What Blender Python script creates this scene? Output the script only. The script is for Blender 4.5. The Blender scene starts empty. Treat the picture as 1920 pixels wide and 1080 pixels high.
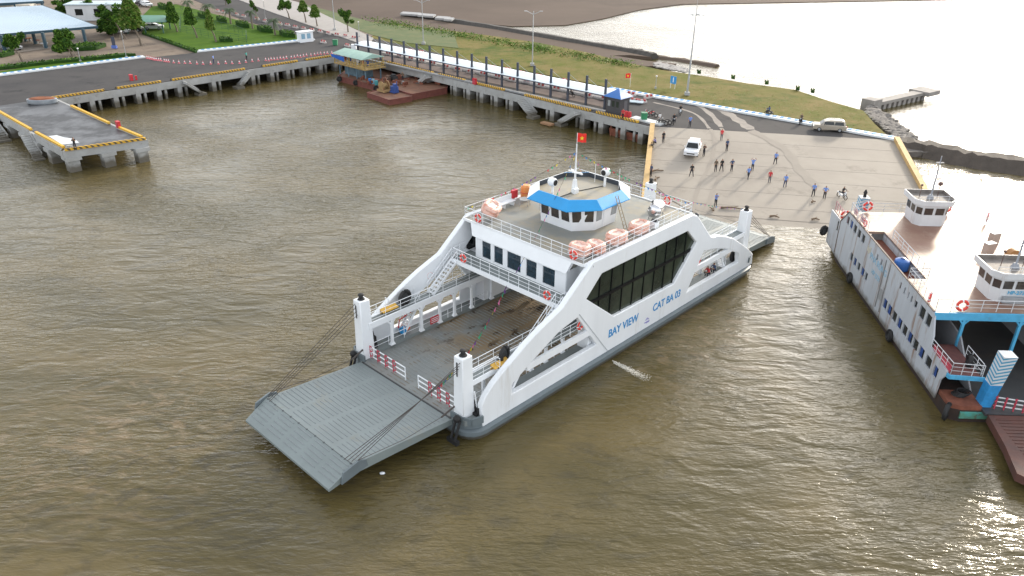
import bpy, bmesh, math, random
from mathutils import Vector, Matrix
from mathutils.geometry import tessellate_polygon
random.seed(7)
R = math.radians
SC = bpy.context.scene
COL = SC.collection

# ---------------- camera ----------------
FPX, HC = 1457.0, 34.0
PHI = math.atan(744/FPX); ROLL = math.atan(.0146)
_f = Vector((0, math.cos(PHI), -math.sin(PHI))); _r = Vector((1, 0, 0)); _u = _r.cross(_f)
_R = _r*math.cos(ROLL)+_u*math.sin(ROLL); _U = -_r*math.sin(ROLL)+_u*math.cos(ROLL)
cd = bpy.data.cameras.new('camera'); cam = bpy.data.objects.new('camera', cd); COL.objects.link(cam)
cd.sensor_width = 36; cd.lens = 36*FPX/1920; cd.clip_start = .5; cd.clip_end = 9000
cam.matrix_world = Matrix(((_R.x, _U.x, -_f.x, 0), (_R.y, _U.y, -_f.y, 0), (_R.z, _U.z, -_f.z, HC), (0, 0, 0, 1)))
SC.camera = cam

# ---------------- world, sun, exposure ----------------
VEIL = 4.6
SUN_AZ, SUN_EL = 54.0, 19.0       # azimuth counter-clockwise from +x
w = bpy.data.worlds.new('World'); SC.world = w; w.use_nodes = True
nt = w.node_tree; sky = nt.nodes.new('ShaderNodeTexSky'); sky.sky_type = 'NISHITA'; sky.sun_disc = False
sky.sun_elevation = R(SUN_EL); sky.sun_rotation = R(90-SUN_AZ); sky.dust_density = 5.0; sky.air_density = 1.0; sky.ozone_density = 2.0
bg = nt.nodes['Background']; bg.inputs[1].default_value = .15
hs = nt.nodes.new('ShaderNodeHueSaturation'); hs.inputs['Saturation'].default_value = .45; hs.inputs['Value'].default_value = .68; nt.links.new(sky.outputs[0], hs.inputs['Color'])
# thin high cloud veil: soft white layer added over the clear sky, uneven
tcw = nt.nodes.new('ShaderNodeTexCoord'); cl = nt.nodes.new('ShaderNodeTexNoise'); cl.inputs['Scale'].default_value = 2.2; cl.inputs['Detail'].default_value = 6; nt.links.new(tcw.outputs['Generated'], cl.inputs['Vector'])
cr = nt.nodes.new('ShaderNodeMapRange'); cr.inputs[1].default_value = .35; cr.inputs[2].default_value = .7; cr.inputs[3].default_value = VEIL*.75; cr.inputs[4].default_value = VEIL*1.3; nt.links.new(cl.outputs[0], cr.inputs[0])
vc = nt.nodes.new('ShaderNodeVectorMath'); vc.operation = 'SCALE'; vc.inputs[0].default_value = (.95, .97, .99); 
sz_ = nt.nodes.new('ShaderNodeSeparateXYZ'); nt.links.new(tcw.outputs['Generated'], sz_.inputs[0]); hr = nt.nodes.new('ShaderNodeMapRange'); hr.interpolation_type = 'SMOOTHSTEP'; hr.inputs[1].default_value = 0.; hr.inputs[2].default_value = .75; hr.inputs[3].default_value = 1.75; hr.inputs[4].default_value = .8; nt.links.new(sz_.outputs[2], hr.inputs[0])
hm_ = nt.nodes.new('ShaderNodeMath'); hm_.operation = 'MULTIPLY'; nt.links.new(cr.outputs[0], hm_.inputs[0]); nt.links.new(hr.outputs[0], hm_.inputs[1]); nt.links.new(hm_.outputs[0], vc.inputs['Scale'])
ad = nt.nodes.new('ShaderNodeVectorMath'); ad.operation = 'ADD'; nt.links.new(hs.outputs[0], ad.inputs[0]); nt.links.new(vc.outputs[0], ad.inputs[1])
nt.links.new(ad.outputs[0], bg.inputs[0])
sl = bpy.data.lights.new('sun', 'SUN'); sun = bpy.data.objects.new('sun', sl); COL.objects.link(sun)
sl.energy = 2.5; sl.angle = R(5); sl.color = (1, .88, .71)
sd = Vector((math.cos(R(SUN_AZ))*math.cos(R(SUN_EL)), math.sin(R(SUN_AZ))*math.cos(R(SUN_EL)), math.sin(R(SUN_EL))))
sun.rotation_euler = sd.to_track_quat('Z', 'Y').to_euler()
vs = SC.view_settings; vs.view_transform = 'Standard'; vs.look = 'None'; vs.exposure = .55; vs.gamma = 1
SC.render.engine = 'CYCLES'

# a point of the photograph carried onto a real horizontal plane of height z
def at(px, py, z=0.):
    d = _f*FPX+_R*(px-960)+_U*(540-py)
    return Vector((0, 0, HC))+d*((z-HC)/d.z)

# ---------------- materials ----------------
MATS = {}
def mat(name, col, rough=.6, metal=0., var=.12, scale=1.2, bump=0., spec=.5, col2=None, stain=None, streak=0, trans=0, tide=0):
    if name in MATS: return MATS[name]
    m = bpy.data.materials.new(name); m.use_nodes = True; n = m.node_tree; N = n.nodes; L = n.links
    b = N['Principled BSDF']; b.inputs['Roughness'].default_value = rough; b.inputs['Metallic'].default_value = metal
    b.inputs['Specular IOR Level'].default_value = spec
    if trans: b.inputs['Transmission Weight'].default_value = trans
    g = N.new('ShaderNodeNewGeometry') if streak == 0 else N.new('ShaderNodeTexCoord')
    src = g.outputs['Position'] if streak == 0 else g.outputs['Object']
    if streak:
        mp = N.new('ShaderNodeMapping'); mp.inputs['Scale'].default_value = (1, 1, .12); L.new(src, mp.inputs[0]); src = mp.outputs[0]
    t = N.new('ShaderNodeTexNoise'); t.inputs['Scale'].default_value = scale; t.inputs['Detail'].default_value = 6; t.inputs['Roughness'].default_value = .65
    L.new(src, t.inputs['Vector'])
    r = N.new('ShaderNodeMapRange'); r.inputs['From Min'].default_value = .3; r.inputs['From Max'].default_value = .7
    L.new(t.outputs[0], r.inputs[0])
    mx = N.new('ShaderNodeMix'); mx.data_type = 'RGBA'
    c2 = col2 if col2 else tuple(c*(1-var) for c in col); c1 = col if col2 else tuple(min(1, c*(1+var)) for c in col)
    mx.inputs[6].default_value = (*c1, 1); mx.inputs[7].default_value = (*c2, 1); L.new(r.outputs[0], mx.inputs[0])
    out = mx.outputs[2]
    if stain:            # (colour, scale, threshold, amount)
        t2 = N.new('ShaderNodeTexNoise'); t2.inputs['Scale'].default_value = stain[1]; t2.inputs['Detail'].default_value = 8; t2.inputs['Roughness'].default_value = .7
        L.new(src, t2.inputs['Vector'])
        r2 = N.new('ShaderNodeMapRange'); r2.inputs['From Min'].default_value = stain[2]; r2.inputs['From Max'].default_value = stain[2]+.12; r2.inputs['To Max'].default_value = stain[3]
        L.new(t2.outputs[0], r2.inputs[0])
        m2 = N.new('ShaderNodeMix'); m2.data_type = 'RGBA'; m2.inputs[7].default_value = (*stain[0], 1); L.new(out, m2.inputs[6]); L.new(r2.outputs[0], m2.inputs[0]); out = m2.outputs[2]
    L.new(out, b.inputs['Base Color'])
    if bump:
        bp = N.new('ShaderNodeBump'); bp.inputs['Strength'].default_value = bump; bp.inputs['Distance'].default_value = .05; t3 = N.new('ShaderNodeTexNoise'); t3.inputs['Scale'].default_value = scale*6; t3.inputs['Detail'].default_value = 5
        L.new(g.outputs['Position'] if streak == 0 else src, t3.inputs['Vector']); L.new(t3.outputs[0], bp.inputs['Height']); L.new(bp.outputs[0], b.inputs['Normal'])
    if tide:             # slime and wet dirt up to the high water mark, on what stands in the water
        gz = N.new('ShaderNodeNewGeometry'); sp = N.new('ShaderNodeSeparateXYZ'); L.new(gz.outputs['Position'], sp.inputs[0]); ad = N.new('ShaderNodeMath'); ad.operation = 'ADD'; L.new(sp.outputs[2], ad.inputs[0])
        tn = N.new('ShaderNodeTexNoise'); tn.inputs['Scale'].default_value = 1.3; L.new(gz.outputs['Position'], tn.inputs['Vector']); ms = N.new('ShaderNodeMath'); ms.operation = 'MULTIPLY'; ms.inputs[1].default_value = -tide*.9; L.new(tn.outputs[0], ms.inputs[0]); L.new(ms.outputs[0], ad.inputs[1])
        rz_ = N.new('ShaderNodeMapRange'); rz_.inputs[1].default_value = tide*.15; rz_.inputs[2].default_value = tide*.7; rz_.inputs[3].default_value = .8; rz_.inputs[4].default_value = 0; L.new(ad.outputs[0], rz_.inputs[0])
        m3 = N.new('ShaderNodeMix'); m3.data_type = 'RGBA'; m3.inputs[7].default_value = (.07, .055, .03, 1); L.new(b.inputs['Base Color'].links[0].from_socket, m3.inputs[6]); L.new(rz_.outputs[0], m3.inputs[0]); L.new(m3.outputs[2], b.inputs['Base Color'])
    MATS[name] = m; return m

WHITE = mat('white_paint', (.80, .83, .86), .38, var=.04, scale=.6)
WHITE2 = mat('weathered_white_paint', (.62, .64, .66), .55, var=.08, scale=.8, stain=((.22, .10, .05), 1.1, .60, .55), streak=1)
PANELW = mat('side_panel_white', (.78, .81, .84), .4, var=.05, scale=.35, stain=((.50, .47, .42), .9, .58, .35), streak=1)
GREY = mat('hull_grey_paint', (.135, .165, .18), .5, var=.12, scale=.8, tide=.28)
BLUE = mat('sky_blue_paint', (.02, .29, .64), .45, var=.08, scale=1)
BLUE2 = mat('light_blue_paint', (.08, .38, .62), .5, var=.15, scale=1.5, stain=((.15, .08, .05), 2, .62, .6))
BLACK = mat('black_rubber', (.015, .015, .016), .7, var=.3, scale=4)
DARK = mat('dark_steel', (.04, .042, .045), .5, var=.3, scale=3)
RED = mat('red_paint', (.52, .03, .04), .5, var=.12, scale=3)
RAILRED = mat('faded_red_paint', (.45, .05, .08), .5, var=.15, scale=4)
ORANGE = mat('orange_plastic', (.75, .16, .06), .5, var=.1, scale=4)
YELLOW = mat('yellow_paint', (.62, .36, .05), .55, var=.15, scale=2)
RUST = mat('rusty_steel', (.18, .06, .035), .8, var=.35, scale=1.5, bump=.3)
GLASS = mat('tinted_glass', (.008, .012, .014), .05, var=.4, scale=.8, spec=.5)
GLASS_REFL = mat('glass_painted_reflection', (.004, .007, .008), .06, scale=.22, col2=(.05, .065, .045), spec=.3)  # dark pane; greenish reflections painted into its colour by noise
STEEL = mat('galvanised_steel', (.42, .44, .46), .4, .6, var=.1, scale=3)
WIRE = mat('wire_rope', (.06, .05, .045), .7, var=.2)
TEXTB = mat('blue_lettering', (.03, .25, .55), .5, var=.04)

# ---------------- mesh helpers ----------------
class MB:
    def __init__(s): s.v = []; s.f = []; s.sm = []
    def _add(s, vs_, fs, smooth=False):
        o = len(s.v); s.v += [tuple(v) for v in vs_]; s.f += [tuple(i+o for i in f) for f in fs]; s.sm += [smooth]*len(fs); return s
    def box(s, c, d, rz=0., taper=1., rx=0.):
        cx, cy, cz = c; x, y, z = d[0]/2, d[1]/2, d[2]/2; P = []
        for k, t in ((-z, 1.), (z, taper)):
            for a, b in ((-x, -y), (x, -y), (x, y), (-x, y)): P.append(Vector((a*t, b*t, k)))
        M = Matrix.Rotation(rz, 3, 'Z') @ Matrix.Rotation(rx, 3, 'X')
        return s._add([(M@p)+Vector(c) for p in P], [(0, 3, 2, 1), (4, 5, 6, 7), (0, 1, 5, 4), (1, 2, 6, 5), (2, 3, 7, 6), (3, 0, 4, 7)])
    def beam(s, a, b, wd, ht):       # rectangular bar from a to b
        a, b = Vector(a), Vector(b); d = (b-a)
        if d.length < 1e-5: return s
        d.normalize(); side = d.cross(Vector((0, 0, 1)))
        side = side.normalized() if side.length > 1e-3 else Vector((1, 0, 0))
        up = side.cross(d)
        P = [p+side*i*wd/2+up*j*ht/2 for p in (a, b) for i, j in ((-1, -1), (1, -1), (1, 1), (-1, 1))]
        return s._add(P, [(0, 3, 2, 1), (4, 5, 6, 7), (0, 1, 5, 4), (1, 2, 6, 5), (2, 3, 7, 6), (3, 0, 4, 7)])
    def tube(s, pts, r, n=6, r2=None, cap=True, closed=False):
        pts = [Vector(p) for p in pts]; m = len(pts); V = []; F = []
        ref = None
        for i, p in enumerate(pts):
            if closed: d = pts[(i+1) % m]-pts[i-1]
            else: d = pts[min(i+1, m-1)]-pts[max(i-1, 0)]
            d.normalize()
            if ref is None: ref = Vector((0, 0, 1)) if abs(d.z) < .9 else Vector((1, 0, 0))
            a = d.cross(ref)
            if a.length < 1e-3: a = d.cross(Vector((1, 0, 0)))
            a.normalize(); b = d.cross(a)
            rr = r if r2 is None else r+(r2-r)*i/(m-1)
            for k in range(n):
                t = 2*math.pi*k/n; V.append(p+a*math.cos(t)*rr+b*math.sin(t)*rr)
        for i in range(m if closed else m-1):
            j = (i+1) % m
            for k in range(n): F.append((i*n+k, i*n+(k+1) % n, j*n+(k+1) % n, j*n+k))
        if cap and not closed: F.append(tuple(range(n))[::-1]); F.append(tuple(range((m-1)*n, m*n)))
        return s._add(V, F, n > 5)
    def lathe(s, c, prof, n=12, ax='z', M=None):   # prof: (radius, height)
        V = []; F = []; c = Vector(c)
        for r_, h in prof:
            for k in range(n):
                t = 2*math.pi*k/n; p = Vector((r_*math.cos(t), r_*math.sin(t), h))
                if ax == 'x': p = Vector((p.z, p.x, p.y))
                if ax == 'y': p = Vector((p.x, p.z, p.y))
                if M: p = M@p
                V.append(p+c)
        for i in range(len(prof)-1):
            for k in range(n): F.append((i*n+k, i*n+(k+1) % n, (i+1)*n+(k+1) % n, (i+1)*n+k))
        F.append(tuple(range(n))[::-1]); F.append(tuple(range((len(prof)-1)*n, len(prof)*n)))
        return s._add(V, F, True)
    def ball(s, c, r, n=8, sq=(1, 1, 1)):
        V = []; F = []; m = n//2+1
        for i in range(1, m):
            a = math.pi*i/m
            for k in range(n):
                t = 2*math.pi*k/n; V.append(Vector(c)+Vector((r*math.sin(a)*math.cos(t)*sq[0], r*math.sin(a)*math.sin(t)*sq[1], r*math.cos(a)*sq[2])))
        top = len(V); V.append(Vector(c)+Vector((0, 0, r*sq[2]))); V.append(Vector(c)-Vector((0, 0, r*sq[2])))
        for i in range(m-2):
            for k in range(n): F.append((i*n+k, (i+1)*n+k, (i+1)*n+(k+1) % n, i*n+(k+1) % n))
        for k in range(n): F.append((top, k, (k+1) % n)); F.append((top+1, (m-2)*n+(k+1) % n, (m-2)*n+k))
        return s._add(V, F, True)
    def quad(s, *p): return s._add(p, [tuple(range(len(p)))])
    def slab(s, poly, z0, z1):        # polygon in plan, solid between z0 and z1 (numbers or per-vertex function)
        f0 = z0 if callable(z0) else (lambda x, y: z0); f1 = z1 if callable(z1) else (lambda x, y: z1)
        n = len(poly); V = [Vector((p[0], p[1], f0(p[0], p[1]))) for p in poly]+[Vector((p[0], p[1], f1(p[0], p[1]))) for p in poly]
        tri = tessellate_polygon([[Vector((p[0], p[1], 0)) for p in poly]])
        F = []
        for t in tri: F.append(tuple(t)); F.append(tuple(i+n for i in t))
        for i in range(n): j = (i+1) % n; F.append((i, j, j+n, i+n))
        return s._add(V, F)
    def cutout(s, outer, holes, fn0, fn1):   # plate with holes; fn0/fn1 map (a,b) to the two faces
        loops = [outer]+holes; flat = [p for l in loops for p in l]; n = len(flat)
        tri = tessellate_polygon([[Vector((p[0], p[1], 0)) for p in l] for l in loops])
        V = [Vector(fn0(*p)) for p in flat]+[Vector(fn1(*p)) for p in flat]; F = []
        for t in tri: F.append(tuple(t)); F.append(tuple(i+n for i in t))
        o = 0
        for l in loops:
            k = len(l)
            for i in range(k): j = (i+1) % k; F.append((o+i, o+j, o+j+n, o+i+n))
            o += k
        return s._add(V, F)
    def loft(s, A_, B_, cap=False):        # ring A to ring B
        n = len(A_); F = [(i, (i+1) % n, (i+1) % n+n, i+n) for i in range(n)]
        if cap: F += [tuple(range(n))[::-1], tuple(range(n, 2*n))]
        return s._add(list(A_)+list(B_), F)
    def build(s, name, m, parent=None, mats=None, midx=None):
        me = bpy.data.meshes.new(name); me.from_pydata(s.v, [], s.f)
        if mats:
            for x in mats: me.materials.append(x)
            me.polygons.foreach_set('material_index', midx)
        else: me.materials.append(m)
        me.polygons.foreach_set('use_smooth', s.sm)
        bm = bmesh.new(); bm.from_mesh(me); bmesh.ops.recalc_face_normals(bm, faces=bm.faces); bm.to_mesh(me); bm.free()
        try: me.set_sharp_from_angle(angle=R(38))
        except Exception: pass
        me.update(); o = bpy.data.objects.new(name, me); COL.objects.link(o)
        if parent: o.parent = parent
        return o

def tag(o, label=None, cat=None, group=None, kind=None):
    if label: o['label'] = label
    if cat: o['category'] = cat
    if group: o['group'] = group
    if kind: o['kind'] = kind
    return o
def empty(name, loc, rz=0., label=None, cat=None, group=None):
    o = bpy.data.objects.new(name, None); COL.objects.link(o); o.location = loc; o.rotation_euler = (0, 0, rz); o.empty_display_size = .2
    return tag(o, label, cat, group)
CH = {}
def kids(o): return [c for c in bpy.data.objects if c.parent == o]
def dup(root, loc, rz=None, label=None, group=None, sc=None):
    def cp(o, par):
        c = o.copy(); COL.objects.link(c)
        if par: c.parent = par
        for k in KC.get(o.name) or KC.setdefault(o.name, kids(o)): cp(k, c)
        return c
    r = cp(root, None); r.location = loc
    if rz is not None: r.rotation_euler = (0, 0, rz)
    if sc: r.scale = sc
    if label: r['label'] = label
    if group: r['group'] = group
    return r
KC = {}
class Series:     # first placement moves the prototype, later ones copy it
    def __init__(s, proto): s.p = proto; s.used = False
    def put(s, loc, rz=0., label=None, group=None, sc=None):
        if not s.used:
            s.used = True; o = s.p; o.location = loc; o.rotation_euler = (0, 0, rz)
            if sc: o.scale = sc
            if label: o['label'] = label
            if group: o['group'] = group
            return o
        return dup(s.p, loc, rz, label, group, sc)
def text(txt, size, m, parent, mtx, name='lettering', ext=.012, off=.012, sx=1.):
    c = bpy.data.curves.new('t', 'FONT'); c.body = txt; c.size = size; c.extrude = ext; c.offset = off; c.align_x = 'LEFT'
    t = bpy.data.objects.new('t', c); COL.objects.link(t); dg = bpy.context.evaluated_depsgraph_get(); dg.update()
    me = bpy.data.meshes.new_from_object(t.evaluated_get(dg)); bpy.data.objects.remove(t); bpy.data.curves.remove(c)
    me.transform(Matrix.Diagonal((sx, 1, 1, 1))); me.transform(mtx); me.materials.clear(); me.materials.append(m); me.name = name
    o = bpy.data.objects.new(name, me); COL.objects.link(o)
    if parent: o.parent = parent
    return o
def rail(mb, pts, h=1.0, sp=1.5, r=.028, bars=3, post=True):
    pts = [Vector(p) for p in pts]
    for k in range(1, bars+1):
        mb.tube([p+Vector((0, 0, h*k/bars)) for p in pts], r*(1.15 if k == bars else .7), 4)
    if post:
        for a, b in zip(pts[:-1], pts[1:]):
            n = max(1, round((b-a).length/sp))
            for i in range(n+1):
                p = a.lerp(b, i/n); mb.tube([p, p+Vector((0, 0, h))], r, 4)
    return mb
# ================= SETTING =================
def proj(p):
    q = Vector(p)-Vector((0, 0, HC)); k = q.dot(_f); return 960+FPX*q.dot(_R)/k, 540-FPX*q.dot(_U)/k
QZ = 3.0; KQ = 31/31.9
QC = Vector((-35.9*KQ, 173.2*KQ, 0)); QA = Vector((.7254, -.6884, 0)); QB = Vector((.6884, .7254, 0))
def QE(a, b, z=QZ): p = Q(0, 0).lerp(S1, a/ES_)+QB*b; return Vector((p.x, p.y, z))
def Q(a, b, z=QZ): p = QC+QA*a*KQ+QB*b*KQ; return Vector((p.x, p.y, z))
def solve(fn, px, lo, hi):
    s = 1 if proj(fn(hi))[0] > proj(fn(lo))[0] else -1
    for _ in range(40):
        m = (lo+hi)/2
        if (proj(fn(m))[0]-px)*s > 0: hi = m
        else: lo = m
    return lo
onN = lambda px: solve(lambda b: Q(0, b), px, -95, 0)
onE = lambda px: solve(lambda a: QE(a, 0), px, 0, 90)
S1 = at(1223, 237, QZ); ES_ = (S1-QC).dot(QA)/KQ

# ---- water ----
def water_mat():
    m = bpy.data.materials.new('river_water'); m.use_nodes = True; n = m.node_tree; N = n.nodes; L = n.links; b = N['Principled BSDF']
    b.inputs['Roughness'].default_value = .14; b.inputs['Specular IOR Level'].default_value = .62; b.inputs['IOR'].default_value = 1.33
    g = N.new('ShaderNodeNewGeometry')
    def noise(sc, det, dist=0., stretch=(1, 1, 1), rot=0., rough=.5):
        mp = N.new('ShaderNodeMapping'); mp.inputs['Scale'].default_value = stretch; mp.inputs['Rotation'].default_value = (0, 0, rot); L.new(g.outputs['Position'], mp.inputs[0])
        t = N.new('ShaderNodeTexNoise'); t.inputs['Scale'].default_value = sc; t.inputs['Detail'].default_value = det; t.inputs['Distortion'].default_value = dist; t.inputs['Roughness'].default_value = rough
        L.new(mp.outputs[0], t.inputs['Vector']); return t.outputs[0]
    big = noise(.035, 5, 1.6, (1, 1.6, 1), R(40)); mid = noise(.16, 6, 2.5, (1, 1.8, 1), R(35), .6)
    def rng(x, a, b_, c=0., d=1.):
        r = N.new('ShaderNodeMapRange'); r.inputs[1].default_value = a; r.inputs[2].default_value = b_; r.inputs[3].default_value = c; r.inputs[4].default_value = d; L.new(x, r.inputs[0]); return r.outputs[0]
    def mix(f, a, b_):
        x = N.new('ShaderNodeMix'); x.data_type = 'RGBA'
        for i, s in ((6, a), (7, b_)):
            if isinstance(s, tuple): x.inputs[i].default_value = (*s, 1)
            else: L.new(s, x.inputs[i])
        L.new(f, x.inputs[0]); return x.outputs[2]
    c = mix(rng(big, .38, .62), (.076, .061, .022), (.112, .087, .036))
    c = mix(rng(mid, .52, .72, 0, .5), c, (.040, .036, .022))
    c = mix(rng(noise(.5, 6, 1.5, (1, 2.5, 1), R(50), .65), .6, .75, 0, .30), c, (.19, .165, .11))
    # silt stirred up by the propellers: pale brown swirls near the ferry only
    def spot(p, rad):
        d = N.new('ShaderNodeVectorMath'); d.operation = 'DISTANCE'; L.new(g.outputs['Position'], d.inputs[0]); d.inputs[1].default_value = p; return rng(d.outputs['Value'], rad*.25, rad, 1, 0)
    a1 = spot(tuple(at(230, 800)), 15); a2 = spot(tuple(at(1290, 620)), 15); mx_ = N.new('ShaderNodeMath'); mx_.operation = 'MAXIMUM'; L.new(a1, mx_.inputs[0]); L.new(a2, mx_.inputs[1])
    sw = rng(noise(.22, 7, 3.2, (1, 2.2, 1), R(48), .62), .50, .66, 0, .85); ml = N.new('ShaderNodeMath'); ml.operation = 'MULTIPLY'; L.new(sw, ml.inputs[0]); L.new(mx_.outputs[0], ml.inputs[1])
    c = mix(ml.outputs[0], c, (.17, .125, .068))
    sw2 = rng(noise(.18, 6, 3.5, (1, 2., 1), R(-30), .6), .50, .64, 0, .7); ml2 = N.new('ShaderNodeMath'); ml2.operation = 'MULTIPLY'; L.new(sw2, ml2.inputs[0]); L.new(spot(tuple(at(420, 880)), 17), ml2.inputs[1])
    c = mix(ml2.outputs[0], c, (.050, .043, .026))
    L.new(c, b.inputs['Base Color'])
    # wind ripples: crests run roughly across the view
    def bump(h, st, dist, nrm=None):
        x = N.new('ShaderNodeBump'); x.inputs['Strength'].default_value = st; x.inputs['Distance'].default_value = dist; L.new(h, x.inputs['Height'])
        if nrm: L.new(nrm, x.inputs['Normal'])
        return x.outputs[0]
    r1 = noise(1.7, 3, .6, (.45, 1.4, 1), R(-16), .5); r2 = noise(4.2, 2, .4, (.5, 1.4, 1), R(-8)); r3 = noise(.42, 2, .8, (.6, 1.4, 1), R(18))
    calm = rng(noise(.03, 3, 1.2), .36, .62, .25, 1.15)
    mm = N.new('ShaderNodeMath'); mm.operation = 'MULTIPLY'; L.new(r1, mm.inputs[0]); L.new(calm, mm.inputs[1])
    mm2 = N.new('ShaderNodeMath'); mm2.operation = 'MULTIPLY'; L.new(r2, mm2.inputs[0]); L.new(calm, mm2.inputs[1])
    nn = bump(r3, .6, .28); nn = bump(mm.outputs[0], 1., .12, nn); nn = bump(mm2.outputs[0], 1., .055, nn)
    L.new(nn, b.inputs['Normal'])
    return m
WATER = water_mat()
mb = MB(); mb.quad((-4000, -300, 0), (4000, -300, 0), (4000, 7000, 0), (-4000, 7000, 0))
tag(mb.build('river_water', WATER), kind='structure')

# ---- ground materials ----
MUD = mat('mud', (.095, .072, .058), .8, var=.1, scale=.03, col2=(.125, .095, .076), stain=((.07, .054, .045), .02, .55, .6), bump=.2, spec=.08)
SOIL = mat('dusty_soil', (.23, .19, .15), .9, scale=.25, col2=(.17, .135, .11), stain=((.10, .085, .07), .5, .56, .7), bump=.3, spec=.1)
ASPH = mat('asphalt', (.058, .057, .059), .9, scale=.12, col2=(.085, .081, .08), stain=((.032, .032, .035), .22, .56, .7), bump=.1, spec=.12)
CONC = mat('slipway_concrete', (.33, .295, .25), .8, scale=.15, col2=(.26, .23, .195), stain=((.17, .148, .122), .22, .56, .7), bump=.2)
QCONC = mat('quay_concrete', (.40, .41, .41), .85, scale=.5, col2=(.30, .30, .29), stain=((.16, .14, .11), .9, .58, .7), bump=.3, tide=1.1)
PAVE = mat('pale_paving', (.34, .32, .30), .8, scale=.6, col2=(.28, .26, .25))
GRASS = mat('lawn_grass', (.04, .10, .008), .95, scale=.3, col2=(.075, .14, .01), stain=((.022, .06, .008), .35, .58, .7), bump=.6, spec=.1)
FIELD = mat('rough_field', (.10, .115, .018), .95, scale=.22, col2=(.21, .16, .065), stain=((.045, .085, .012), .07, .50, .85), bump=.8, spec=.1)
LAWN2 = mat('scrub_grass', (.05, .09, .02), .95, scale=.3, col2=(.11, .12, .04), bump=.5)
ROCK = mat('dark_stone', (.10, .09, .08), .9, scale=1.5, col2=(.17, .155, .14), bump=.8)

P2 = lambda L_, z: [at(x, y, z) for x, y in L_]
tag(MB().slab(P2([(-2600, 60), (-900, 160), (-300, 160), (300, 70), (600, 50), (760, 38), (860, 40), (960, 49), (1060, 47), (1130, 35), (1200, 18), (1280, 7.5), (1500, 4), (1920, -3), (2600, -14), (3000, -22), (3000, -110), (-2600, -150)], .2), -1, .2).build('mud_flat', MUD), kind='structure')
# tidal bank between the field and the channel
tag(MB().slab(P2([(420, 20), (700, 33), (755, 29), (850, 44), (930, 55), (1000, 68), (1100, 84), (1170, 97), (1222, 107), (1180, 103), (1150, 104), (1215, 114), (1268, 119), (1255, 124), (1200, 124), (1150, 150), (700, 90)], .7), -1, .7).build('bank', MUD), kind='structure')
fieldpts = [(690, 40), (760, 47), (850, 58), (930, 68), (1010, 80), (1100, 98), (1180, 118), (1240, 131), (1330, 144), (1400, 156), (1490, 168), (1560, 191), (1618, 207), (1640, 232), (1662, 252), (1600, 243), (1400, 211), (1200, 174), (1140, 163), (1000, 135), (700, 80)]
tag(MB().slab(P2(fieldpts, QZ-.1), -1, QZ-.1).build('field', FIELD), kind='structure')
tag(MB().slab([at(x, y, QZ-.06) for x, y in [(-900, 220), (-60, 178), (120, 150), (640, 95), (700, 66), (560, 14), (520, -12), (300, -60), (-900, -60)]], -1, QZ-.06).build('yard_ground', SOIL), kind='structure')
tag(MB().slab(P2([(430, -20), (560, 16), (700, 66), (760, 80), (860, 90), (850, 60), (700, 42), (560, 5), (480, -22)], QZ-.01), QZ-.2, QZ-.01).build('grass_verge', LAWN2), kind='structure')
# asphalt quay: deck slab with hollow underside in front of a retaining face
kerbE = [(1676, 262), (1600, 247), (1400, 213), (1200, 178), (1140, 167)]
S1 = at(1223, 237, QZ); S2 = at(1680, 263, QZ)
edgeW = Q(0, -96)
asph = [edgeW, Q(0, 0), S1, S2]+[at(x, y, QZ) for x, y in kerbE[1:]]+[at(x, y, QZ) for x, y in [(1000, 140), (700, 72), (560, 22), (430, -14), (330, -40), (290, -30), (450, 35), (585, 77), (372, 98), (272, 109), (0, 143), (-300, 175)]]
tag(MB().slab(asph, QZ-.9, QZ).build('quay_road', ASPH), kind='structure')
tag(MB().slab(P2([(395, -20), (470, -20), (560, 5), (700, 72), (690, 88), (600, 55), (500, 20)], QZ+.012), QZ-.1, QZ+.13).build('pavement', PAVE), kind='structure')
back = [Q(-7, -96), Q(-7, 7), S1+Vector((3.6, 5, 0)), S2+Vector((0, 3, 0)), at(1400, 216, QZ), at(1000, 141, QZ), at(600, 50, QZ), at(300, 60, QZ), at(-300, 130, QZ)]
tag(MB().slab(back, -1.5, QZ-.95).build('quay_retaining_bank', ROCK), kind='structure')
# slipway
sdir = (S2-S1).normalized(); sn = Vector((sdir.y, -sdir.x, 0))   # points down towards the water
wl = at(1400, 419, 0); SLK = QZ/((wl-S1).dot(sn))
def slz(x, y): return QZ-SLK*((Vector((x, y, 0))-Vector((S1.x, S1.y, 0))).dot(sn))
def ats(px, py):
    d = _f*FPX+_R*(px-960)+_U*(540-py); o = Vector((0, 0, HC)); t = 50.
    lo, hi = .001, 1.
    for _ in range(50):
        m = (lo+hi)/2; p = o+d*m
        if p.z > slz(p.x, p.y): lo = m
        else: hi = m
    return o+d*lo
sl0 = [S1+sn*.02, S2+sn*.02, S2+sn*52-sdir*1.8, S1+sn*52-sdir*1.0]
slm = CONC
sp = MB().slab([(p.x, p.y) for p in sl0], -4, lambda x, y: slz(x, y)-.004).build('slipway', slm); tag(sp, kind='structure')
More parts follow.
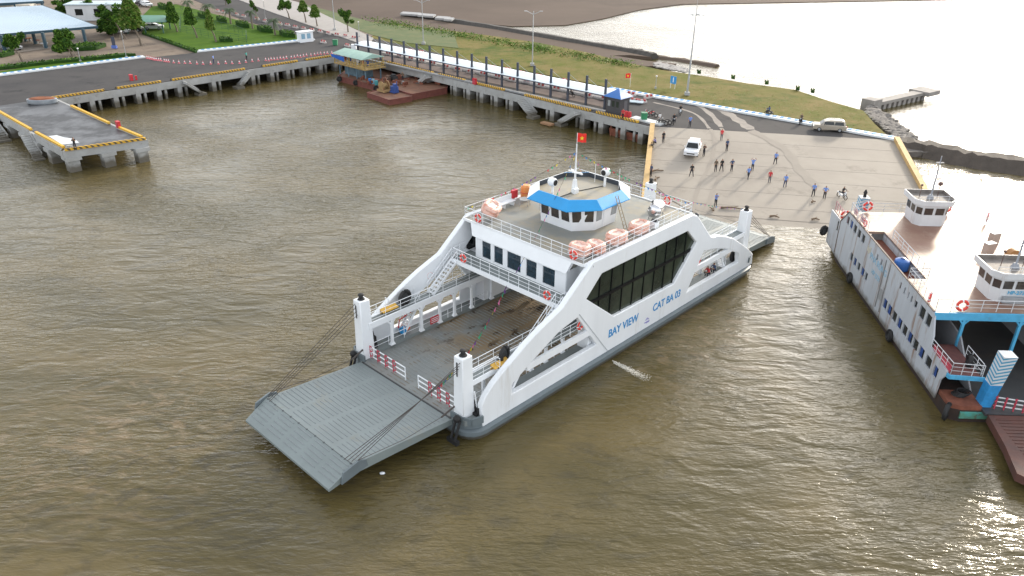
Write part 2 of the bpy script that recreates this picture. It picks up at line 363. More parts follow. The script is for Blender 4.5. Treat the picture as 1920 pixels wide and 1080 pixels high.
# joints and ribs cut across the slipway and the worn wheel tracks
JOINT = mat('joint_tar', (.19, .168, .142), .9, scale=2)
mj = MB()
for s in (27.5, 39.):
    a = S1+sn*s; b = S2+sn*s-sdir*.8; mj.slab([(a.x, a.y), (b.x, b.y), (b.x+sn.x*.16, b.y+sn.y*.16), (a.x+sn.x*.16, a.y+sn.y*.16)], lambda x, y: slz(x, y)-.003, lambda x, y: slz(x, y)+.012)
for k in range(1, 12):
    if k in (7,): continue
    a = S1+sn*4.1*k; b = S2+sn*4.1*k-sdir*.8; mj.slab([(a.x, a.y), (b.x, b.y), (b.x+sn.x*.03, b.y+sn.y*.03), (a.x+sn.x*.03, a.y+sn.y*.03)], lambda x, y: slz(x, y)-.003, lambda x, y: slz(x, y)+.006)
tag(mj.build('slipway_joint', JOINT), kind='structure')
TAN = mat('tan_parapet', (.50, .33, .13), .7, var=.2, scale=.8, stain=((.25, .17, .09), 1.2, .6, .5))
def parapet(a, b, w_, h, m, label, gid=None):
    mb = MB(); n = 14; side = Vector((-(b-a).y, (b-a).x, 0)).normalized()*w_/2
    for i in range(n):
        p, q = a.lerp(b, i/n), a.lerp(b, (i+1)/n)
        poly = [p-side, q-side, q+side, p+side]; mb.slab([(v.x, v.y) for v in poly], lambda x, y: slz(x, y)-1.2, lambda x, y: slz(x, y)+h)
    o = mb.build('parapet_wall', m); tag(o, label, 'wall'); return o
parapet(S1, S1+sn*44-sdir*1.0, .7, .55, TAN, 'sloping tan parapet wall down the left edge of the concrete slipway')
parapet(S2, S2+sn*44-sdir*1.6, .7, .55, TAN, 'sloping tan parapet wall down the right edge of the slipway behind the moored ferry')
# wheel tracks: pale dust curves on the asphalt
DUST = mat('pale_dust', (.30, .27, .235), .9, scale=1.2, col2=(.20, .18, .165)); DUST2 = mat('grey_tyre_marks', (.27, .24, .205), .9, scale=.6, col2=(.31, .275, .235))
def strip(name, pts, w_, m, fn, dz):
    mb = MB(); P = [fn(x, y) for x, y in pts]; Lp = []; Rp = []
    # smooth by subdividing
    S_ = []
    for i in range(len(P)-1):
        p0, p1, p2, p3 = P[max(i-1, 0)], P[i], P[i+1], P[min(i+2, len(P)-1)]
        for k in range(6):
            t = k/6; S_.append(.5*((2*p1)+(-p0+p2)*t+(2*p0-5*p1+4*p2-p3)*t*t+(-p0+3*p1-3*p2+p3)*t**3))
    S_.append(P[-1])
    for i, p in enumerate(S_):
        d = S_[min(i+1, len(S_)-1)]-S_[max(i-1, 0)]; s = Vector((-d.y, d.x, 0)).normalized()*w_/2*(1+.25*math.sin(i*1.7))
        Lp.append(p+s); Rp.append(p-s)
    if fn is ats:
        for q in Lp+Rp: q.z = slz(q.x, q.y)
    for i in range(len(S_)-1):
        mb.quad(Lp[i]+Vector((0, 0, dz)), Lp[i+1]+Vector((0, 0, dz)), Rp[i+1]+Vector((0, 0, dz)), Rp[i]+Vector((0, 0, dz)))
    return tag(mb.build(name, m), kind='structure')
g2 = lambda x, y: at(x, y, QZ)
strip('dust_track', [(1215, 180), (1290, 190), (1330, 212), (1352, 238)], .9, DUST, g2, .008)
strip('dust_track', [(1290, 190), (1350, 206), (1385, 226), (1408, 243)], 1.6, DUST, g2, .012)
strip('dust_track', [(1225, 192), (1300, 212), (1330, 241)], .5, DUST, g2, .016)
strip('tyre_track', [(1352, 240), (1366, 262), (1362, 300), (1340, 350), (1318, 410)], .5, DUST2, ats, .010)
strip('tyre_track', [(1333, 242), (1340, 270), (1330, 310), (1310, 350), (1296, 400)], .5, DUST2, ats, .014)
strip('tyre_track', [(1408, 245), (1470, 280), (1500, 320), (1530, 350)], 1.3, DUST2, ats, .018)

EMB0 = mat('dike_stone', (.05, .046, .042), .9, scale=1.2, col2=(.09, .082, .075), bump=.7)
# ---- shore stones, embankment, breakwaters ----
def bankstrip(name, top, wtop, wbase, h, m, z0=-.5, jit=.25):
    P = [at(x, y, h) for x, y in top]; mb = MB(); rows = []
    for i, p in enumerate(P):
        d = P[min(i+1, len(P)-1)]-P[max(i-1, 0)]; s = Vector((-d.y, d.x, 0)).normalized(); j = lambda: random.uniform(-jit, jit)
        rows.append([p+s*(-wbase)+Vector((0, 0, z0-h)), p-s*(wtop+j())+Vector((0, 0, j()*.3)), p+s*(wtop+j())+Vector((0, 0, j()*.3)), p+s*wbase+Vector((0, 0, z0-h))])
    for a, b in zip(rows[:-1], rows[1:]):
        for k in range(3): mb.quad(a[k], b[k], b[k+1], a[k+1])
    mb._add(rows[0], [(0, 1, 2, 3)]); mb._add(rows[-1], [(0, 1, 2, 3)]); return mb.build(name, m)
def densify(L_, n=5):
    out = []
    for a, b in zip(L_[:-1], L_[1:]):
        for k in range(n): out.append((a[0]+(b[0]-a[0])*k/n, a[1]+(b[1]-a[1])*k/n))
    return out+[L_[-1]]
tag(bankstrip('dike', densify([(755, 25), (800, 29), (850, 35), (930, 48), (1000, 60), (1100, 77), (1160, 87), (1200, 93), (1228, 100)]), .6, 2.2, 1.3, EMB0), 'low dark stone dike curving along the channel beyond the field', 'dike')
tag(bankstrip('mud_spit', densify([(1222, 103), (1280, 110), (1345, 121)]), .5, 2.2, .5, MUD), kind='structure')
EMB = mat('embankment_soil', (.055, .046, .038), .9, scale=.6, col2=(.085, .07, .058), bump=.7)
tag(bankstrip('embankment', densify([(1676, 262), (1740, 268), (1800, 281), (1860, 291), (1930, 300), (2100, 325)]), 1.2, 3.8, 1.5, EMB, jit=.7), kind='structure')
tag(MB().slab(P2([(1640, 225), (1662, 220), (1700, 246), (1722, 262), (1800, 285), (1700, 285), (1670, 262)], .8), -1, .8).build('rock_shore', ROCK), kind='structure')
ms = MB()
for i in range(420):
    t = random.random(); a = at(1628+random.uniform(-8, 14)+78*t, 205+62*t+random.uniform(-8, 8), 1.1)
    r_ = random.uniform(.25, .75); ms.ball(a, r_, 5, (1, random.uniform(.6, 1.2), random.uniform(.4, .8)))
tag(ms.build('shore_rocks', mat('grey_rubble', (.24, .22, .20), .9, scale=2, col2=(.14, .13, .12))), 'heap of grey rubble stones on the shore between field and jetty', 'rocks', kind='stuff')
ms = MB()
for i in range(260):
    t = random.random(); x = 1228+t*60+random.uniform(-3, 3); a = at(x, 121+t*11+random.uniform(-4, 4), 1.4)
    ms.ball(a, random.uniform(.2, .55), 5, (1, random.uniform(.6, 1.2), .5))
tag(ms.build('pale_rubble', mat('pale_rubble', (.42, .40, .38), .9, scale=2, col2=(.28, .27, .26))), 'scatter of pale rubble at the edge of the field by the mud', 'rocks', kind='stuff')
# mud covered concrete slabs on the dike head
ms = MB()
for x, y, w_ in ((770, 26, 6), (800, 29, 5), (830, 34, 4), (842, 36, 2.4)):
    p = at(x, y, 1.6); ms.box(p, (w_, 2.0, .5), R(-20), rx=R(8))
tag(ms.build('concrete_slabs', mat('pale_concrete', (.45, .45, .45), .8, scale=.8, col2=(.33, .33, .33))), 'pale broken concrete slabs lying on the far end of the dark dike', 'slabs')
# jetty
jt = empty('jetty', at(1632, 205, 0), label='long grey concrete jetty reaching from the rubble shore into the bright water', cat='jetty')
J0 = at(1640, 205, 0)-jt.location; J1 = at(1722, 186, 0)-jt.location; jd = (J1-J0).normalized(); js = Vector((-jd.y, jd.x, 0))
JC = mat('jetty_concrete', (.33, .31, .29), .85, scale=.7, col2=(.24, .225, .21), bump=.3)
m1 = MB(); m1.beam(J0+Vector((0, 0, 1.2)), J1+Vector((0, 0, 1.2)), 2.0, .55); m1.build('deck', JC, jt)
L_ = (J1-J0).length; nn_ = 9
for i in range(nn_+1):
    p = J0+jd*L_*i/nn_; MB().box(p+Vector((0, 0, .0)), (.8, 1.8, 2.0), math.atan2(jd.y, jd.x)).build('pile', JC, jt)
MB().box(J1+jd*1.5+Vector((0, 0, 1.25)), (4, 4, .8), math.atan2(jd.y, jd.x)).build('head_platform', JC, jt)
MB().box(J0-jd*1.5+Vector((0, 0, .9)), (2.6, 2.4, 2.4), math.atan2(jd.y, jd.x)).build('root_block', JC, jt)

# ---- kerbs painted blue and white (one thing per run) ----
KB = mat('kerb_blue', (.05, .25, .55), .6); KW = mat('kerb_white', (.72, .76, .78), .6, var=.06)
def kerb(px0, px1, n, label, hgt=.45):
    a, b = at(*px0, QZ), at(*px1, QZ); root = empty('painted_kerb', a, label=label, cat='kerb')
    d = (b-a)/n; rz = math.atan2(d.y, d.x); mw = MB(); mb_ = MB(); side = Vector((-d.y, d.x, 0)).normalized()
    if side.y < 0: side = -side
    mw.box((b-a)/2+Vector((0, 0, .14)), ((b-a).length, .5, .28), rz)
    mw.box((b-a)/2+side*.8+Vector((0, 0, .24)), ((b-a).length, .6, .12), rz)
    for i in range(n):
        if i % 2 == 0:
            mb_.box(d*(i+.5)+side*.8+Vector((0, 0, .18)), (d.length, .64, .28), rz)
            mb_.box(d*(i+.5)+side*.35+Vector((0, 0, .30)), (d.length*.7, .2, .12), rz)
    mw.build('kerb_stones', KW, root); mb_.build('blue_blocks', KB, root); return root
kerb((-20, 145), (272, 108), 46, 'blue and white striped kerb along the road below the pavilion hedge')
kerb((369, 98), (590, 75), 44, 'blue and white striped kerb along the front of the fenced lawn')
kerb((1140, 168), (1678, 263), 84, 'long blue and white striped kerb between the quay road and the rough field')

# ---- quay front: coping, columns, striped parapets ----
qf = empty('quay_front', Q(0, 0, 0), label='grey concrete quay front on columns wrapping the inner basin', cat='quay')
off = -qf.location
m1 = MB(); m1.beam(Q(.02, -96, QZ-.7)+off, Q(.02, 0, QZ-.7)+off, .5, 1.2); ES = (S1-QC).dot(QA)/KQ
m1.beam(QE(0, -.05, QZ-.7)+off, QE(ES, -.05, QZ-.7)+off, .5, 1.2)
m1.build('edge_beam', QCONC, qf)
for px in (-30, 128, 168, 213, 255, 294, 333, 397, 471, 507, 537, 568, 599, 628):
    b = onN(px); mm_ = MB(); mm_.box(Q(-.5, b, .8)+off, (1.6, .8, 3.0), math.atan2(QA.y, QA.x)); mm_.box(Q(-.1, b+1.3, .8)+off, (.45, .4, 3.0), math.atan2(QA.y, QA.x)); mm_.build('column', QCONC, qf)
for px in (760, 800, 855, 880, 905, 932, 961, 1038, 1095, 1130, 1172, 1205):
    a = onE(px); mm_ = MB(); mm_.box(QE(a, .45, .8)+off, (.9, 1.6, 3.0), math.atan2(QA.y, QA.x)); mm_.box(QE(a-1.4, .1, .8)+off, (.4, .4, 3.0), math.atan2(QA.y, QA.x)); mm_.build('column', QCONC, qf)
SY = mat('stripe_yellow', (.62, .36, .03), .6, var=.15, scale=3); SB = mat('stripe_dark', (.10, .08, .05), .7)
def striped(p, q, label, h=.32, w_=.42, pitch=.55, group='yellow and black striped quay parapets'):
    root = empty('striped_parapet', p, label=label, cat='parapet', group=group)
    d = q-p; L = d.length; d.normalize(); s = Vector((-d.y, d.x, 0)); a = MB(); b = MB(); n = int(L/pitch)
    a.beam((0, 0, h/2), d*L+Vector((0, 0, h/2)), w_, h)
    for i in range(0, n):
        c0 = d*(i*pitch); k = d*pitch*.45; sh = d*.22; up = Vector((0, 0, h+.006)); lo = Vector((0, 0, .02)); s2 = s*(w_/2+.004)
        b.quad(c0+sh-s2+up, c0+k+sh-s2+up, c0+k-sh+s2+up, c0-sh+s2+up)
        b.quad(c0+sh-s2+up, c0+k+sh-s2+up, c0+k+sh*2-s2+lo, c0+sh*2-s2+lo)
        b.quad(c0-sh+s2+up, c0+k-sh+s2+up, c0+k-sh*2+s2+lo, c0-sh*2+s2+lo)
    a.build('parapet_body', SY, root); b.build('dark_stripes', SB, root); return root
Nseg = [(77, 196, 'striped parapet at the root of the side pier'), (221, 302, 'striped parapet carrying the red box on the left quay'), (324, 459, 'long striped parapet above the two broken steps on the left quay'), (494, 558, 'short striped parapet right of the broken steps on the left quay'), (575, 629, 'striped parapet ending beside the green roofed houseboat')]
for x0, x1, lb in Nseg: striped(Q(-.1, onN(x0)), Q(-.1, onN(x1)), lb)
Eseg = [(726, 812, 'striped parapet behind the rusty barge under the canopy walk'), (823, 871, 'short striped parapet between barge and red quay box'), (888, 945, 'striped parapet beside the red box below the canopy'), (984, 1106, 'longest striped parapet above two broken concrete steps under the canopy'), (1118, 1196, 'striped parapet in front of the blue roofed kiosk')]
for x0, x1, lb in Eseg: striped(QE(onE(x0), .1), QE(onE(x1), .1), lb)
# broken landing steps hanging from the quay front
def steps(p, q, label, w_=1.6):
    root = empty('landing_steps', p, label=label, cat='steps', group='broken concrete landing steps')
    d = q-p; mb = MB(); mb.beam((0, 0, 0), d, w_, .35); s = Vector((-d.y, d.x, 0)).normalized(); n = 10
    for i in range(n): mb.box(d*(i+.5)/n+Vector((0, 0, .22)), (d.length/n*.55, w_, .16), math.atan2(d.y, d.x))
    mb.box(d+Vector((0, 0, -.15)), (1.6, w_*1.1, .5), math.atan2(d.y, d.x)); mb.build('flight', QCONC, root)
    r = MB(); r.beam(s*w_/2+Vector((0, 0, .4)), d+s*w_/2+Vector((0, 0, .4)), .12, .5); r.build('side_beam', QCONC, root); return root
for x0, x1, lb in ((340, 366, 'broken concrete steps slanting right down the left quay'), (462, 438, 'broken concrete steps slanting left down the left quay')):
    b0, b1 = onN(x0), onN(x1); steps(Q(1.2, b0, QZ-.5), Q(1.2, b1, .3), lb)
for x0, x1, lb in ((812, 792, 'short broken steps beside the rusty barge'), (985, 1010, 'broken concrete steps slanting right under the longest striped parapet'), (1092, 1062, 'broken concrete steps slanting left under the longest striped parapet')):
    a0, a1 = onE(x0), onE(x1); steps(QE(a0, -1.2, QZ-.5), QE(a1, -1.2, .3), lb)
# ---- side pier ----
pr = empty('side_pier', Q(16, -64, 0), label='concrete side pier with wet dark deck and yellow edged sides at left', cat='pier')
po = -pr.location; pz = QZ
pp = [Q(.3, -69.6), Q(31.9, -69.4), Q(34.2, -59.0), Q(.3, -59.6)]
PD = mat('wet_pier_asphalt', (.085, .09, .098), .5, scale=.25, col2=(.12, .125, .135), stain=((.014, .014, .016), .16, .42, .95))
MB().slab([(p+po) for p in pp], QZ-1.0, QZ-.02).build('pier_body', QCONC, pr)
ins = [Q(-.6, -69.2), Q(31.5, -69.0), Q(33.7, -59.4), Q(-.6, -60.0)]
MB().slab([(p+po) for p in ins], QZ-.018, QZ+.015).build('deck_surface', PD, pr)
for a, b in ((31.2, -68.4), (33.4, -60.0), (32.3, -64.2), (21, -68.8), (25.5, -68.8), (24, -59.8), (14, -59.8), (8, -68.8), (15, -68.8), (5, -59.8)):
    mm_ = MB(); mm_.box(Q(a, b, .5)+po, (1.5, 1.4, 3.0), math.atan2(QA.y, QA.x)); mm_.box(Q(a, b, QZ-1.2)+po, (2.1, 1.9, .5), math.atan2(QA.y, QA.x)); mm_.build('pile_cap', QCONC, pr)
def bar(p, q, label): 
    o = empty('edge_bar', p, label=label, cat='parapet'); mb = MB(); mb.beam((0, 0, .18), q-p+Vector((0, 0, .18)), .36, .36); mb.build('bar', SY, o); mb = MB(); mb.beam((0, 0, .04), q-p+Vector((0, 0, .04)), .5, .1); mb.build('footing', QCONC, o)
bar(Q(4, -69.2), Q(18.5, -69.1), 'plain yellow edge bar along the outer far half of the side pier')
bar(Q(20.5, -69.1), Q(30.8, -68.9), 'plain yellow edge bar by the puddle on the side pier')
bar(Q(8, -59.9), Q(22.5, -59.7), 'plain yellow edge bar on the basin side of the side pier')
bar(Q(25.5, -59.6), Q(33.0, -59.3), 'plain yellow edge bar right of the red hydrant boxes on the side pier')
striped(Q(31.9, -69.2), Q(34.0, -59.2), 'striped parapet across the head of the side pier beside the standing man', pitch=.7)
tag(MB().slab([(Q(a, b)) for a, b in ((23, -68.3), (28.6, -68.4), (29.3, -66.4), (27, -66.2), (25, -67), (23.3, -67.3))], QZ+.016, QZ+.022).build('puddle', mat('puddle_water', (.5, .52, .53), .08, var=.02)), 'bright puddle on the dark deck of the side pier', 'puddle')
steps(Q(19.2, -70.2, QZ-.4), Q(22.6, -70.2, .1), 'narrow broken steps at the left side of the side pier', 1.2)
steps(Q(3.2, -71.5, QZ-.5), Q(9.5, -71.5, .2), 'wide landing steps at the left picture edge beside the side pier', 2.6)
# rusty tank tub on the pier root
tb = empty('open_tank', Q(2.2, -62.3), label='grey oval steel tub full of rusty brown matter at the pier root', cat='tank')
M_ = Matrix.Diagonal((2.3, 1.15, .8)); 
MB().lathe((0, 0, 0), [(.9, 0), (1, .25), (1, .9), (.93, .92)], 16, M=Matrix.Rotation(R(8), 3, 'Z')@M_).build('tub', mat('grey_plate', (.28, .31, .34), .6, scale=1, var=.2), tb)
MB().lathe((0, 0, .72), [(.9, 0), (.7, .22), (.2, .1)], 16, M=Matrix.Rotation(R(8), 3, 'Z')@M_).build('rusty_fill', mat('orange_rust', (.26, .085, .03), .9, scale=2, col2=(.18, .06, .03), bump=.6), tb)
# blockwork coping north side of the pier
# ================= WHITE CAR FERRY =================
A1 = R(46.5); E1 = Vector((math.cos(A1), math.sin(A1), 0)); V1 = Vector((-math.sin(A1), math.cos(A1), 0))
F0 = Vector((-7.2, 46.9, 0))+V1*.85
def F(u, v, z=0.): return F0+E1*u+V1*v+Vector((0, 0, z))
fer = empty('car_ferry', F0, A1, 'large white double ended car ferry with blue roofed wheelhouse and lowered grey ramps', 'ferry')
LN = 39.5
DECK = mat('deck_paint', (.20, .225, .225), .6, var=.12, scale=.5, stain=((.12, .095, .07), .35, .60, .7))
def deck_mat():
    m = bpy.data.materials.new('car_deck_paint'); m.use_nodes = True; n = m.node_tree; N = n.nodes; L = n.links; b = N['Principled BSDF']; b.inputs['Roughness'].default_value = .45
    tc = N.new('ShaderNodeTexCoord'); sx = N.new('ShaderNodeSeparateXYZ'); L.new(tc.outputs['Object'], sx.inputs[0])
    def nz(sc, det=6, st=(1, 1, 1)):
        mp = N.new('ShaderNodeMapping'); mp.inputs['Scale'].default_value = st; L.new(tc.outputs['Object'], mp.inputs[0]); t = N.new('ShaderNodeTexNoise'); t.inputs['Scale'].default_value = sc; t.inputs['Detail'].default_value = det; L.new(mp.outputs[0], t.inputs['Vector']); return t.outputs[0]
    def rg(x, a, b_, c=0, d=1):
        r = N.new('ShaderNodeMapRange'); r.inputs[1].default_value = a; r.inputs[2].default_value = b_; r.inputs[3].default_value = c; r.inputs[4].default_value = d; L.new(x, r.inputs[0]); return r.outputs[0]
    def mul(a, b_): x = N.new('ShaderNodeMath'); x.operation = 'MULTIPLY'; L.new(a, x.inputs[0]); L.new(b_, x.inputs[1]); return x.outputs[0]
    def mix(f, a, col):
        x = N.new('ShaderNodeMix'); x.data_type = 'RGBA'; x.inputs[7].default_value = (*col, 1)
        if isinstance(a, tuple): x.inputs[6].default_value = (*a, 1)
        else: L.new(a, x.inputs[6])
        L.new(f, x.inputs[0]); return x.outputs[2]
    c = mix(rg(nz(.4), .35, .65), (.185, .205, .205), (.235, .245, .235))
    inner = rg(sx.outputs[0], 3.5, 8.)
    c = mix(mul(rg(nz(.22, 5), .38, .52, 0, .95), inner), c, (.22, .16, .09))       # dried mud carried aboard
    c = mix(mul(rg(nz(.9, 4, (.8, 1.4, 1)), .56, .62, 0, .85), inner), c, (.07, .05, .032))   # wet dirt patches
    c = mix(rg(nz(1.5, 6), .62, .72, 0, .35), c, (.12, .12, .11))
    L.new(c, b.inputs['Base Color']); L.new(rg(nz(.9, 4, (.8, 1.4, 1)), .58, .64, .6, .25), b.inputs['Roughness']); return m
CDECK = deck_mat()
# hull: plan outline with rounded corners
def rr(hw, l0, l1, rad, n=5):
    P = []
    for cx, cy, a0 in ((l1-rad, hw-rad, 0), (l0+rad, hw-rad, 90), (l0+rad, -hw+rad, 180), (l1-rad, -hw+rad, 270)):
        for k in range(n+1): a = R(a0+90*k/n); P.append((cx+rad*math.cos(a), cy+rad*math.sin(a)))
    return P
mb = MB(); rings = [(6.6, .6, LN-.6, 1.2, -1.5), (7.05, .1, LN-.1, 1.5, -.1), (7.1, 0., LN, 1.5, .35), (7.22, -.1, LN+.1, 1.5, .42), (7.22, -.1, LN+.1, 1.5, .72), (7.0, 0.02, LN-.02, 1.4, .80), (6.84, .06, LN-.06, 1.4, .82), (6.84, .06, LN-.06, 1.4, 1.28)]
R_ = [[(x, y, z) for x, y in rr(hw, a, b, rd)] for hw, a, b, rd, z in rings]
for a, b in zip(R_[:-1], R_[1:]): mb.loft(a, b)
top = R_[-1]; mb._add(top, [tuple(range(len(top)))])
mb.build('hull', GREY, fer)
MB().box((LN/2, 0, 1.30), (LN-.02, 10.55, .05)).build('car_deck', CDECK, fer)
# anti-slip ribs in four lanes (pattern of the deck and ramps)
mb = MB()
for i in range(int(LN/.36)):
    for lane in range(4):
        v = -3.9+2.6*lane; mb.box((.3+i*.36, v, 1.335), (.07, 2.15, .025))
mb.build('deck_ribs', mat('rib_paint', (.24, .26, .255), .6, var=.15, scale=.6, stain=((.16, .12, .08), .4, .48, .8)), fer)
for s in (-1, 1):       # raised side decks (curbs)
    mb = MB(); mb.slab([(.15, s*5.28), (LN-.15, s*5.28), (LN-.15, s*6.4), (LN-.9, s*6.85), (.9, s*6.85), (.15, s*6.4)], 1.2, 1.62); mb.build('side_curb', DECK, fer)
for s in (-1, 1):       # bulwark lip at the hull corners
    for e0, e1 in ((0, 1), (LN, -1)):
        mb = MB(); P = [(e0+e1*(.15), s*4.95), (e0+e1*.15, s*6.0), (e0+e1*.45, s*6.75), (e0+e1*1.3, s*7.0)]
        for a, b in zip(P[:-1], P[1:]): mb.beam((a[0], a[1], 1.55), (b[0], b[1], 1.55), .12, .55)
        mb.build('corner_bulwark', GREY, fer)
# side panels
front = [(1.35, .78), (1.28, 2.6), (1.6, 3.15), (2.4, 3.85), (3.7, 4.62), (5.8, 5.72), (7.2, 6.3), (8.6, 6.78), (9.4, 7.05), (10.1, 7.6), (12.75, 9.62)]
rear = [(26.5, 9.62), (27.2, 9.35), (30.0, 6.55), (30.6, 6.3), (31.5, 6.2), (33.0, 5.65), (34.5, 5.0), (36.2, 3.95), (38.0, 2.8), (39.1, 1.95), (39.25, .9), (39.3, .78)]
outer = front+rear
win = [(12.25, 6.79), (13.96, 8.34), (25.86, 8.30), (27.6, 6.71), (24.6, 3.71), (15.98, 3.86)]
fo = [(4.24, 2.10), (4.28, 2.95), (6.5, 4.0), (9.2, 5.2), (11.28, 5.56), (13.95, 2.06)]
ro = [(26.93, 1.98), (29.1, 5.42), (31.3, 4.95), (33.4, 4.25), (36.0, 2.95), (36.24, 1.95)]
def off_poly(poly, d):      # grow / shrink a convex-ish polygon
    n = len(poly); out = []; ar = sum(poly[i][0]*poly[(i+1) % n][1]-poly[(i+1) % n][0]*poly[i][1] for i in range(n)); sg = 1 if ar > 0 else -1
    for i in range(n):
        p0, p1, p2 = Vector(poly[i-1]), Vector(poly[i]), Vector(poly[(i+1) % n]); a = (p1-p0).normalized(); b = (p2-p1).normalized()
        na = Vector((a.y, -a.x))*sg; nb = Vector((b.y, -b.x))*sg; m_ = (na+nb); m_ = m_/max(.3, m_.dot(na)); out.append(tuple(p1+m_*d))
    return out
for s in (-1, 1):
    pn = MB().cutout(outer, [win, fo, ro], lambda a, b: (a, s*6.90, b), lambda a, b: (a, s*6.42, b)).build('side_panel', PANELW, fer)
    md = pn.modifiers.new('edge', 'BEVEL'); md.width = .07; md.segments = 2; md.limit_method = 'ANGLE'; md.angle_limit = R(50)
    # walkway floor and its beam through the openings
    mb = MB()
    mb.slab([(1.1, s*5.2), (28.5, s*5.2), (38.3, s*5.2), (38.3, s*6.0), (35.9, s*6.0), (35.9, s*6.42), (3.5, s*6.42), (3.5, s*6.0), (1.1, s*6.0)], 4.02, 4.2); mb.build('side_walkway', DECK, fer)
    mb = MB(); mb.beam((.9, s*5.17, 4.08), (38.6, s*5.17, 4.08), .12, .5)
    mb.beam((1.1, s*6.03, 4.08), (3.5, s*6.03, 4.08), .08, .4); mb.beam((3.52, s*6.0, 4.08), (3.52, s*6.42, 4.08), .08, .4)
    mb.beam((38.3, s*6.03, 4.08), (35.9, s*6.03, 4.08), .08, .4)
    mb.beam((5.8, s*6.78, 3.62), (13.2, s*6.78, 3.62), .22, .56); mb.beam((27.6, s*6.78, 3.9), (34.6, s*6.78, 3.9), .22, .5)
    mb.build('walkway_beam', WHITE, fer)
    for u in (3.05, 6.1, 8.1, 9.75, 11.75, 14.2, 17, 20, 23, 26, 29.5, 32, 34, 36.4):
        mb = MB(); mb.box((u, s*5.2, 2.75), (.2, .2, 2.3)); mb.box((u, s*5.2, 1.75), (.46, .3, .3), taper=.45)
        for d in (-1, 1): mb.beam((u, s*5.19, 3.45), (u+d*.42, s*5.19, 3.9), .1, .14)
        mb.build('pillar', WHITE, fer)
    r1 = MB(); rail(r1, [(1.1, s*5.2, 4.2), (38.3, s*5.2, 4.2)], 1., 1.5); rail(r1, [(1.1, s*6.0, 4.2), (3.5, s*6.0, 4.2), (3.5, s*6.4, 4.2)], 1., 1.2)
    rail(r1, [(5.5, s*6.6, 4.0), (13.0, s*6.6, 4.0)], .95, 1.1); rail(r1, [(27.5, s*6.6, 4.1), (34.5, s*6.6, 4.1)], .95, 1.1)
    r1.build('walkway_railing', WHITE, fer)
    r1 = MB(); rail(r1, [(1.2, s*5.3, 1.62), (13.8, s*5.3, 1.62)], .8, 1.5, bars=2); r1.build('deck_railing', WHITE, fer); r1 = MB(); rail(r1, [(26, s*5.3, 1.62), (38.2, s*5.3, 1.62)], .8, 1.5, bars=2); r1.build('deck_railing', WHITE, fer)
    # glazing recessed in the hexagon
    gl = MB(); wi = off_poly(win, .05); gl.cutout(wi, [], lambda a, b: (a, s*6.62, b), lambda a, b: (a, s*6.56, b)); g = gl.build('glazing', GLASS_REFL if s < 0 else GLASS, fer)
    ml = MB()
    def zr(u):      # vertical extent of the hexagon at u
        xs = []
        for i in range(6):
            a, b = win[i], win[(i+1) % 6]
            if (a[0]-u)*(b[0]-u) <= 0 and abs(a[0]-b[0]) > 1e-6: xs.append(a[1]+(b[1]-a[1])*(u-a[0])/(b[0]-a[0]))
        return min(xs), max(xs)
    for k in range(9):
        u = 14.1+k*1.5; a, b = zr(u); ml.beam((u, s*6.66, a), (u, s*6.66, b), .05, .07)
    ml.beam((12.7, s*6.67, 6.1), (27.2, s*6.67, 6.1), .12, .24)
    ml.build('mullions', mat('black_frames', (.006, .006, .007), .5, spec=.2), g)
    # cabin interior seen through the glazing: floor, back wall, seats
    # seam of the panel
    mb = MB(); mb.beam((11.45, s*6.915, 5.8), (15.5, s*6.915, .8), .02, .07); mb.build('panel_seam', mat('seam_grey', (.45, .48, .5), .6), fer)
# enclosed side houses behind the glazing (lower: machinery casing, upper: cabin)
for s in (-1, 1):
    mb = MB(); mb.slab([(13.4, s*5.35), (27., s*5.35), (27., s*6.38), (13.4, s*6.38)], 1.6, 4.0); mb.build('side_casing', WHITE, fer)
# lettering
FM = Matrix(((1, 0, 0, 0), (0, 0, -1, 0), (0, 1, 0, 0), (0, 0, 0, 1)))   # text plane facing -v (starboard)
def side_text(t, u, z, size, sx, m=TEXTB, v=-6.905): return text(t, size, m, fer, Matrix.Translation((u, v, z)) @ FM, 'lettering', .012, .020, sx)
side_text('BAY VIEW', 15.4, 2.10, 1.0, .90); side_text('CAT BA 03', 21.6, 2.08, 1.0, .90)
mb = MB(); mb.box((20.85, -6.915, 1.42), (.75, .02, .06)); mb.box((20.95, -6.915, 1.33), (.5, .02, .05)); mb.tube([(20.6, -6.915, 1.62), (20.85, -6.915, 1.80), (21.15, -6.915, 1.62)], .02, 4); mb.tube([(20.75, -6.915, 1.6), (20.95, -6.915, 1.7), (21.1, -6.915, 1.56)], .02, 4)
mb.build('emblem', mat('violet_paint', (.20, .18, .50), .5), fer)

# pylons
def pylon(u, v, tilt):
    mb = MB(); a = [(u-.55, v-.52, 1.3), (u+.55, v-.52, 1.3), (u+.55, v+.52, 1.3), (u-.55, v+.52, 1.3)]
    b = [(u-.46, v-.44, 6.35), (u+.46, v-.44, 6.35), (u+.46, v+.44, 6.35), (u-.46, v+.44, 6.35)]; mb.loft(a, b, True)
    p = mb.build('ramp_post', WHITE, fer); md = p.modifiers.new('edge', 'BEVEL'); md.width = .05; md.segments = 1
    MB().lathe((u, v, 6.35), [(.3, 0), (.24, .1), (.17, .12), (.15, .3), (.24, .33), (.2, .45), (.05, .5)], 10).build('lamp_head', BLACK, p)
    MB().box((u+(-.485 if tilt < 0 else .485), v+.1, 5.4), (.04, .12, 1.1)).build('slot_light', DARK, p)
for u, t in ((.75, -1), (LN-.75, 1)):
    for v in (-5.65, 5.65): pylon(u, v, t)
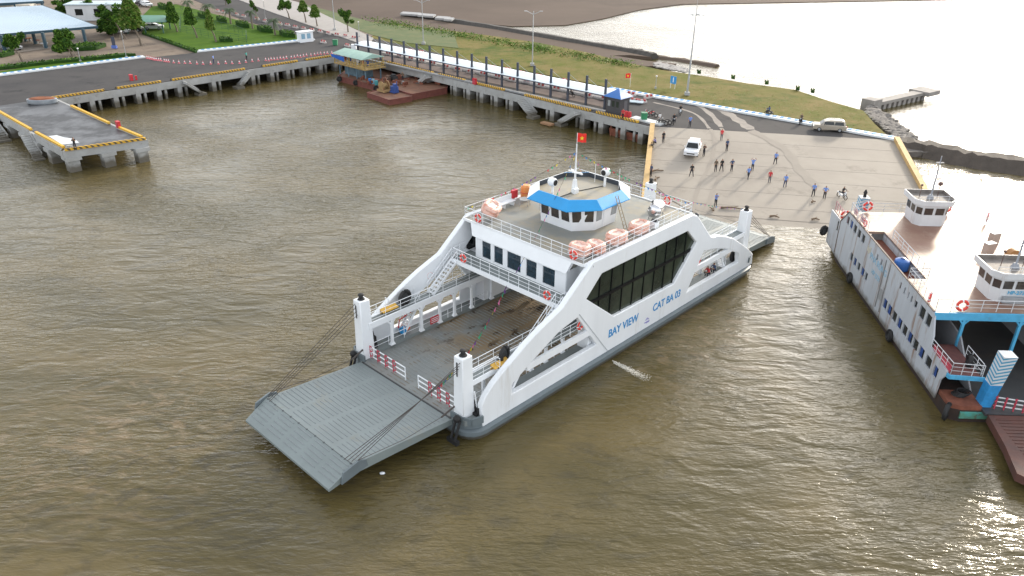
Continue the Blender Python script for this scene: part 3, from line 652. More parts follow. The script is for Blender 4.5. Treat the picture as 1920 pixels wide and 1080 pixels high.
# ramps
def ramp(sign, u0):
    X = lambda a: u0+sign*a
    r = MB(); Lp = [(0, 5.25, 1.30), (7.0 if sign > 0 else 8.2, 5.12, 2.05 if sign < 0 else 1.0), (8.6 if sign > 0 else 10.0, 5.0, 1.12 if sign < 0 else .35)]
    th = [(.45), (.75), (.18)]
    for (a, w_, z), (a2, w2, z2), t0, t1 in zip(Lp[:-1], Lp[1:], th[:-1], th[1:]):
        A_ = [(X(a), -w_, z), (X(a), w_, z), (X(a), w_, z-t0), (X(a), -w_, z-t0)]; B_ = [(X(a2), -w2, z2), (X(a2), w2, z2), (X(a2), w2, z2-t1), (X(a2), -w2, z2-t1)]
        r.loft(A_, B_, True)
    o = r.build('loading_ramp', mat('ramp_paint', (.20, .235, .235), .5, var=.12, scale=.4, stain=((.22, .20, .15), .35, .55, .5)), fer)
    rb = MB()
    ca = Lp[1][0]; ce = Lp[2][0]
    for i in range(21 if sign < 0 else 17):
        for lane in range(4):
            a = .55+i*.36; z = 1.30+(Lp[1][2]-1.30)*a/ca+.012; rb.box((X(a), -3.9+2.6*lane, z), (.07, 2.15, .025))
    for i in range(5):
        for lane in range(5):
            a = ca+.2+i*.29; z = Lp[1][2]+(Lp[2][2]-Lp[1][2])*(a-ca)/(ce-ca)+.012; rb.box((X(a), -4.1+2.05*lane, z), (.06, 1.6, .025), 0)
    rb.build('ramp_ribs', mat('ramp_rib_paint', (.215, .24, .25), .55, var=.12, scale=.5), o)
    h = MB(); h.tube([(X(.02), -5.1, 1.30), (X(.02), 5.1, 1.30)], .075, 8); h.build('hinge_bar', DARK, o)
    h = MB(); z1 = Lp[1][2]
    for k in range(11): h.box((X(ca), -4.9+.98*k, z1+.0), (.12, .08, .04))
    h.beam((X(8.2), -5.1, z1+.015), (X(8.2), 5.1, z1+.005), .03, .02); h.build('crease_hinges', mat('dull_steel', (.07, .08, .085), .6), o)
    for s in (-1, 1):
        h = MB(); h._add([(X(ca-1), s*5.16, z1-.5), (X(ca+1), s*5.12, z1-.9), (X(ca+.8), s*5.12, z1-.1), (X(ca-.3), s*5.16, z1+.2), (X(ca-.9), s*5.16, z1+.02), (X(ca-1), s*5.3, z1-.5), (X(ca+1), s*5.26, z1-.9), (X(ca+.8), s*5.26, z1-.1), (X(ca-.3), s*5.3, z1+.2), (X(ca-.9), s*5.3, z1+.02)], [(0, 1, 2, 3, 4), (5, 6, 7, 8, 9), (0, 1, 6, 5), (1, 2, 7, 6), (2, 3, 8, 7), (3, 4, 9, 8), (4, 0, 5, 9)])
        h.build('ramp_cheek', GREY, o)
        c = MB()
        for q in range(4):
            e = (X(ca-.2+.12*q), s*(5.15-.25*q), z1+.1); t = (u0-sign*.4, s*(5.85-.08*q), 6.1-.28*q)
            c.tube([e, t], .03, 4)
        c.build('hoist_cable', WIRE, o)
        c = MB(); c.tube([(X(.9), s*5.15, 1.9), (X(4.2), s*5.2, 1.85), (X(ca-.4), s*5.2, z1+.2)], .025, 4); c.tube([(X(-.3), s*5.25, 2.3), (X(.9), s*5.16, 1.9)], .07, 6); c.build('stay_rope', WIRE, o)
    return o
ramp(-1, 0.); ramp(1, LN)
# latch rams at the hull corners
for s in (-1, 1):
    for u, d in ((-.1, -1), (LN+.1, 1)):
        mb = MB(); mb.tube([(u, s*5.75, 1.7), (u+d*.55, s*5.75, .15)], .10, 7); mb.tube([(u, s*6.15, 1.65), (u+d*.55, s*6.15, .15)], .10, 7); mb.ball((u+.1*d, s*5.95, 1.8), .28, 8); mb.box((u+d*.5, s*5.95, .15), (.3, 1.0, .35)); mb.build('ramp_latch', BLACK, fer)
        mb = MB(); c_ = u-d*1.6; mb.lathe((c_, s*6.1, 1.95), [(.38, -.5), (.38, -.42), (.2, -.4), (.2, .4), (.38, .42), (.38, .5)], 12, 'y'); mb.box((c_, s*6.1, 1.7), (.9, .9, .22)); mb.box((c_-.4*d, s*6.25, 2.05), (.5, .4, .6)); mb.build('winch', BLACK, fer)
# red and white gate railings across the bow and stern
def gate(u, v0, v1, dz=0):
    n = 4; g = MB(); rd = MB(); d = (v1-v0)/(n+.55)
    for k in range(3):
        z = 1.62+k*.42; g.beam((u, v0, z), (u, v1, z), .05, .08)
    for v in (v0, v1): g.beam((u, v, 1.35), (u, v, 2.5), .06, .06)
    for k in range(n):
        a = v0+d*(k+.15); rd.box((u-.01, a+d*.24, 1.99), (.06, abs(d)*.34, .98))
    # open red bars instead of full plates
    rd = MB()
    for k in range(n):
        a = v0+d*(k+.02)
        for q in range(3): z = 1.62+q*.42; rd.beam((u, a, z), (u, a+d*.34, z), .055, .085)
        rd.beam((u, a, 1.38), (u, a, 2.5), .055, .055); rd.beam((u, a+d*.34, 1.45), (u, a+d*.34, 2.5), .04, .04)
    o = g.build('deck_gate', WHITE, fer); rd.build('red_bands', RAILRED, o)
gate(.75, 5.1, .75); gate(.75, -5.1, -.75); gate(LN-.75, 5.1, 1.0); gate(LN-.75, -5.1, -1.0)
# upper gallery, cabin and top deck
mb = MB(); mb.box((11.5, 0, 6.45), (2.2, 12.3, .12)); mb.build('gallery_floor', DECK, fer)
mb = MB(); mb.beam((10.35, -6.05, 6.38), (10.35, 6.05, 6.38), .12, .38); mb.build('gallery_beam', WHITE, fer)
r1 = MB(); rail(r1, [(10.4, -5.9, 6.5), (10.4, 5.9, 6.5)], 1., 1.05); rail(r1, [(12.2, -6.3, 6.5), (10.4, -5.9, 6.5)], 1., 1.); rail(r1, [(12.2, 6.3, 6.5), (10.4, 5.9, 6.5)], 1., 1.); r1.build('gallery_railing', WHITE, fer)
mb = MB(); mb.box((28.1, 0, 6.45), (2.2, 12.3, .12)); mb.build('gallery_floor', DECK, fer)
r1 = MB(); rail(r1, [(29.1, -5.9, 6.5), (29.1, 5.9, 6.5)], 1., 1.05); r1.build('gallery_railing', WHITE, fer)
# ceiling of car deck under the cabin
mb = MB(); mb.box((19.75, 0, 6.35), (15.3, 13.0-.1, .2)); mb.build('cabin_floor', WHITE, fer)
# cabin walls with window openings at the front
cab = MB(); ww = [(4.15, 3.15), (2.75, 1.75), (1.25, -.25), (-.85, -1.95), (-2.6, -3.85)]
holes = [[(a, 6.72), (a, 8.2), (b, 8.2), (b, 6.72)] for a, b in ww]
cab.cutout([(4.9, 6.42), (4.9, 8.5), (-4.95, 8.5), (-4.95, 6.42)], holes, lambda a, b: (12.05, a, b), lambda a, b: (12.17, a, b))
for s in (-1, 1): cab.box((12.9, s*4.92, 7.45), (1.6, .12, 2.1)); cab.box((13.7, s*5.66, 7.4), (.1, 1.5, 2.2))
cb = cab.build('passenger_cabin', WHITE, fer); MB().box((27., 0, 7.45), (.12, 9.8, 2.1)).build('aft_bulkhead', WHITE, fer)
for a, b in ww:
    w_ = MB().box((12.14, (a+b)/2, 7.46), (.02, abs(a-b)+.04, 1.5)).build('window', mat('blue_dark_glass', (.012, .03, .045), .08, var=.5, scale=.9, spec=.8), cb)
for s in (-1, 1): MB().box((13.63, s*5.75, 7.4), (.05, .8, 1.75)).build('side_doorway', mat('doorway_shade', (.02, .02, .022), .6), cb)  # near-black panel paints the shade inside the open side doorway
mb = MB()     # sloping fascia from top deck down to the cabin eave
mb._add([(12.13, 5.6, 9.5), (12.13, -5.45, 9.5), (11.82, -5.1, 8.42), (11.82, 5.1, 8.42), (12.35, 5.6, 9.3), (12.35, -5.45, 9.3), (12.1, -5.05, 8.36), (12.1, 5.05, 8.36)],
        [(0, 1, 2, 3), (4, 5, 6, 7), (0, 1, 5, 4), (1, 2, 6, 5), (2, 3, 7, 6), (3, 0, 4, 7)])
mb.build('front_fascia', WHITE, fer)
TD = mat('top_deck_paint', (.24, .25, .235), .6, var=.10, scale=.3, stain=((.34, .29, .20), .25, .48, .7))
mb = MB(); mb.slab([(12.2, -6.5), (27.0, -6.5), (27.0, 6.5), (12.2, 6.5)], 9.3, 9.48); mb.build('top_deck', TD, fer)
mb = MB()
for a, b in (((12.15, 6.45), (12.15, -6.45)), ((12.15, -6.48), (26.9, -6.48)), ((26.95, -6.45), (26.95, 6.45)), ((26.9, 6.48), (12.15, 6.48))): mb.beam((*a, 9.45), (*b, 9.45), .10, .22)
mb.build('deck_edge', WHITE, fer)
r1 = MB(); rail(r1, [(12.25, -6.4, 9.5), (26.85, -6.4, 9.5), (26.85, 6.4, 9.5), (12.25, 6.4, 9.5), (12.25, -6.4, 9.5)], 1.0, 1.05); r1.build('top_railing', WHITE, fer)
for u in (12.8, 27.3):
    MB().ball((u, -6.7, 9.32), .22, 8).build('corner_light', DARK, fer)
# stairs: car deck to walkway, walkway to gallery, through front openings
def stair(p, q, w_=.7, n=10, name='stairway'):
    p, q = Vector(p), Vector(q); d = q-p; s = Vector((-d.y, d.x, 0)).normalized()*w_/2; mb = MB()
    for t in (-1, 1):
        mb.beam(p+s*t, q+s*t, .06, .22); mb.beam(p+s*t+Vector((0, 0, .9)), q+s*t+Vector((0, 0, .9)), .045, .045)
        mb.beam(p+s*t+Vector((0, 0, .5)), q+s*t+Vector((0, 0, .5)), .03, .03)
        for k in (0, .33, .66, 1): c = p.lerp(q, k)+s*t; mb.beam(c, c+Vector((0, 0, .9)), .04, .04)
    for k in range(n): mb.box(p.lerp(q, (k+.5)/n), (.24, w_, .04))
    return mb.build(name, WHITE, fer)
for s in (-1, 1):
    stair((7.6, s*5.75, 4.25), (10.4, s*5.75, 6.5)); stair((4.6, s*6.0, 1.65), (6.4, s*6.0, 4.1)); stair((34.6, s*6.0, 1.65), (33., s*6.0, 4.1))
    mb = MB(); mb.beam((1.5, s*6.2, 1.8), (1.1, s*6.35, 3.6), .08, .08); mb.build('brace', WHITE, fer)
# red fire main and wall signs on the port inner side
mb = MB(); mb.tube([(4.6, 6.36, 2.0), (4.7, 6.34, 2.7), (6.0, 6.34, 3.0), (13.4, 6.34, 3.1), (16, 5.3, 3.1)], .06, 6); mb.build('fire_main', RED, fer)
mb = MB(); mb.box((12.6, 6.30, 3.35), (1.7, .04, .5)); mb.box((10.6, 6.30, 3.05), (.5, .05, .4)); mb.build('red_notice', RED, fer)
mb = MB(); mb.box((7.55, 5.26, 2.05), (.9, .05, .62)); mb.build('rail_board', RED, fer)
mb = MB()
for k in range(3): mb.box((7.55, 5.22, 1.9+k*.16), (.75, .02, .05))
mb.build('board_bars', WHITE, fer)
mb = MB(); mb.cutout([(11.4, 1.5), (11.4, 4.0), (16, 4.0), (16, 1.5)], [], lambda a, b: (a, 6.38, b), lambda a, b: (a, 6.34, b)); mb.build('inner_plating', WHITE, fer)

# wheelhouse
wh = empty('x', (0, 0, 0)); bpy.data.objects.remove(wh)
def octa(z, u0, u1, h1, c0, h2): return [(u0, -h1, z), (u0+c0, -h2, z), (u1-c0, -h2, z), (u1, -h1, z), (u1, h1, z), (u1-c0, h2, z), (u0+c0, h2, z), (u0, h1, z)]
base = octa(9.45, 16.5, 22.2, 1.66, 1.5, 2.85); topr = octa(11.72, 16.2, 22.5, 1.62, 1.55, 3.05)
whm = MB(); whm.loft(base, topr, True); WHo = whm.build('wheelhouse', WHITE, fer)
def lerp3(a, b, t): return tuple(x+(y-x)*t for x, y in zip(a, b))
def wall_pt(i, s, t, out=.03):
    j = (i+1) % 8; a = Vector(lerp3(base[i], base[j], s)); b = Vector(lerp3(topr[i], topr[j], s)); e = Vector(base[j])-Vector(base[i]); nrm = Vector((e.y, -e.x, 0)).normalized()
    c = Vector((19.35, 0, 0)); 
    if nrm.dot(a-c) < 0: nrm = -nrm
    return a.lerp(b, t)+nrm*out
def wquad(i, s0, s1, t0, t1, name, m, out=.03): 
    o = MB(); o._add([wall_pt(i, s, t, out) for s, t in ((s0, t0), (s1, t0), (s1, t1), (s0, t1))]+[wall_pt(i, s, t, .0) for s, t in ((s0, t0), (s1, t0), (s1, t1), (s0, t1))], [(0, 1, 2, 3), (0, 1, 5, 4), (1, 2, 6, 5), (2, 3, 7, 6), (3, 0, 4, 7)]); return o.build(name, m, WHo)
WG = mat('brown_glass', (.07, .055, .04), .08, var=.7, scale=1.4, spec=.9, col2=(.02, .02, .025)); WG2 = mat('pale_glass', (.30, .32, .33), .15, var=.2, scale=1)
for i in range(8):
    n_ = {0: 2, 1: 3, 2: 2, 3: 3, 4: 2, 5: 3, 6: 2, 7: 3}[i]
    for k in range(n_):
        if i == 1 and k == 1: continue
        wquad(i, (k+.14)/n_, (k+.86)/n_, .36, .88, 'window', WG if i in (0, 7) else WG2 if i in (1,) else GLASS)
wquad(1, .36, .62, .03, .92, 'cabin_door', WHITE, .06)
# lifted door leaf
brL = octa(11.66, 15.2, 23.5, 2.1, 2.3, 3.88); brU = octa(12.26, 16.05, 22.65, 1.63, 1.65, 3.12); flr = 11.85
mb = MB(); side = []
for i in range(8):
    j = (i+1) % 8; mb = MB(); mb._add([brL[i], brL[j], brU[j], brU[i], (*brL[i][:2], brL[i][2]-.07), (*brL[j][:2], brL[j][2]-.07)], [(0, 1, 2, 3), (4, 5, 1, 0)])
    inn = [tuple(Vector(brU[k])+(Vector((19.35, 0, brU[k][2]))-Vector(brU[k])).normalized()*.08) for k in (i, j)]
    mb.quad(brU[i], brU[j], inn[1], inn[0])
    blue = i in (7, 0, 1, 4, 3)
    mb.build('brow', BLUE if i in (7, 0, 1) else (BLUE if i == 4 else WHITE), WHo)
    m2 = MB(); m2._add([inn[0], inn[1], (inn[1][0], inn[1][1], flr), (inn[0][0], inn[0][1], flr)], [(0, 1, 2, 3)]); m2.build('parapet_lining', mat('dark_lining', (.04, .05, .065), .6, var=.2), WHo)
mb = MB(); mb._add([(p[0]*.995+.1, p[1]*.99, flr) for p in brU]+[(p[0], p[1], 11.6) for p in brL], [tuple(range(8)), tuple(range(8, 16))]); mb.build('roof', mat('roof_paint', (.34, .31, .25), .7, scale=.5, col2=(.25, .245, .22), stain=((.40, .33, .2), .6, .5, .6)), WHo)
# mast
ms_ = MB(); ms_.tube([(18.7, 0, flr), (18.7, 0, 15.9)], .10, 8, r2=.045); ms_.box((18.7, 0, flr+.55), (.42, .42, 1.1), taper=.55); ms_.box((18.7, 0, 13.55), (.12, 1.5, .10)); ms_.box((18.55, -.3, 13.62), (.1, .8, .07), R(30)); ms_.box((18.75, .3, 13.62), (.1, .8, .07), R(-30)); ms_.box((18.55, -.2, flr+.2), (.5, .35, .4))
mo = ms_.build('mast', WHITE, WHo)
for u, v, h in ((21.9, .4, 1.6), (22.1, -2.0, 1.7)):
    MB().tube([(u, v, flr), (u, v, flr+h)], .022, 5).build('antenna', WHITE, WHo)
for u, v, dy in ((16.55, .55, 1), (21.6, -.9, -1)):
    o_ = MB(); o_.tube([(u, v, flr), (u, v, flr+1.05)], .10, 8); p = MB()
    p.lathe((u, v, flr+1.25), [(.30, -.28), (.36, -.1), (.36, .15), (.30, .32), (.1, .36)], 14, 'x' if dy < 0 else 'y'); a = o_.build('searchlight', WHITE, WHo); p.build('lamp_drum', WHITE, a)
    q = MB(); q.lathe((u, v-.29, flr+1.25) if dy > 0 else (u-.29, v, flr+1.25), [(.24, -.02), (.24, .0)], 14, 'y' if dy > 0 else 'x'); q.build('lens', BLACK, a)
cbm = MB(); cbm.tube([(16.4, 0, flr+.04), (18.6, 0, flr+.04), (21.5, -.8, flr+.04)], .035, 5); cbm.build('cable_duct', DARK, WHo)
# seating and machinery silhouettes seen through the glass are left to the tinted panes

# ================= OLD FERRY AT THE RIGHT =================
o2 = at(1752, 582, 6.1); o2.z = 0
fb = empty('old_car_ferry', o2, R(86), 'rust streaked old ferry with white wall and two small wheelhouses moored at right', 'ferry')
# local frame: x runs aft, y runs to starboard's opposite (negative y is to the right of the picture); slight skew of the transoms
KX = math.tan(R(2.5))
def G(u, v, z): return (u+KX*v, -v, z)      # v measured across the ship to the right
W2 = 12.6
HULL2 = mat('old_hull_paint', (.05, .028, .02), .8, var=.3, scale=1.2, col2=(.025, .02, .018))
ROOF2 = mat('worn_red_roof', (.20, .10, .068), .5, scale=.35, col2=(.27, .17, .12), stain=((.34, .27, .21), .3, .50, .6), bump=.15)
DECK2 = mat('old_deck', (.035, .037, .04), .5, scale=.4, col2=(.06, .06, .06), stain=((.13, .08, .05), .6, .58, .6))
WALL2 = mat('streaked_white_wall', (.44, .47, .51), .6, var=.10, scale=.8, stain=((.22, .12, .065), 1.3, .53, .8), streak=1, tide=.9)
PNK = mat('faded_red_rail', (.50, .25, .26), .6, var=.3, scale=2)
mb = MB(); hp = [(-5.35, .3), (-5.7, 1.0), (-5.6, W2-1), (-5.2, W2), (24, W2), (25.8, W2-2), (26, 3), (25.4, .75), (22, .14), (-5, .14)]
mb.slab([G(a, b, 0)[:2] for a, b in hp], -1.2, .95); mb.build('hull', HULL2, fb)
mb = MB(); mb.slab([G(a, b, 0)[:2] for a, b in [(-6.2, 2.4), (-6.2, W2-2.4), (26, W2-2.4), (26, 2.4)]], .9, 1.12); mb.build('car_deck', DECK2, fb)
mb = MB(); mb.slab([G(a, b, 0)[:2] for a, b in [(-5.3, .2), (-5.6, 1.), (-5.6, 2.4), (-3.5, 2.4), (-3.5, .2)]], .9, 1.3); mb.build('fore_corner', RUST, fb)
mb = MB(); mb.beam(G(-5.72, .9, .62), G(-5.72, 3.3, .62), .12, .55); mb.build('bow_band', mat('turquoise_paint', (.08, .38, .36), .6, scale=1.5, col2=(.10, .22, .12), stain=((.12, .05, .03), 2, .55, .9)), fb)
# starboard wall plate with windows
wo = [(-3.5, .5), (-3.55, 2.2), (-4.1, 2.95), (-4.1, 3.3), (-.95, 3.42), (-.95, 4.4), (-.15, 6.05), (20.6, 6.05), (22.4, 4.35), (25.6, 4.35), (25.4, .8), (20, .5)]
rows = []
def wrow(lst, z0, z1, sk=.0): rows.extend([[(a, z0), (a+sk, z1), (b+sk, z1), (b, z0)] for a, b in lst])
wrow([(20.2, 20.9), (19.1, 19.8), (17.9, 18.7), (16.7, 17.5), (15.5, 16.3)], 4.75, 5.55)
wrow([(17.3, 18.), (16.2, 16.9), (15.1, 15.8), (13.9, 14.7), (13., 13.6)], 2.05, 2.85)
wrow([(7.75, 8.6), (6.6, 7.5), (5.45, 6.35), (4.25, 5.15), (3.1, 4.0), (1.95, 2.85), (.8, 1.7), (-.4, .5), (-1.8, -.8), (-3.0, -2.3)], 1.85, 2.75)
wrow([(1.15, 2.1), (-.05, .85)], 4.5, 5.5)
wrow([(11.8, 12.1), (10.7, 11.0), (6.1, 6.35), (5.2, 5.45), (4.4, 4.6), (3.7, 3.95), (2.7, 3.2)], 4.75, 5.35)
wp = MB().cutout(wo, rows, lambda a, b: G(a, -.02, b), lambda a, b: G(a, .10, b)).build('side_wall', WALL2, fb)
CUR = mat('blue_curtain', (.02, .06, .22), .6, var=.5, scale=2)
for i, r_ in enumerate(rows):
    a, b, z0, z1 = r_[0][0], r_[2][0], r_[0][1], r_[1][1]
    mb = MB(); mb._add([G(a-.03, .09, z0-.03), G(b+.03, .09, z0-.03), G(b+.03, .09, z1+.03), G(a-.03, .09, z1+.03), G(a-.03, .11, z0-.03), G(b+.03, .11, z0-.03), G(b+.03, .11, z1+.03), G(a-.03, .11, z1+.03)], [(0, 1, 2, 3), (4, 5, 6, 7), (0, 1, 5, 4), (1, 2, 6, 5), (2, 3, 7, 6), (3, 0, 4, 7)])
    w_ = mb.build('window', GLASS if i % 3 else mats_ if False else GLASS, wp)
    if i in (1, 6, 8, 10, 11, 13, 15, 17, 19): MB().box(G(a+(b-a)*.7, .075, (z0+z1)/2), ((b-a)*.45, .02, (z1-z0)*.98)).build('curtain', CUR, w_)
MB().box(G(9.4, .02, 2.6), (.7, .16, 1.0)).build('wall_locker', mat('grey_metal', (.3, .31, .32), .5), wp)
MB().box(G(22.9, -.03, 3.6), (.25, .03, 1.0)).build('slit_window', GLASS, wp)
for u in (9.9, 8.9): MB().box(G(u, -.05, 3.4), (.10, .06, 4.6)).build('down_pipe', mat('dull_pipe', (.25, .25, .25), .6), wp)
mb = MB(); mb.beam(G(-.1, -.03, 6.08), G(20.6, -.03, 6.08), .14, .08); mb.beam(G(20.6, -.03, 6.05), G(22.4, -.03, 4.35), .1, .1); mb.beam(G(22.4, -.03, 4.3), G(22.3, -.04, .9), .08, .08); mb.build('wall_trim', mat('dark_trim', (.16, .12, .10), .7), fb)
FM2 = Matrix(((-1, 0, 0, 0), (0, 0, 1, 0), (0, 1, 0, 0), (0, 0, 0, 1)))
PALEB = mat('faded_blue_lettering', (.24, .42, .56), .6, var=.35, scale=4)
for t, u, z, s in (('PHA RUNG', 13.5, 4.3, .85), ('HP 2731', 12.4, 3.3, .62)):
    text(t, s, PALEB, fb, Matrix.Translation(G(u, -.03, z)) @ FM2, 'lettering', .008, .012, 1.)
mb = MB(); 
for k, (du, dz) in enumerate(((0, 0), (.3, -.12), (.6, .1))): mb.box(G(14.3-du, -.035, 4.9+dz), (.22, .02, .55))
mb.build('faded_emblem', mat('faded_cream', (.50, .48, .40), .6, var=.3, scale=3), fb)
# far (port) wall and inner casings, roof
mb = MB(); mb.cutout([(-2, .95), (-2, 5.8), (16.4, 5.8), (16.4, 4), (22, 4), (22, .95)], [], lambda a, b: G(a, W2, b), lambda a, b: G(a, W2-.12, b)); mb.build('port_wall', WALL2, fb)
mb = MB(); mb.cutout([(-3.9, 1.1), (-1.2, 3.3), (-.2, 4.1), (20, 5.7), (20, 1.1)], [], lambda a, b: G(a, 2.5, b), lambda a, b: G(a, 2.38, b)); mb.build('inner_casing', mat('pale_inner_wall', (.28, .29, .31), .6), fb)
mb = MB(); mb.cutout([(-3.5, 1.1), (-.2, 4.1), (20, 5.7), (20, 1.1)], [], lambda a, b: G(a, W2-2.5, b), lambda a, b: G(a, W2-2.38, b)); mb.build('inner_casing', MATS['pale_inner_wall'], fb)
roofp = [(-.1, 0), (5.5, .0), (5.5, 1.6), (15.5, 1.6), (15.5, 0), (20.6, 0), (20.6, W2-1.6), (16.5, W2), (-.1, W2)]
mb = MB(); mb.slab([G(a, b, 0)[:2] for a, b in roofp], 5.85, 6.08); mb.build('roof_deck', ROOF2, fb)
mb = MB(); mb.slab([G(a, b, 0)[:2] for a, b in [(5.5, .08), (15.5, .08), (15.5, 1.6), (5.5, 1.6)]], 5.15, 5.25); mb.build('recess_floor', RUST, fb)
mb = MB(); mb.cutout([(5.5, 5.2), (5.5, 6.0), (15.5, 6.0), (15.5, 5.2)], [], lambda a, b: G(a, 1.6, b), lambda a, b: G(a, 1.66, b)); mb.build('recess_wall', WALL2, fb)
# front beam and posts, sky blue
mb = MB(); mb.beam(G(-.2, 0, 5.75), G(-.2, W2, 5.75), .16, .62); mb.build('front_beam', BLUE2, fb)
for v in (2.35, 6.6, W2-2.4):
    mb = MB(); mb.beam(G(-.15, v, 1.0), G(-.15, v, 5.5), .2, .2)
    for d in (-1, 1): mb.beam(G(-.15, v+d*.02, 5.05), G(-.15, v+d*.35, 5.46), .16, .12)
    mb.build('blue_post', BLUE2, fb)
# low fore platform
mb = MB(); mb.slab([G(a, b, 0)[:2] for a, b in [(-4.35, .1), (-4.6, 2.3), (0, 2.3), (0, .1)]], 3.05, 3.15); mb.build('fore_platform', mat('dark_red_deck', (.13, .05, .045), .7, var=.3, scale=2), fb)
mb = MB(); mb.beam(G(-4.4, .1, 3.0), G(-4.62, 2.5, 3.0), .1, .34); mb.beam(G(-4.4, .1, 3.0), G(-4.1, .05, 3.0), .1, .34); mb.build('platform_edge', BLUE2, fb)
r1 = MB(); rail(r1, [G(-.9, .05, 3.2), G(-4.35, .15, 3.2), G(-4.6, 2.3, 3.2)], .95, .8, .03); rail(r1, [G(-4.4, 2.3, 3.2), G(-1.8, 2.3, 3.2)], .95, .8, .03); r1.build('platform_railing', WHITE2, fb)
for a, b in ((( -1.2), (-2.6)), ((-2.7), (-4.2))): MB().cutout([(a, 3.25), (a, 3.85), (b, 3.85), (b, 3.25)], [], lambda x, y: G(x, .12, y), lambda x, y: G(x, .15, y)).build('red_rail_cloth', RAILRED, fb)
# striped pylons
BST = mat('pale_blue_stripe', (.07, .30, .48), .6)
def pyl2(u, v, z0, z1, lean):
    mb = MB(); wd = .38; tp = (u-lean, v+.35)
    mb.loft([G(u+a*wd, v+b*wd, z0) for a, b in ((-1, -1), (1, -1), (1, 1), (-1, 1))], [G(tp[0]+a*wd*1.25, tp[1]+b*wd*1.25, z1) for a, b in ((-1, -1), (1, -1), (1, 1), (-1, 1))], True)
    p = mb.build('ramp_post', WHITE2, fb); st = MB(); L_ = z1-3.1; n = 8
    for k in range(n):
        for ax in (0, 1):
            q = []
            for e, tt in ((-1, 3.15+L_*k/n), (1, 3.15+L_*(k+.75)/n), (1, 3.15+L_*(k+1.2)/n), (-1, 3.15+L_*(k+.45)/n)):
                f_ = min(1, (tt-z0)/(z1-z0)); cu = u+(tp[0]-u)*f_; cv = v+(tp[1]-v)*f_; ww_ = wd*(1+.25*f_)+.006
                q.append(G(cu-ww_, cv+e*ww_, min(tt, z1)) if ax == 0 else G(cu+e*ww_, cv-ww_, min(tt, z1)))
            st.quad(*q)
    st.build('slanted_stripes', BST, p)
    lo = MB(); lo.loft([G(u+a*(wd+.02), v+b*(wd+.02), z0) for a, b in ((-1, -1), (1, -1), (1, 1), (-1, 1))], [G(u-lean*.4+a*(wd*1.1+.02), v+.14+b*(wd*1.1+.02), 3.1) for a, b in ((-1, -1), (1, -1), (1, 1), (-1, 1))], True); lo.build('blue_foot', mat('deep_blue_foot', (.03, .25, .55), .5, var=.2, scale=3), p)
    return p
pyl2(-5.0, 2.75, 1.1, 5.6, .3); pyl2(-5.0, W2-2.7, 1.1, 5.6, .3); pyl2(25.2, 2.7, 1.1, 5.9, -.3)
MB().lathe(G(25.5, 3.05, 5.9), [(.2, 0), (.15, .3), (.22, .45), (.05, .8)], 8).build('lamp_head', BLACK, fb)
# rear low part
mb = MB(); mb.slab([G(a, b, 0)[:2] for a, b in [(20.5, .08), (25.5, .3), (25.5, 2.3), (20.5, 2.3)]], 4.2, 4.3); mb.build('aft_platform', ROOF2, fb)
r1 = MB(); rail(r1, [G(20.9, .1, 4.4), G(25.5, .3, 4.4)], .95, .8, .035); r1.build('aft_railing', PNK, fb)
# rails round the roof
r1 = MB(); rail(r1, [G(15.6, .08, 6.1), G(20.6, .08, 6.1)], .95, 1.0, .03); rail(r1, [G(20.5, .1, 6.1), G(20.5, W2-1.6, 6.1), G(16.5, W2-.1, 6.1), G(0, W2-.1, 6.1)], .95, 1.6, .025)
rail(r1, [G(13.6, 1.65, 6.1), G(5.5, 1.65, 6.1), G(5.5, .08, 6.1), G(0, .08, 6.1)], .95, 1.2, .03); rail(r1, [G(.0, .08, 6.1), G(0, W2-.1, 6.1)], .95, 1.15, .03); r1.build('roof_railing', WHITE2, fb)
for a, b in ((17, 18), (19, 20)): MB().cutout([(a, 6.2), (a, 6.8), (b, 6.8), (b, 6.2)], [], lambda x, y: G(x, .14, y), lambda x, y: G(x, .16, y)).build('pink_rail_cloth', PNK, fb)
# ramp
mb = MB(); pr_ = [(-6.2, 2.6), (-9.8, 2.1), (-12.6, 1.5), (-13.3, 2.2), (-13.3, W2-2.2), (-12.6, W2-1.5), (-6.2, W2-2.6)]
mb.slab([G(a, b, 0)[:2] for a, b in pr_], .45, 1.05); rp = mb.build('loading_ramp', mat('rusty_ramp', (.12, .045, .033), .65, scale=.8, col2=(.07, .035, .03), bump=.2), fb)
mb = MB()
for i in range(16): mb.beam(G(-6.8-i*.38, 2.9, 1.07), G(-6.8-i*.38, W2-2.9, 1.07), .08, .04)
mb.build('ramp_ribs', MATS['rusty_ramp'], rp)
mb = MB(); mb.beam(G(-6.2, 2.6, 1.1), G(-6.2, W2-2.6, 1.1), .1, .06); mb.build('hinge_bar', DARK, rp)
gt = MB(); rd = MB()
for k in range(3): gt.beam(G(-5.5, 3.2, 1.4+.35*k), G(-6.0, 5.2, 1.4+.35*k), .05, .08)
for k in range(4):
    t = .05+k*.3; c_ = Vector(G(-5.5, 3.2, 1.1)).lerp(Vector(G(-6.0, 5.2, 1.1)), t)
    for z in (1.4, 1.75, 2.1): rd.box((c_.x, c_.y, z), (.07, .22, .09))
    rd.box((c_.x, c_.y, 1.65), (.07, .07, 1.1))
g_ = gt.build('deck_gate', WHITE2, fb); rd.build('red_bands', RAILRED, g_)
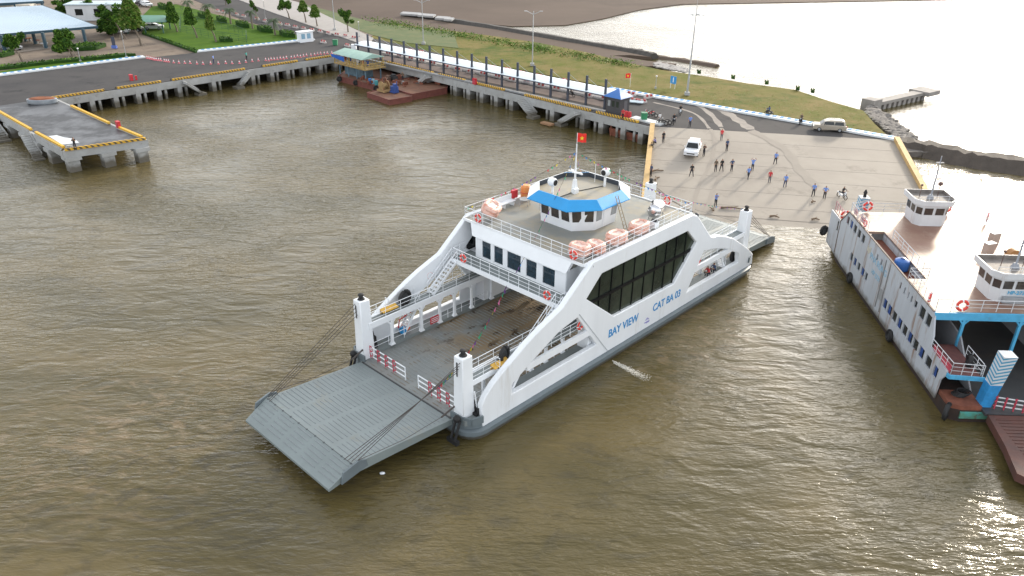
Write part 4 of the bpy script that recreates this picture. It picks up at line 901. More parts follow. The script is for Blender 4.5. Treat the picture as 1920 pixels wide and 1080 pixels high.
# wheelhouses
def wh2(u, v, su, sv, name_num, band, mast_h, face):
    mb = MB(); z0, z1 = 6.08, 8.05
    r0 = [(u-su/2, v-sv/2+.5), (u-su/2+.0, v+sv/2-.5), (u-su/2+.55, v+sv/2), (u+su/2, v+sv/2), (u+su/2, v-sv/2), (u-su/2+.55, v-sv/2)]
    a = [G(x, y, z0) for x, y in r0]; b = [G(u+(x-u)*1.04, v+(y-v)*1.04, z1) for x, y in r0]; c = [G(u+(x-u)*1.30, v+(y-v)*1.25, 8.2) for x, y in r0]; d = [G(u+(x-u)*1.34, v+(y-v)*1.28, 8.7) for x, y in r0]; e = [G(u+(x-u)*1.28, v+(y-v)*1.22, 8.7) for x, y in r0]; f_ = [G(u+(x-u)*1.28, v+(y-v)*1.22, 8.35) for x, y in r0]
    mb.loft(a, b, True); o = mb.build('wheelhouse', WHITE2, fb)
    mb = MB(); mb.loft(b, c); mb.loft(c, d); mb.loft(d, e); mb.build('roof_brow', WHITE2, o)
    mb = MB(); mb.loft(e, f_); mb._add(f_, [tuple(range(6))]); mb.build('roof', mat('dull_roof', (.20, .18, .165), .7, var=.3, scale=2), o)
    for i in range(6):
        j = (i+1) % 6; L_ = (Vector(a[i])-Vector(a[j])).length; n = max(1, round(L_/.95))
        for k in range(n):
            if i == 4 and k == 0: pass
            t0, t1 = (k+.12)/n, (k+.88)/n; q = []
            for t, h in ((t0, .58), (t1, .58), (t1, .92), (t0, .92)):
                A_ = Vector(a[i]).lerp(Vector(a[j]), t).lerp(Vector(b[i]).lerp(Vector(b[j]), t), h); cen = Vector(G(u, v, A_.z)); q.append(A_+(A_-cen).normalized()*.03)
            w_ = MB(); w_.quad(*q); w_.build('window', MATS['brown_glass'], o)
    mm_ = MB(); c0 = Vector(G(u+.1, v, 8.35)); mm_.tube([c0, c0+Vector((0, 0, mast_h))], .09, 7, r2=.04); mm_.box(c0+Vector((0, 0, mast_h*.5)), (.1, .9, .07)); mm_.box(c0+Vector((0, 0, mast_h*.85)), (.1, .7, .05)); mm_.box(c0+Vector((0, 0, .2)), (.5, .5, .4), taper=.5); mm_.build('mast', mat('grey_mast', (.30, .32, .36), .6), o)
    for dv, dh, r_ in ((-.9, 1.2, .12), (.8, 1.35, .22)):
        mm_ = MB(); c1 = Vector(G(u+.5, v+dv, 8.35)); mm_.tube([c1, c1+Vector((0, 0, dh))], .03, 5); mm_.ball(c1+Vector((0, 0, dh)), r_, 8); mm_.build('searchlight', mat('brown_lamp', (.12, .07, .06), .5), o)
    rr_ = MB(); rail(rr_, [G(u-su*.62, v-sv*.6, 8.7), G(u-su*.62, v+sv*.6, 8.7)], .5, .9, .02, 2); rr_.build('roof_railing', WHITE2, o)
    return o
wa = wh2(18.5, 6.5, 2.6, 3.0, 0, 0, 4.2, 1)
wbn = wh2(3.1, 6.9, 2.7, 3.8, 0, 1, 4.2, -1)
MB()._add([G(1.28, 7.0, 8.2), G(1.28, 8.6, 8.2), G(1.24, 8.6, 8.68), G(1.24, 7.0, 8.68)], [(0, 1, 2, 3)]).build('blue_brow_band', BLUE2, wbn)
text('HP-2731', .42, BLUE2, wbn, Matrix.Translation(G(1.70, 6.05, 6.78)) @ Matrix(((0, 0, -1, 0), (-1, 0, 0, 0), (0, 1, 0, 0), (0, 0, 0, 1))), 'lettering', .008, .01, 1.)
MB().box(G(1.55, 6.6, 6.36), (.25, 1.7, .52)).build('grey_locker', mat('grey_metal2', (.30, .32, .34), .4), wbn)
MB().lathe(G(4.3, 5.15, 7.3), [(.02, -.03), (.2, -.03), (.2, 0.0)], 12, 'x').build('porthole', GLASS, wbn)
def L2(u, v, z): return fb.matrix_world_calc(G(u, v, z)) if False else (Matrix.Translation(o2) @ Matrix.Rotation(R(86), 4, 'Z')) @ Vector(G(u, v, z))
# ================= THINGS ON BOTH FERRIES =================
def FW(u, v, z): return F(u, v, z)
# lifebuoys
def buoy_proto():
    r = empty('lifebuoy', (0, 0, 0), 0, 'x', 'lifebuoy'); mb = MB(); mb.tube([(0, .30*math.cos(k*math.pi/12), .30*math.sin(k*math.pi/12)) for k in range(24)], .085, 7, closed=True)
    mb.build('ring', None, r, mats=[mat('buoy_red', (.70, .06, .04), .5, var=.1), WHITE], midx=[1 if (i//7) % 6 == 5 else 0 for i in range(24*7)]); mb = MB(); mb.tube([(0.03, .40*math.cos(k*math.pi/8), .40*math.sin(k*math.pi/8)) for k in range(16)], .014, 4, closed=True); mb.build('grab_line', WHITE, r); return r
BU = Series(buoy_proto())
BG = 'red and white lifebuoys on the ferry rails'
for (u, v, z, rz, lb) in [(12.18, 4.75, 9.98, 0, 'lifebuoy on the top deck front rail beside the wrapped raft at the left corner'), (12.18, -5.45, 9.98, 0, 'lifebuoy on the top deck front rail left of the biggest pair of wrapped rafts'),
    (10.3, 4.6, 7.0, 0, 'lifebuoy on the left end of the front gallery rail'), (10.3, -4.65, 7.0, 0, 'lifebuoy on the right end of the front gallery rail'),
    (26.9, -3.9, 10.0, 0, 'lifebuoy on the aft rail behind the steel water tank'), (11.9, -6.72, 4.6, 90, 'lifebuoy hanging in the front side opening of the white ferry'), (28.6, -6.72, 4.6, 90, 'lifebuoy hanging in the rear side opening of the white ferry'),
    (8.2, 6.5, 5.5, 90, 'lifebuoy on the inside of the far side arch by the stairs')]:
    BU.put(FW(u, v, z), A1+R(rz), lb, BG)
for (u, v, z, rz, lb, s_) in [(20.52, 1.6, 6.7, 0, 'lifebuoy on the aft rail left of the old ferry rear wheelhouse', 1.3), (20.52, 9.3, 6.7, 0, 'lifebuoy on the aft rail right of the old ferry rear wheelhouse', 1.2), (18.4, W2-.3, 6.7, 60, 'lifebuoy on the slanting far corner rail of the old ferry', 1.2), (22.6, .4, 4.9, 0, 'lifebuoy on the low aft platform of the old ferry', 1.3), (16.5, .1, 6.5, 90, 'lifebuoy on the near aft rail of the old ferry roof', 1.0), (1.2, .0, 6.6, 60, 'lifebuoy on the near rail by the front corner of the old ferry', 1.1), (-.05, 1.95, 6.6, 0, 'lifebuoy on the front roof rail of the old ferry', 1.25)]:
    BU.put(L2(u, v, z), R(86+rz), lb, 'lifebuoys on the old ferry', (s_,)*3)
# life rafts
PINK = mat('raft_cover', (.66, .42, .35), .45, scale=3, col2=(.80, .55, .46), stain=((.60, .14, .06), 3, .5, .8), bump=.5); PALE = mat('raft_canopy', (.80, .70, .65), .5, scale=4, col2=(.72, .50, .42), bump=.4)
def raft(u, v, rz, label, tip=0, n=1, sc=1.):
    r = empty('life_raft', FW(u, v, 9.5), A1+rz, label, 'life raft', 'wrapped life rafts on the top deck')
    Mx = Matrix.Rotation(tip, 3, 'X') if tip else Matrix.Identity(3)
    for lay in range(2):
        mb = MB(); pts = []
        for k in range(24):
            a = 2*math.pi*k/24; e = 1+.05*math.sin(k*2.3+lay); x = math.copysign(abs(math.cos(a))**.7, math.cos(a))*.85*sc*e; y = math.copysign(abs(math.sin(a))**.7, math.sin(a))*.6*sc*e; pts.append(Mx@Vector((x, y, .26+lay*.36))+Vector((0, 0, .5 if tip else 0)))
        mb.tube(pts, .24*(sc+.2), 8, closed=True); mb.build('buoyancy_tube', PINK, r)
    mb = MB(); P = [Mx@Vector((.86*sc*math.cos(a*math.pi/6), .62*sc*math.sin(a*math.pi/6), .74+.07*math.sin(a*2)))+Vector((0, 0, .5 if tip else 0)) for a in range(12)]; c = Mx@Vector((.1, .05, .68))+Vector((0, 0, .5 if tip else 0))
    mb._add(P+[c], [(i, (i+1) % 12, 12) for i in range(12)]); mb.build('canopy_sheet', PALE, r)
    if not tip: mb = MB(); mb.box((0, 0, .06), (1.9*sc, 1.4*sc, .10)); mb.build('cradle', WHITE, r)
    return r
raft(13.5, -5.0, R(90), 'wrapped pinkish life raft, inner one of the pair at the near front corner', sc=.78); raft(14.7, -5.6, R(80), 'wrapped pinkish life raft, outer one of the pair near the front corner', sc=.7)
raft(17.3, -5.6, 0, 'single wrapped life raft in the middle of the near rail at the ladder foot', sc=.84); raft(20.3, -5.6, 0, 'wrapped life raft next to the steel tank on the near rail', sc=.84)
raft(13.7, 5.0, R(30), 'tilted wrapped life raft at the far front corner of the top deck', R(28), sc=.9)
# orange drum raft canister stood by the wheelhouse
c_ = empty('raft_canister', FW(19.2, 5.9, 9.5), A1, 'tall orange wrapped bundle at the far rail beside the wheelhouse', 'bundle'); mb = MB(); mb.lathe((0, 0, 0), [(.36, 0), (.48, .25), (.5, .7), (.46, 1.2), (.3, 1.35)], 10); mb.build('bundle', mat('orange_wrap', (.75, .22, .05), .5, scale=6, col2=(.8, .36, .12), bump=.8), c_); MB().tube([(.5*math.cos(k*math.pi/8), .5*math.sin(k*math.pi/8), .7) for k in range(16)], .03, 5, closed=True).build('strap', RED, c_)
rb_ = empty('red_cabinet', FW(18.0, 6.2, 9.5), A1, 'red fire cabinet at the far rail of the top deck', 'cabinet'); MB().box((0, 0, .75), (.6, .3, .7)).build('cabinet_box', RED, rb_); MB().box((0, .16, .3), (.5, .05, .6)).build('stand', WHITE, rb_)
b_ = empty('deck_bench', FW(16.2, 5.8, 9.5), A1, 'white slatted locker bench along the far rail', 'bench'); mb = MB(); mb.box((0, 0, .42), (2.6, .55, .07)); mb.build('seat', WHITE, b_); mb = MB(); [mb.box((x, 0, .2), (.08, .5, .4)) for x in (-1.1, 0, 1.1)]; mb.build('legs', WHITE, b_); mb = MB(); mb.box((0, .28, .7), (2.6, .05, .45)); mb.build('backrest', WHITE, b_)
t_ = empty('folding_table', FW(17.9, 4.8, 9.5), A1+R(25), 'small grey table near the orange bundle on the top deck', 'table'); MB().lathe((0, 0, .62), [(.5, 0), (.52, .03), (.5, .06)], 14).build('table_top', mat('grey_table', (.30, .32, .33), .4), t_)
for x, y in ((.28, .28), (-.28, .28), (.28, -.28), (-.28, -.28)): MB().tube([(x, y, .62), (x*1.3, y*1.3, 0)], .02, 5).build('leg', STEEL, t_)
# steel water tank
tk = empty('water_tank', FW(23.4, -5.1, 9.5), A1+R(20), 'shiny steel water tank lying on a frame at the aft end of the top deck', 'tank')
CHR = mat('stainless_steel', (.62, .63, .66), .18, 1., var=.05, scale=2)
MB().lathe((0, 0, 1.05), [(.1, -1.0), (.35, -.97), (.56, -.82), (.58, -.78), (.56, -.74), (.56, .74), (.58, .78), (.56, .82), (.35, .97), (.1, 1.)], 20, 'x').build('tank_shell', CHR, tk)
mb = MB(); [mb.beam((x, -.5, .0), (x, -.4, .75), .05, .05) for x in (-.6, .6)]; [mb.beam((x, .5, .0), (x, .4, .75), .05, .05) for x in (-.6, .6)]; [mb.beam((x, -.5, .5), (x, .5, .5), .05, .05) for x in (-.6, .6)]; mb.beam((-.6, -.5, .3), (.6, -.5, .3), .05, .05); mb.beam((-.6, .5, .3), (.6, .5, .3), .05, .05); mb.build('frame', STEEL, tk)
# ladder
ld = empty('ladder', FW(19.75, -4.75, 9.5), A1, 'bamboo coloured ladder leaning against the blue wheelhouse brow', 'ladder'); mb = MB()
la, lb_ = Vector((0, 0, 0)), Vector((-.15, 1.1, 2.75)); sd_ = Vector((.2, 0, 0))
LW = mat('ladder_wood', (.30, .25, .17), .7, var=.2, scale=5)
for s in (-1, 1): MB().tube([la+sd_*s, lb_+sd_*s*.8], .035, 5).build('ladder_rail', LW, ld)
for k in range(9): mb.tube([(la+sd_).lerp(lb_+sd_*.8, (k+.6)/9.5), (la-sd_).lerp(lb_-sd_*.8, (k+.6)/9.5)], .022, 5)
mb.build('rungs', LW, ld)
# ventilator boxes by the tank
for u, v, lb in ((21.9, -6.0, 'small white pump with black motor beside the steel tank'), (25.4, -3.6, 'white deck box with grey lid at the aft rail'), (14.0, 2.9, '')):
    if lb: o = empty('deck_pump', FW(u, v, 9.5), A1, lb, 'machine'); MB().box((0, 0, .3), (.6, .5, .55)).build('housing', WHITE, o); MB().lathe((0, 0, .62), [(.16, -.25), (.18, 0), (.16, .25)], 10, 'y').build('motor', DARK, o)
# tyre on the walkway, drums, pallets
def tyre(loc, rz, lab, r_=.48, tilt=90):
    o = empty('tyre', loc, rz, lab, 'tyre'); M_ = Matrix.Rotation(R(tilt), 3, 'X'); mb = MB(); mb.tube([M_@Vector((r_*math.cos(k*math.pi/9), r_*math.sin(k*math.pi/9), 0)) for k in range(18)], .17, 8, closed=True); mb.build('tyre_ring', BLACK, o)
    mb = MB(); mb.lathe((0, 0, 0), [(r_*.72, -.05), (r_*.66, 0), (r_*.72, .05)], 14, M=M_); mb.build('inner_liner', DARK, o); return o
tyre(FW(4.6, -5.75, 4.8), A1+R(15), 'black tyre fender standing on the near side walkway by the yellow mat', .5); tyre(FW(5.0, 5.8, 4.85), A1+R(10), 'black tyre fender standing on the far side walkway', .55)
for (u, v, lb) in ((3.9, -6.05, 'yellow folded gangway lying beside the near walkway tyre'), (3.4, 5.8, 'yellow mat beside the far walkway tyre')):
    o = empty('gangway', FW(u, v, 4.2), A1, lb, 'gangway'); mb = MB(); mb.box((0, 0, .3), (1.5, .5, .08), rx=R(20)); mb.box((0, .2, .2), (1.5, .06, .4)); mb.build('plate', YELLOW, o)
tyre(FW(1.9, 6.3, 2.2), A1+R(60), 'black tyre heap beside the far winch under the walkway', .45)
dr = empty('oil_drum', FW(4.9, 5.95, 1.95), A1+R(20), 'blue and orange drum lying on the far side deck', 'drum'); MB().lathe((0, 0, 0), [(.28, -.42), (.3, -.4), (.3, -.02)], 12, 'x').build('blue_half', BLUE, dr); MB().lathe((0, 0, 0), [(.3, 0), (.3, .4), (.28, .42)], 12, 'x').build('orange_half', ORANGE, dr)
tyre(FW(36.6, -6.1, 2.3), A1, 'black and white tyre seen through the rear side opening of the ferry', .5)
# tyres of the old ferry
tyre(L2(25.7, -.35, 1.9), R(30), 'black tyre fender hanging at the stern corner of the old ferry', .42, 90); tyre(L2(16.6, -.15, .7), R(86), 'black tyre fender half way along the old ferry hull', .4); tyre(L2(5.6, -.15, .6), R(86), 'black tyre fender low on the forward hull of the old ferry', .4); tyre(L2(-5.5, .05, .75), R(50), 'big black tyre fender at the bow corner of the old ferry', .55)
tyre(L2(-3.0, 2.0, 3.55), R(70), 'black tyre on the fore platform of the old ferry behind the stair rail', .4)
bt = empty('blue_water_tank', L2(8.9, .85, 5.25), 0, 'round blue plastic water tank standing in the rusty roof recess', 'tank'); MB().lathe((0, 0, 0), [(.5, 0), (.62, .1), (.64, .7), (.58, .95), (.3, 1.1), (.1, 1.12)], 18).build('tank_shell', mat('blue_plastic', (.03, .12, .38), .4, var=.1), bt); MB().lathe((0, 0, 1.1), [(.18, 0), (.2, .08), (.1, .1)], 12).build('cap', mat('dark_blue', (.02, .06, .2), .4), bt)
rg_ = empty('cargo_heap', L2(8.0, 10.6, 6.1), 0, 'heap of ropes and brown drum on the far side of the old ferry roof', 'heap')
mb = MB(); 
for k in range(14): mb.ball((random.uniform(-1.3, 1.3), random.uniform(-2.2, .6), random.uniform(.1, .8)), random.uniform(.2, .45), 6, (1, 1, .7))
mb.build('rope_heap', mat('rope_heap', (.22, .16, .11), .9, scale=3, col2=(.10, .13, .07), bump=.6), rg_); MB().lathe((-.6, .9, .9), [(.5, -.3), (.52, 0), (.5, .3)], 14, 'y').build('brown_drum', mat('brown_drum', (.35, .17, .06), .6), rg_)
for i, (u, v) in enumerate(((13.4, 10.6), (11., 9.0))):
    o = empty('wooden_crate', L2(u, v, 6.1), R(20), ('upright' if i else 'leaning')+' pale box on the far side of the old ferry roof', 'box'); MB().box((0, 0, .5), (.9, .5, 1.0)).build('crate_body', mat('pale_box', (.42, .33, .28), .7), o); MB().box((0, 0, 1.02), (.96, .56, .06)).build('crate_lid', WHITE2, o)
# moored rust pile on the bow corner
o = empty('rope_coil', L2(-4.2, 1.3, 1.3), 0, 'dark tangled mooring rope on the bow corner of the old ferry', 'rope'); mb = MB(); 
for k in range(4): mb.tube([(.5*math.cos(a*.5)+.1*k, .4*math.sin(a*.5), .1+.08*k) for a in range(13)], .06, 5)
mb.build('coil', BLACK, o)
# flag on the mast
fl = empty('flag', FW(18.7, 0, 15.9), A1, 'red flag with yellow star flying from the ferry mast', 'flag'); 
MB().tube([(0, 0, 0), (0, 0, .95)], .025, 5).build('flagstaff', WHITE, fl)
def flagmesh(w_, h_, d, m, name, par, z0):
    mb = MB(); n = 8; V = []
    dv = Vector(d).normalized(); nn = Vector((-dv.y, dv.x, 0))
    for i in range(n+1):
        for j in (0, 1):
            for t in (-.006, .006):
                V.append(dv*w_*i/n+nn*(.09*math.sin(i*1.1)+t)+Vector((0, 0, z0+h_*j-.10*w_*(i/n)**1.5)))
    F_ = []
    for i in range(n):
        a = i*4; b = a+4; F_ += [(a, b, b+2, a+2), (a+1, a+3, b+3, b+1), (a+2, b+2, b+3, a+3), (a, a+1, b+1, b)]
    F_ += [(0, 2, 3, 1), (n*4, n*4+1, n*4+3, n*4+2)]
    mb._add(V, F_); return mb.build(name, m, par)
FD = (.75, -.66, 0)
flagmesh(.75, .72, FD, mat('flag_red', (.80, .03, .02), .6, var=.05), 'flag_cloth', fl, .2)
dv = Vector(FD).normalized(); nn = Vector((-dv.y, dv.x, 0)); st = [dv*(.37+(.2 if k % 2 == 0 else .085)*math.sin(k*math.pi/5))+Vector((0, 0, .53+(.2 if k % 2 == 0 else .085)*math.cos(k*math.pi/5))) for k in range(10)]
mb = MB(); 
for s in (-.12, .12): mb._add([p+nn*s for p in st]+[Vector(dv*.37+nn*s+Vector((0, 0, .53)))], [(i, (i+1) % 10, 10) for i in range(10)])
mb.build('yellow_star', mat('flag_yellow', (.85, .62, .03), .6), fl)
# bunting
BC = [mat('bunting_'+n, c, .6, var=.05) for n, c in (('red', (.7, .05, .06)), ('yellow', (.75, .6, .06)), ('green', (.06, .42, .22)), ('blue', (.06, .25, .6)), ('pink', (.75, .2, .4)), ('purple', (.22, .08, .35)))]
def bunting(p, q, sag, n, lab, sz=.2):
    sz *= 1.3
    root = empty('bunting_line', p, 0, lab, 'bunting', 'strings of little coloured flags'); P = []
    for i in range(n+1): t = i/n; P.append((q-p)*t+Vector((0, 0, -4*sag*t*(1-t))))
    MB().tube(P, .012, 4).build('string', WIRE, root); hd = (q-p); hd.z = 0; hd.normalize(); nn_ = Vector((-hd.y, hd.x, 0))
    groups = [MB() for _ in BC]
    for i in range(n):
        if random.random() < .2: continue
        c = P[i].lerp(P[i+1], .5); d = (P[i+1]-P[i]).normalized()*sz*.55; w_ = nn_*random.uniform(-.08, .08); tip = c-Vector((0, 0, sz*random.uniform(.8, 1.2)))+w_; k = random.randrange(len(BC))
        groups[k]._add([c-d, c+d, tip, c-d+nn_*.008, c+d+nn_*.008, tip+nn_*.008], [(0, 1, 2), (3, 5, 4), (0, 3, 4, 1), (1, 4, 5, 2), (2, 5, 3, 0)])
    V = []; Fs = []; idx = []; mb = MB()
    for k, g_ in enumerate(groups):
        o = len(mb.v); mb.v += g_.v; mb.f += [tuple(i+o for i in f) for f in g_.f]; mb.sm += g_.sm; idx += [k]*len(g_.f)
    mb.build('little_flags', None, root, mats=BC, midx=idx)
MT = FW(18.7, 0, 15.3)
bunting(MT, FW(10.5, -1.0, 7.3), .4, 34, 'bunting from the mast down across the wheelhouse to the front gallery', .17); bunting(FW(10.4, -.4, 6.4), FW(1.6, -1.9, 1.6), .9, 34, 'long colourful bunting hanging from the gallery beam down to the car deck', .26)
bunting(MT, FW(12.3, 6.3, 10.4), .4, 26, 'bunting from the mast to the far front corner of the top deck', .15); bunting(MT, FW(26.8, -6.3, 10.4), .3, 30, 'bunting from the mast to the near aft corner of the top deck', .16); bunting(MT, FW(26.8, 5.8, 10.4), .3, 30, 'bunting from the mast to the far aft corner of the top deck', .16)
bunting(FW(26.8, -3, 10.5), FW(38.6, -5.4, 6.5), .3, 22, 'bunting stretched from the aft rail to the stern ramp post', .14)
# splash where the cooling water leaves the hull
sp_ = MB(); FO = mat('white_foam', (.50, .48, .42), .7, var=.2, scale=5)
pA = at(1148, 676, .5); pB = at(1160, 686, 0.03)
sp_.tube([pA, pA.lerp(pB, .5)+Vector((0, 0, .1)), pB], .04, 6)
for i in range(900):
    t = random.random()**1.3; x = 1152+62*t+random.gauss(0, 1+3*t); y = 679+31*t+random.gauss(0, .9+2.6*t); c = at(x, y, .012); r_ = random.uniform(.012, .05)*(1.2-.6*t); sp_.ball(c, r_, 5, (1.6, 1, .3))
tag(sp_.build('cooling_water_foam', FO), 'streak of white foam from the cooling water outlet beside the ferry hull', 'foam', kind='stuff')
o = empty('floating_bag', at(717, 888, .03), 0, 'small white plastic bag floating below the lowered ramp', 'bag'); MB().ball((0, 0, .04), .16, 8, (1.2, .8, .5)).build('bag', WHITE, o)

# ================= PEOPLE =================
def person_mesh(pose, cols, hair=True):
    sh, tr, skin, hat = cols; V = []; E_ = []; Rd = []
    p = dict(pelvis=(0, 0, .92), waist=(0, 0, 1.08), chest=(0, .01, 1.30), neck=(0, 0, 1.46), head0=(0, .01, 1.53), headc=(0, .015, 1.61), head1=(0, .01, 1.69))
    lt = dict(hl=(.09, 0, .86), kl=(.10, .03, .47), al=(.11, 0, .08), tl=(.12, .15, .03), hr=(-.09, 0, .86), kr=(-.10, .03, .47), ar=(-.11, 0, .08), tr=(-.12, .15, .03),
              sl=(.18, 0, 1.40), el=(.24, -.02, 1.12), wl=(.25, .05, .87), fl=(.25, .08, .78), sr=(-.18, 0, 1.40), er=(-.24, -.02, 1.12), wr=(-.25, .05, .87), fr=(-.25, .08, .78))
    if pose == 'stride': lt.update(kl=(.12, .16, .48), al=(.15, .22, .08), tl=(.16, .36, .04), kr=(-.12, -.06, .47), ar=(-.16, -.24, .09), tr=(-.17, -.1, .03), el=(.26, -.1, 1.14), wl=(.27, -.1, .9), fl=(.27, -.08, .82))
    if pose == 'wide': lt.update(kl=(.17, .03, .47), al=(.24, 0, .08), tl=(.27, .14, .03), kr=(-.17, .03, .47), ar=(-.24, 0, .08), tr=(-.27, .14, .03))
    if pose == 'photo': lt.update(el=(.25, .14, 1.22), wl=(.10, .32, 1.42), fl=(.05, .36, 1.48), er=(-.25, .14, 1.22), wr=(-.10, .32, 1.42), fr=(-.05, .36, 1.48))
    if pose == 'hips': lt.update(el=(.36, -.05, 1.16), wl=(.2, .04, 1.0), fl=(.15, .06, .97), er=(-.36, -.05, 1.16), wr=(-.2, .04, 1.0), fr=(-.15, .06, .97))
    if pose == 'armsup': lt.update(el=(.34, .05, 1.5), wl=(.22, .05, 1.72), fl=(.15, .05, 1.75), er=(-.34, .05, 1.5), wr=(-.22, .05, 1.72), fr=(-.15, .05, 1.75))
    if pose == 'squat':
        for k in ('pelvis', 'waist', 'chest', 'neck', 'head0', 'headc', 'head1'): x, y, z = p[k]; p[k] = (x, y-.1+(z-.92)*.25, z-.62)
        lt.update(hl=(.1, -.1, .28), hr=(-.1, -.1, .28), kl=(.18, .32, .45), kr=(-.18, .32, .45), al=(.14, .12, .08), ar=(-.14, .12, .08), tl=(.15, .27, .03), tr=(-.15, .27, .03), sl=(.18, .03, .76), sr=(-.18, .03, .76), el=(.24, .22, .56), er=(-.24, .22, .56), wl=(.14, .4, .55), wr=(-.14, .4, .55), fl=(.08, .46, .56), fr=(-.08, .46, .56))
    if pose == 'ride' or pose == 'sit':
        for k in ('pelvis', 'waist', 'chest', 'neck', 'head0', 'headc', 'head1'): x, y, z = p[k]; p[k] = (x, y+(z-.92)*.12, z-.12)
        lt.update(hl=(.1, 0, .76), hr=(-.1, 0, .76), kl=(.2, .42, .72), kr=(-.2, .42, .72), al=(.2, .35, .30), ar=(-.2, .35, .30), tl=(.2, .5, .27), tr=(-.2, .5, .27), sl=(.18, .05, 1.27), sr=(-.18, .05, 1.27), el=(.28, .3, 1.08), er=(-.28, .3, 1.08), wl=(.27, .55, 1.05), wr=(-.27, .55, 1.05), fl=(.27, .62, 1.05), fr=(-.27, .62, 1.05))
    p.update(lt); names = list(p); rad = dict(pelvis=.15, waist=.135, chest=.165, neck=.062, head0=.075, headc=.105, head1=.075, hl=.105, kl=.07, al=.05, tl=.045, hr=.105, kr=.07, ar=.05, tr=.045, sl=.07, el=.045, wl=.035, fl=.042, sr=.07, er=.045, wr=.035, fr=.042)
    ed = [('pelvis', 'waist'), ('waist', 'chest'), ('chest', 'neck'), ('neck', 'head0'), ('head0', 'headc'), ('headc', 'head1'), ('pelvis', 'hl'), ('hl', 'kl'), ('kl', 'al'), ('al', 'tl'), ('pelvis', 'hr'), ('hr', 'kr'), ('kr', 'ar'), ('ar', 'tr'), ('chest', 'sl'), ('sl', 'el'), ('el', 'wl'), ('wl', 'fl'), ('chest', 'sr'), ('sr', 'er'), ('er', 'wr'), ('wr', 'fr')]
    me = bpy.data.meshes.new('body'); me.from_pydata([p[n] for n in names], [(names.index(a), names.index(b)) for a, b in ed], [])
    o = bpy.data.objects.new('t', me); COL.objects.link(o); md = o.modifiers.new('s', 'SKIN'); me.skin_vertices[0]
    for i, n in enumerate(names):
        sv = me.skin_vertices[0].data[i]; r_ = rad[n]; sv.radius = (r_, r_*(.75 if n in ('pelvis', 'waist', 'chest') else 1)); sv.use_root = n == 'pelvis'
    md = o.modifiers.new('b', 'SUBSURF'); md.levels = 1; md.render_levels = 1
    dg = bpy.context.evaluated_depsgraph_get(); dg.update(); m2 = bpy.data.meshes.new_from_object(o.evaluated_get(dg)); bpy.data.objects.remove(o); m2.name = 'person'
    m2.materials.clear(); mt = [sh, tr, skin, mat('dark_hair', (.02, .017, .015), .7), mat('shoe_black', (.02, .02, .02), .6)] + ([hat] if hat else [])
    for x in mt: m2.materials.append(x)
    pts = {n: Vector(c) for n, c in p.items()}; segs = {'pelvis waist': 0, 'waist chest': 0, 'chest neck': 0, 'neck head0': 2, 'head0 headc': 2, 'headc head1': 3, 'pelvis hl': 1, 'hl kl': 1, 'kl al': 1, 'al tl': 4, 'pelvis hr': 1, 'hr kr': 1, 'kr ar': 1, 'ar tr': 4, 'chest sl': 0, 'sl el': 0, 'el wl': 2, 'wl fl': 2, 'chest sr': 0, 'sr er': 0, 'er wr': 2, 'wr fr': 2}
    for pl in m2.polygons:
        c = pl.center; best = (9, 0)
        for s, k in segs.items():
            a, b = [pts[x] for x in s.split()]; t = max(0, min(1, (c-a).dot(b-a)/max(1e-9, (b-a).length_squared))); d = (c-a.lerp(b, t)).length
            if d < best[0]: best = (d, k)
        k = best[1]
        hd_ = pts['headc']
        if (c-hd_).length < .16: k = 3 if (c.z > hd_.z+.02 or c.y < hd_.y-.02) else 2
        if hat and k == 3: k = 5
        pl.material_index = k; pl.use_smooth = True
    return m2
SK = mat('skin_tone', (.36, .20, .13), .6, var=.1); TB = mat('trousers_black', (.02, .02, .028), .8); TBL = mat('trousers_navy', (.02, .03, .09), .8); JE = mat('trousers_grey', (.10, .10, .11), .8)
SBL = mat('shirt_light_blue', (.16, .27, .62), .7); SBK = mat('shirt_black', (.02, .02, .022), .8); SRD = mat('shirt_red', (.55, .04, .05), .7); SGR = mat('shirt_olive', (.13, .10, .07), .8); SNV = mat('shirt_navy', (.05, .08, .16), .8); SWH = mat('shirt_white', (.6, .6, .6), .7); STL = mat('shirt_teal', (.05, .30, .26), .7); SPL = mat('shirt_violet', (.18, .18, .42), .7); HWH = mat('hat_white', (.75, .75, .75), .6)
PM = {}
def person(loc, rz, pose, sh, tr, lab, hat=None, grp=None, sc=1.):
    k = (pose, sh.name, tr.name, bool(hat))
    if k not in PM: PM[k] = person_mesh(pose, (sh, tr, SK, hat))
    o = bpy.data.objects.new('person', PM[k]); COL.objects.link(o); o.location = loc; o.rotation_euler = (0, 0, rz); o.scale = (sc, sc, sc)
    return tag(o, lab, 'person', grp)
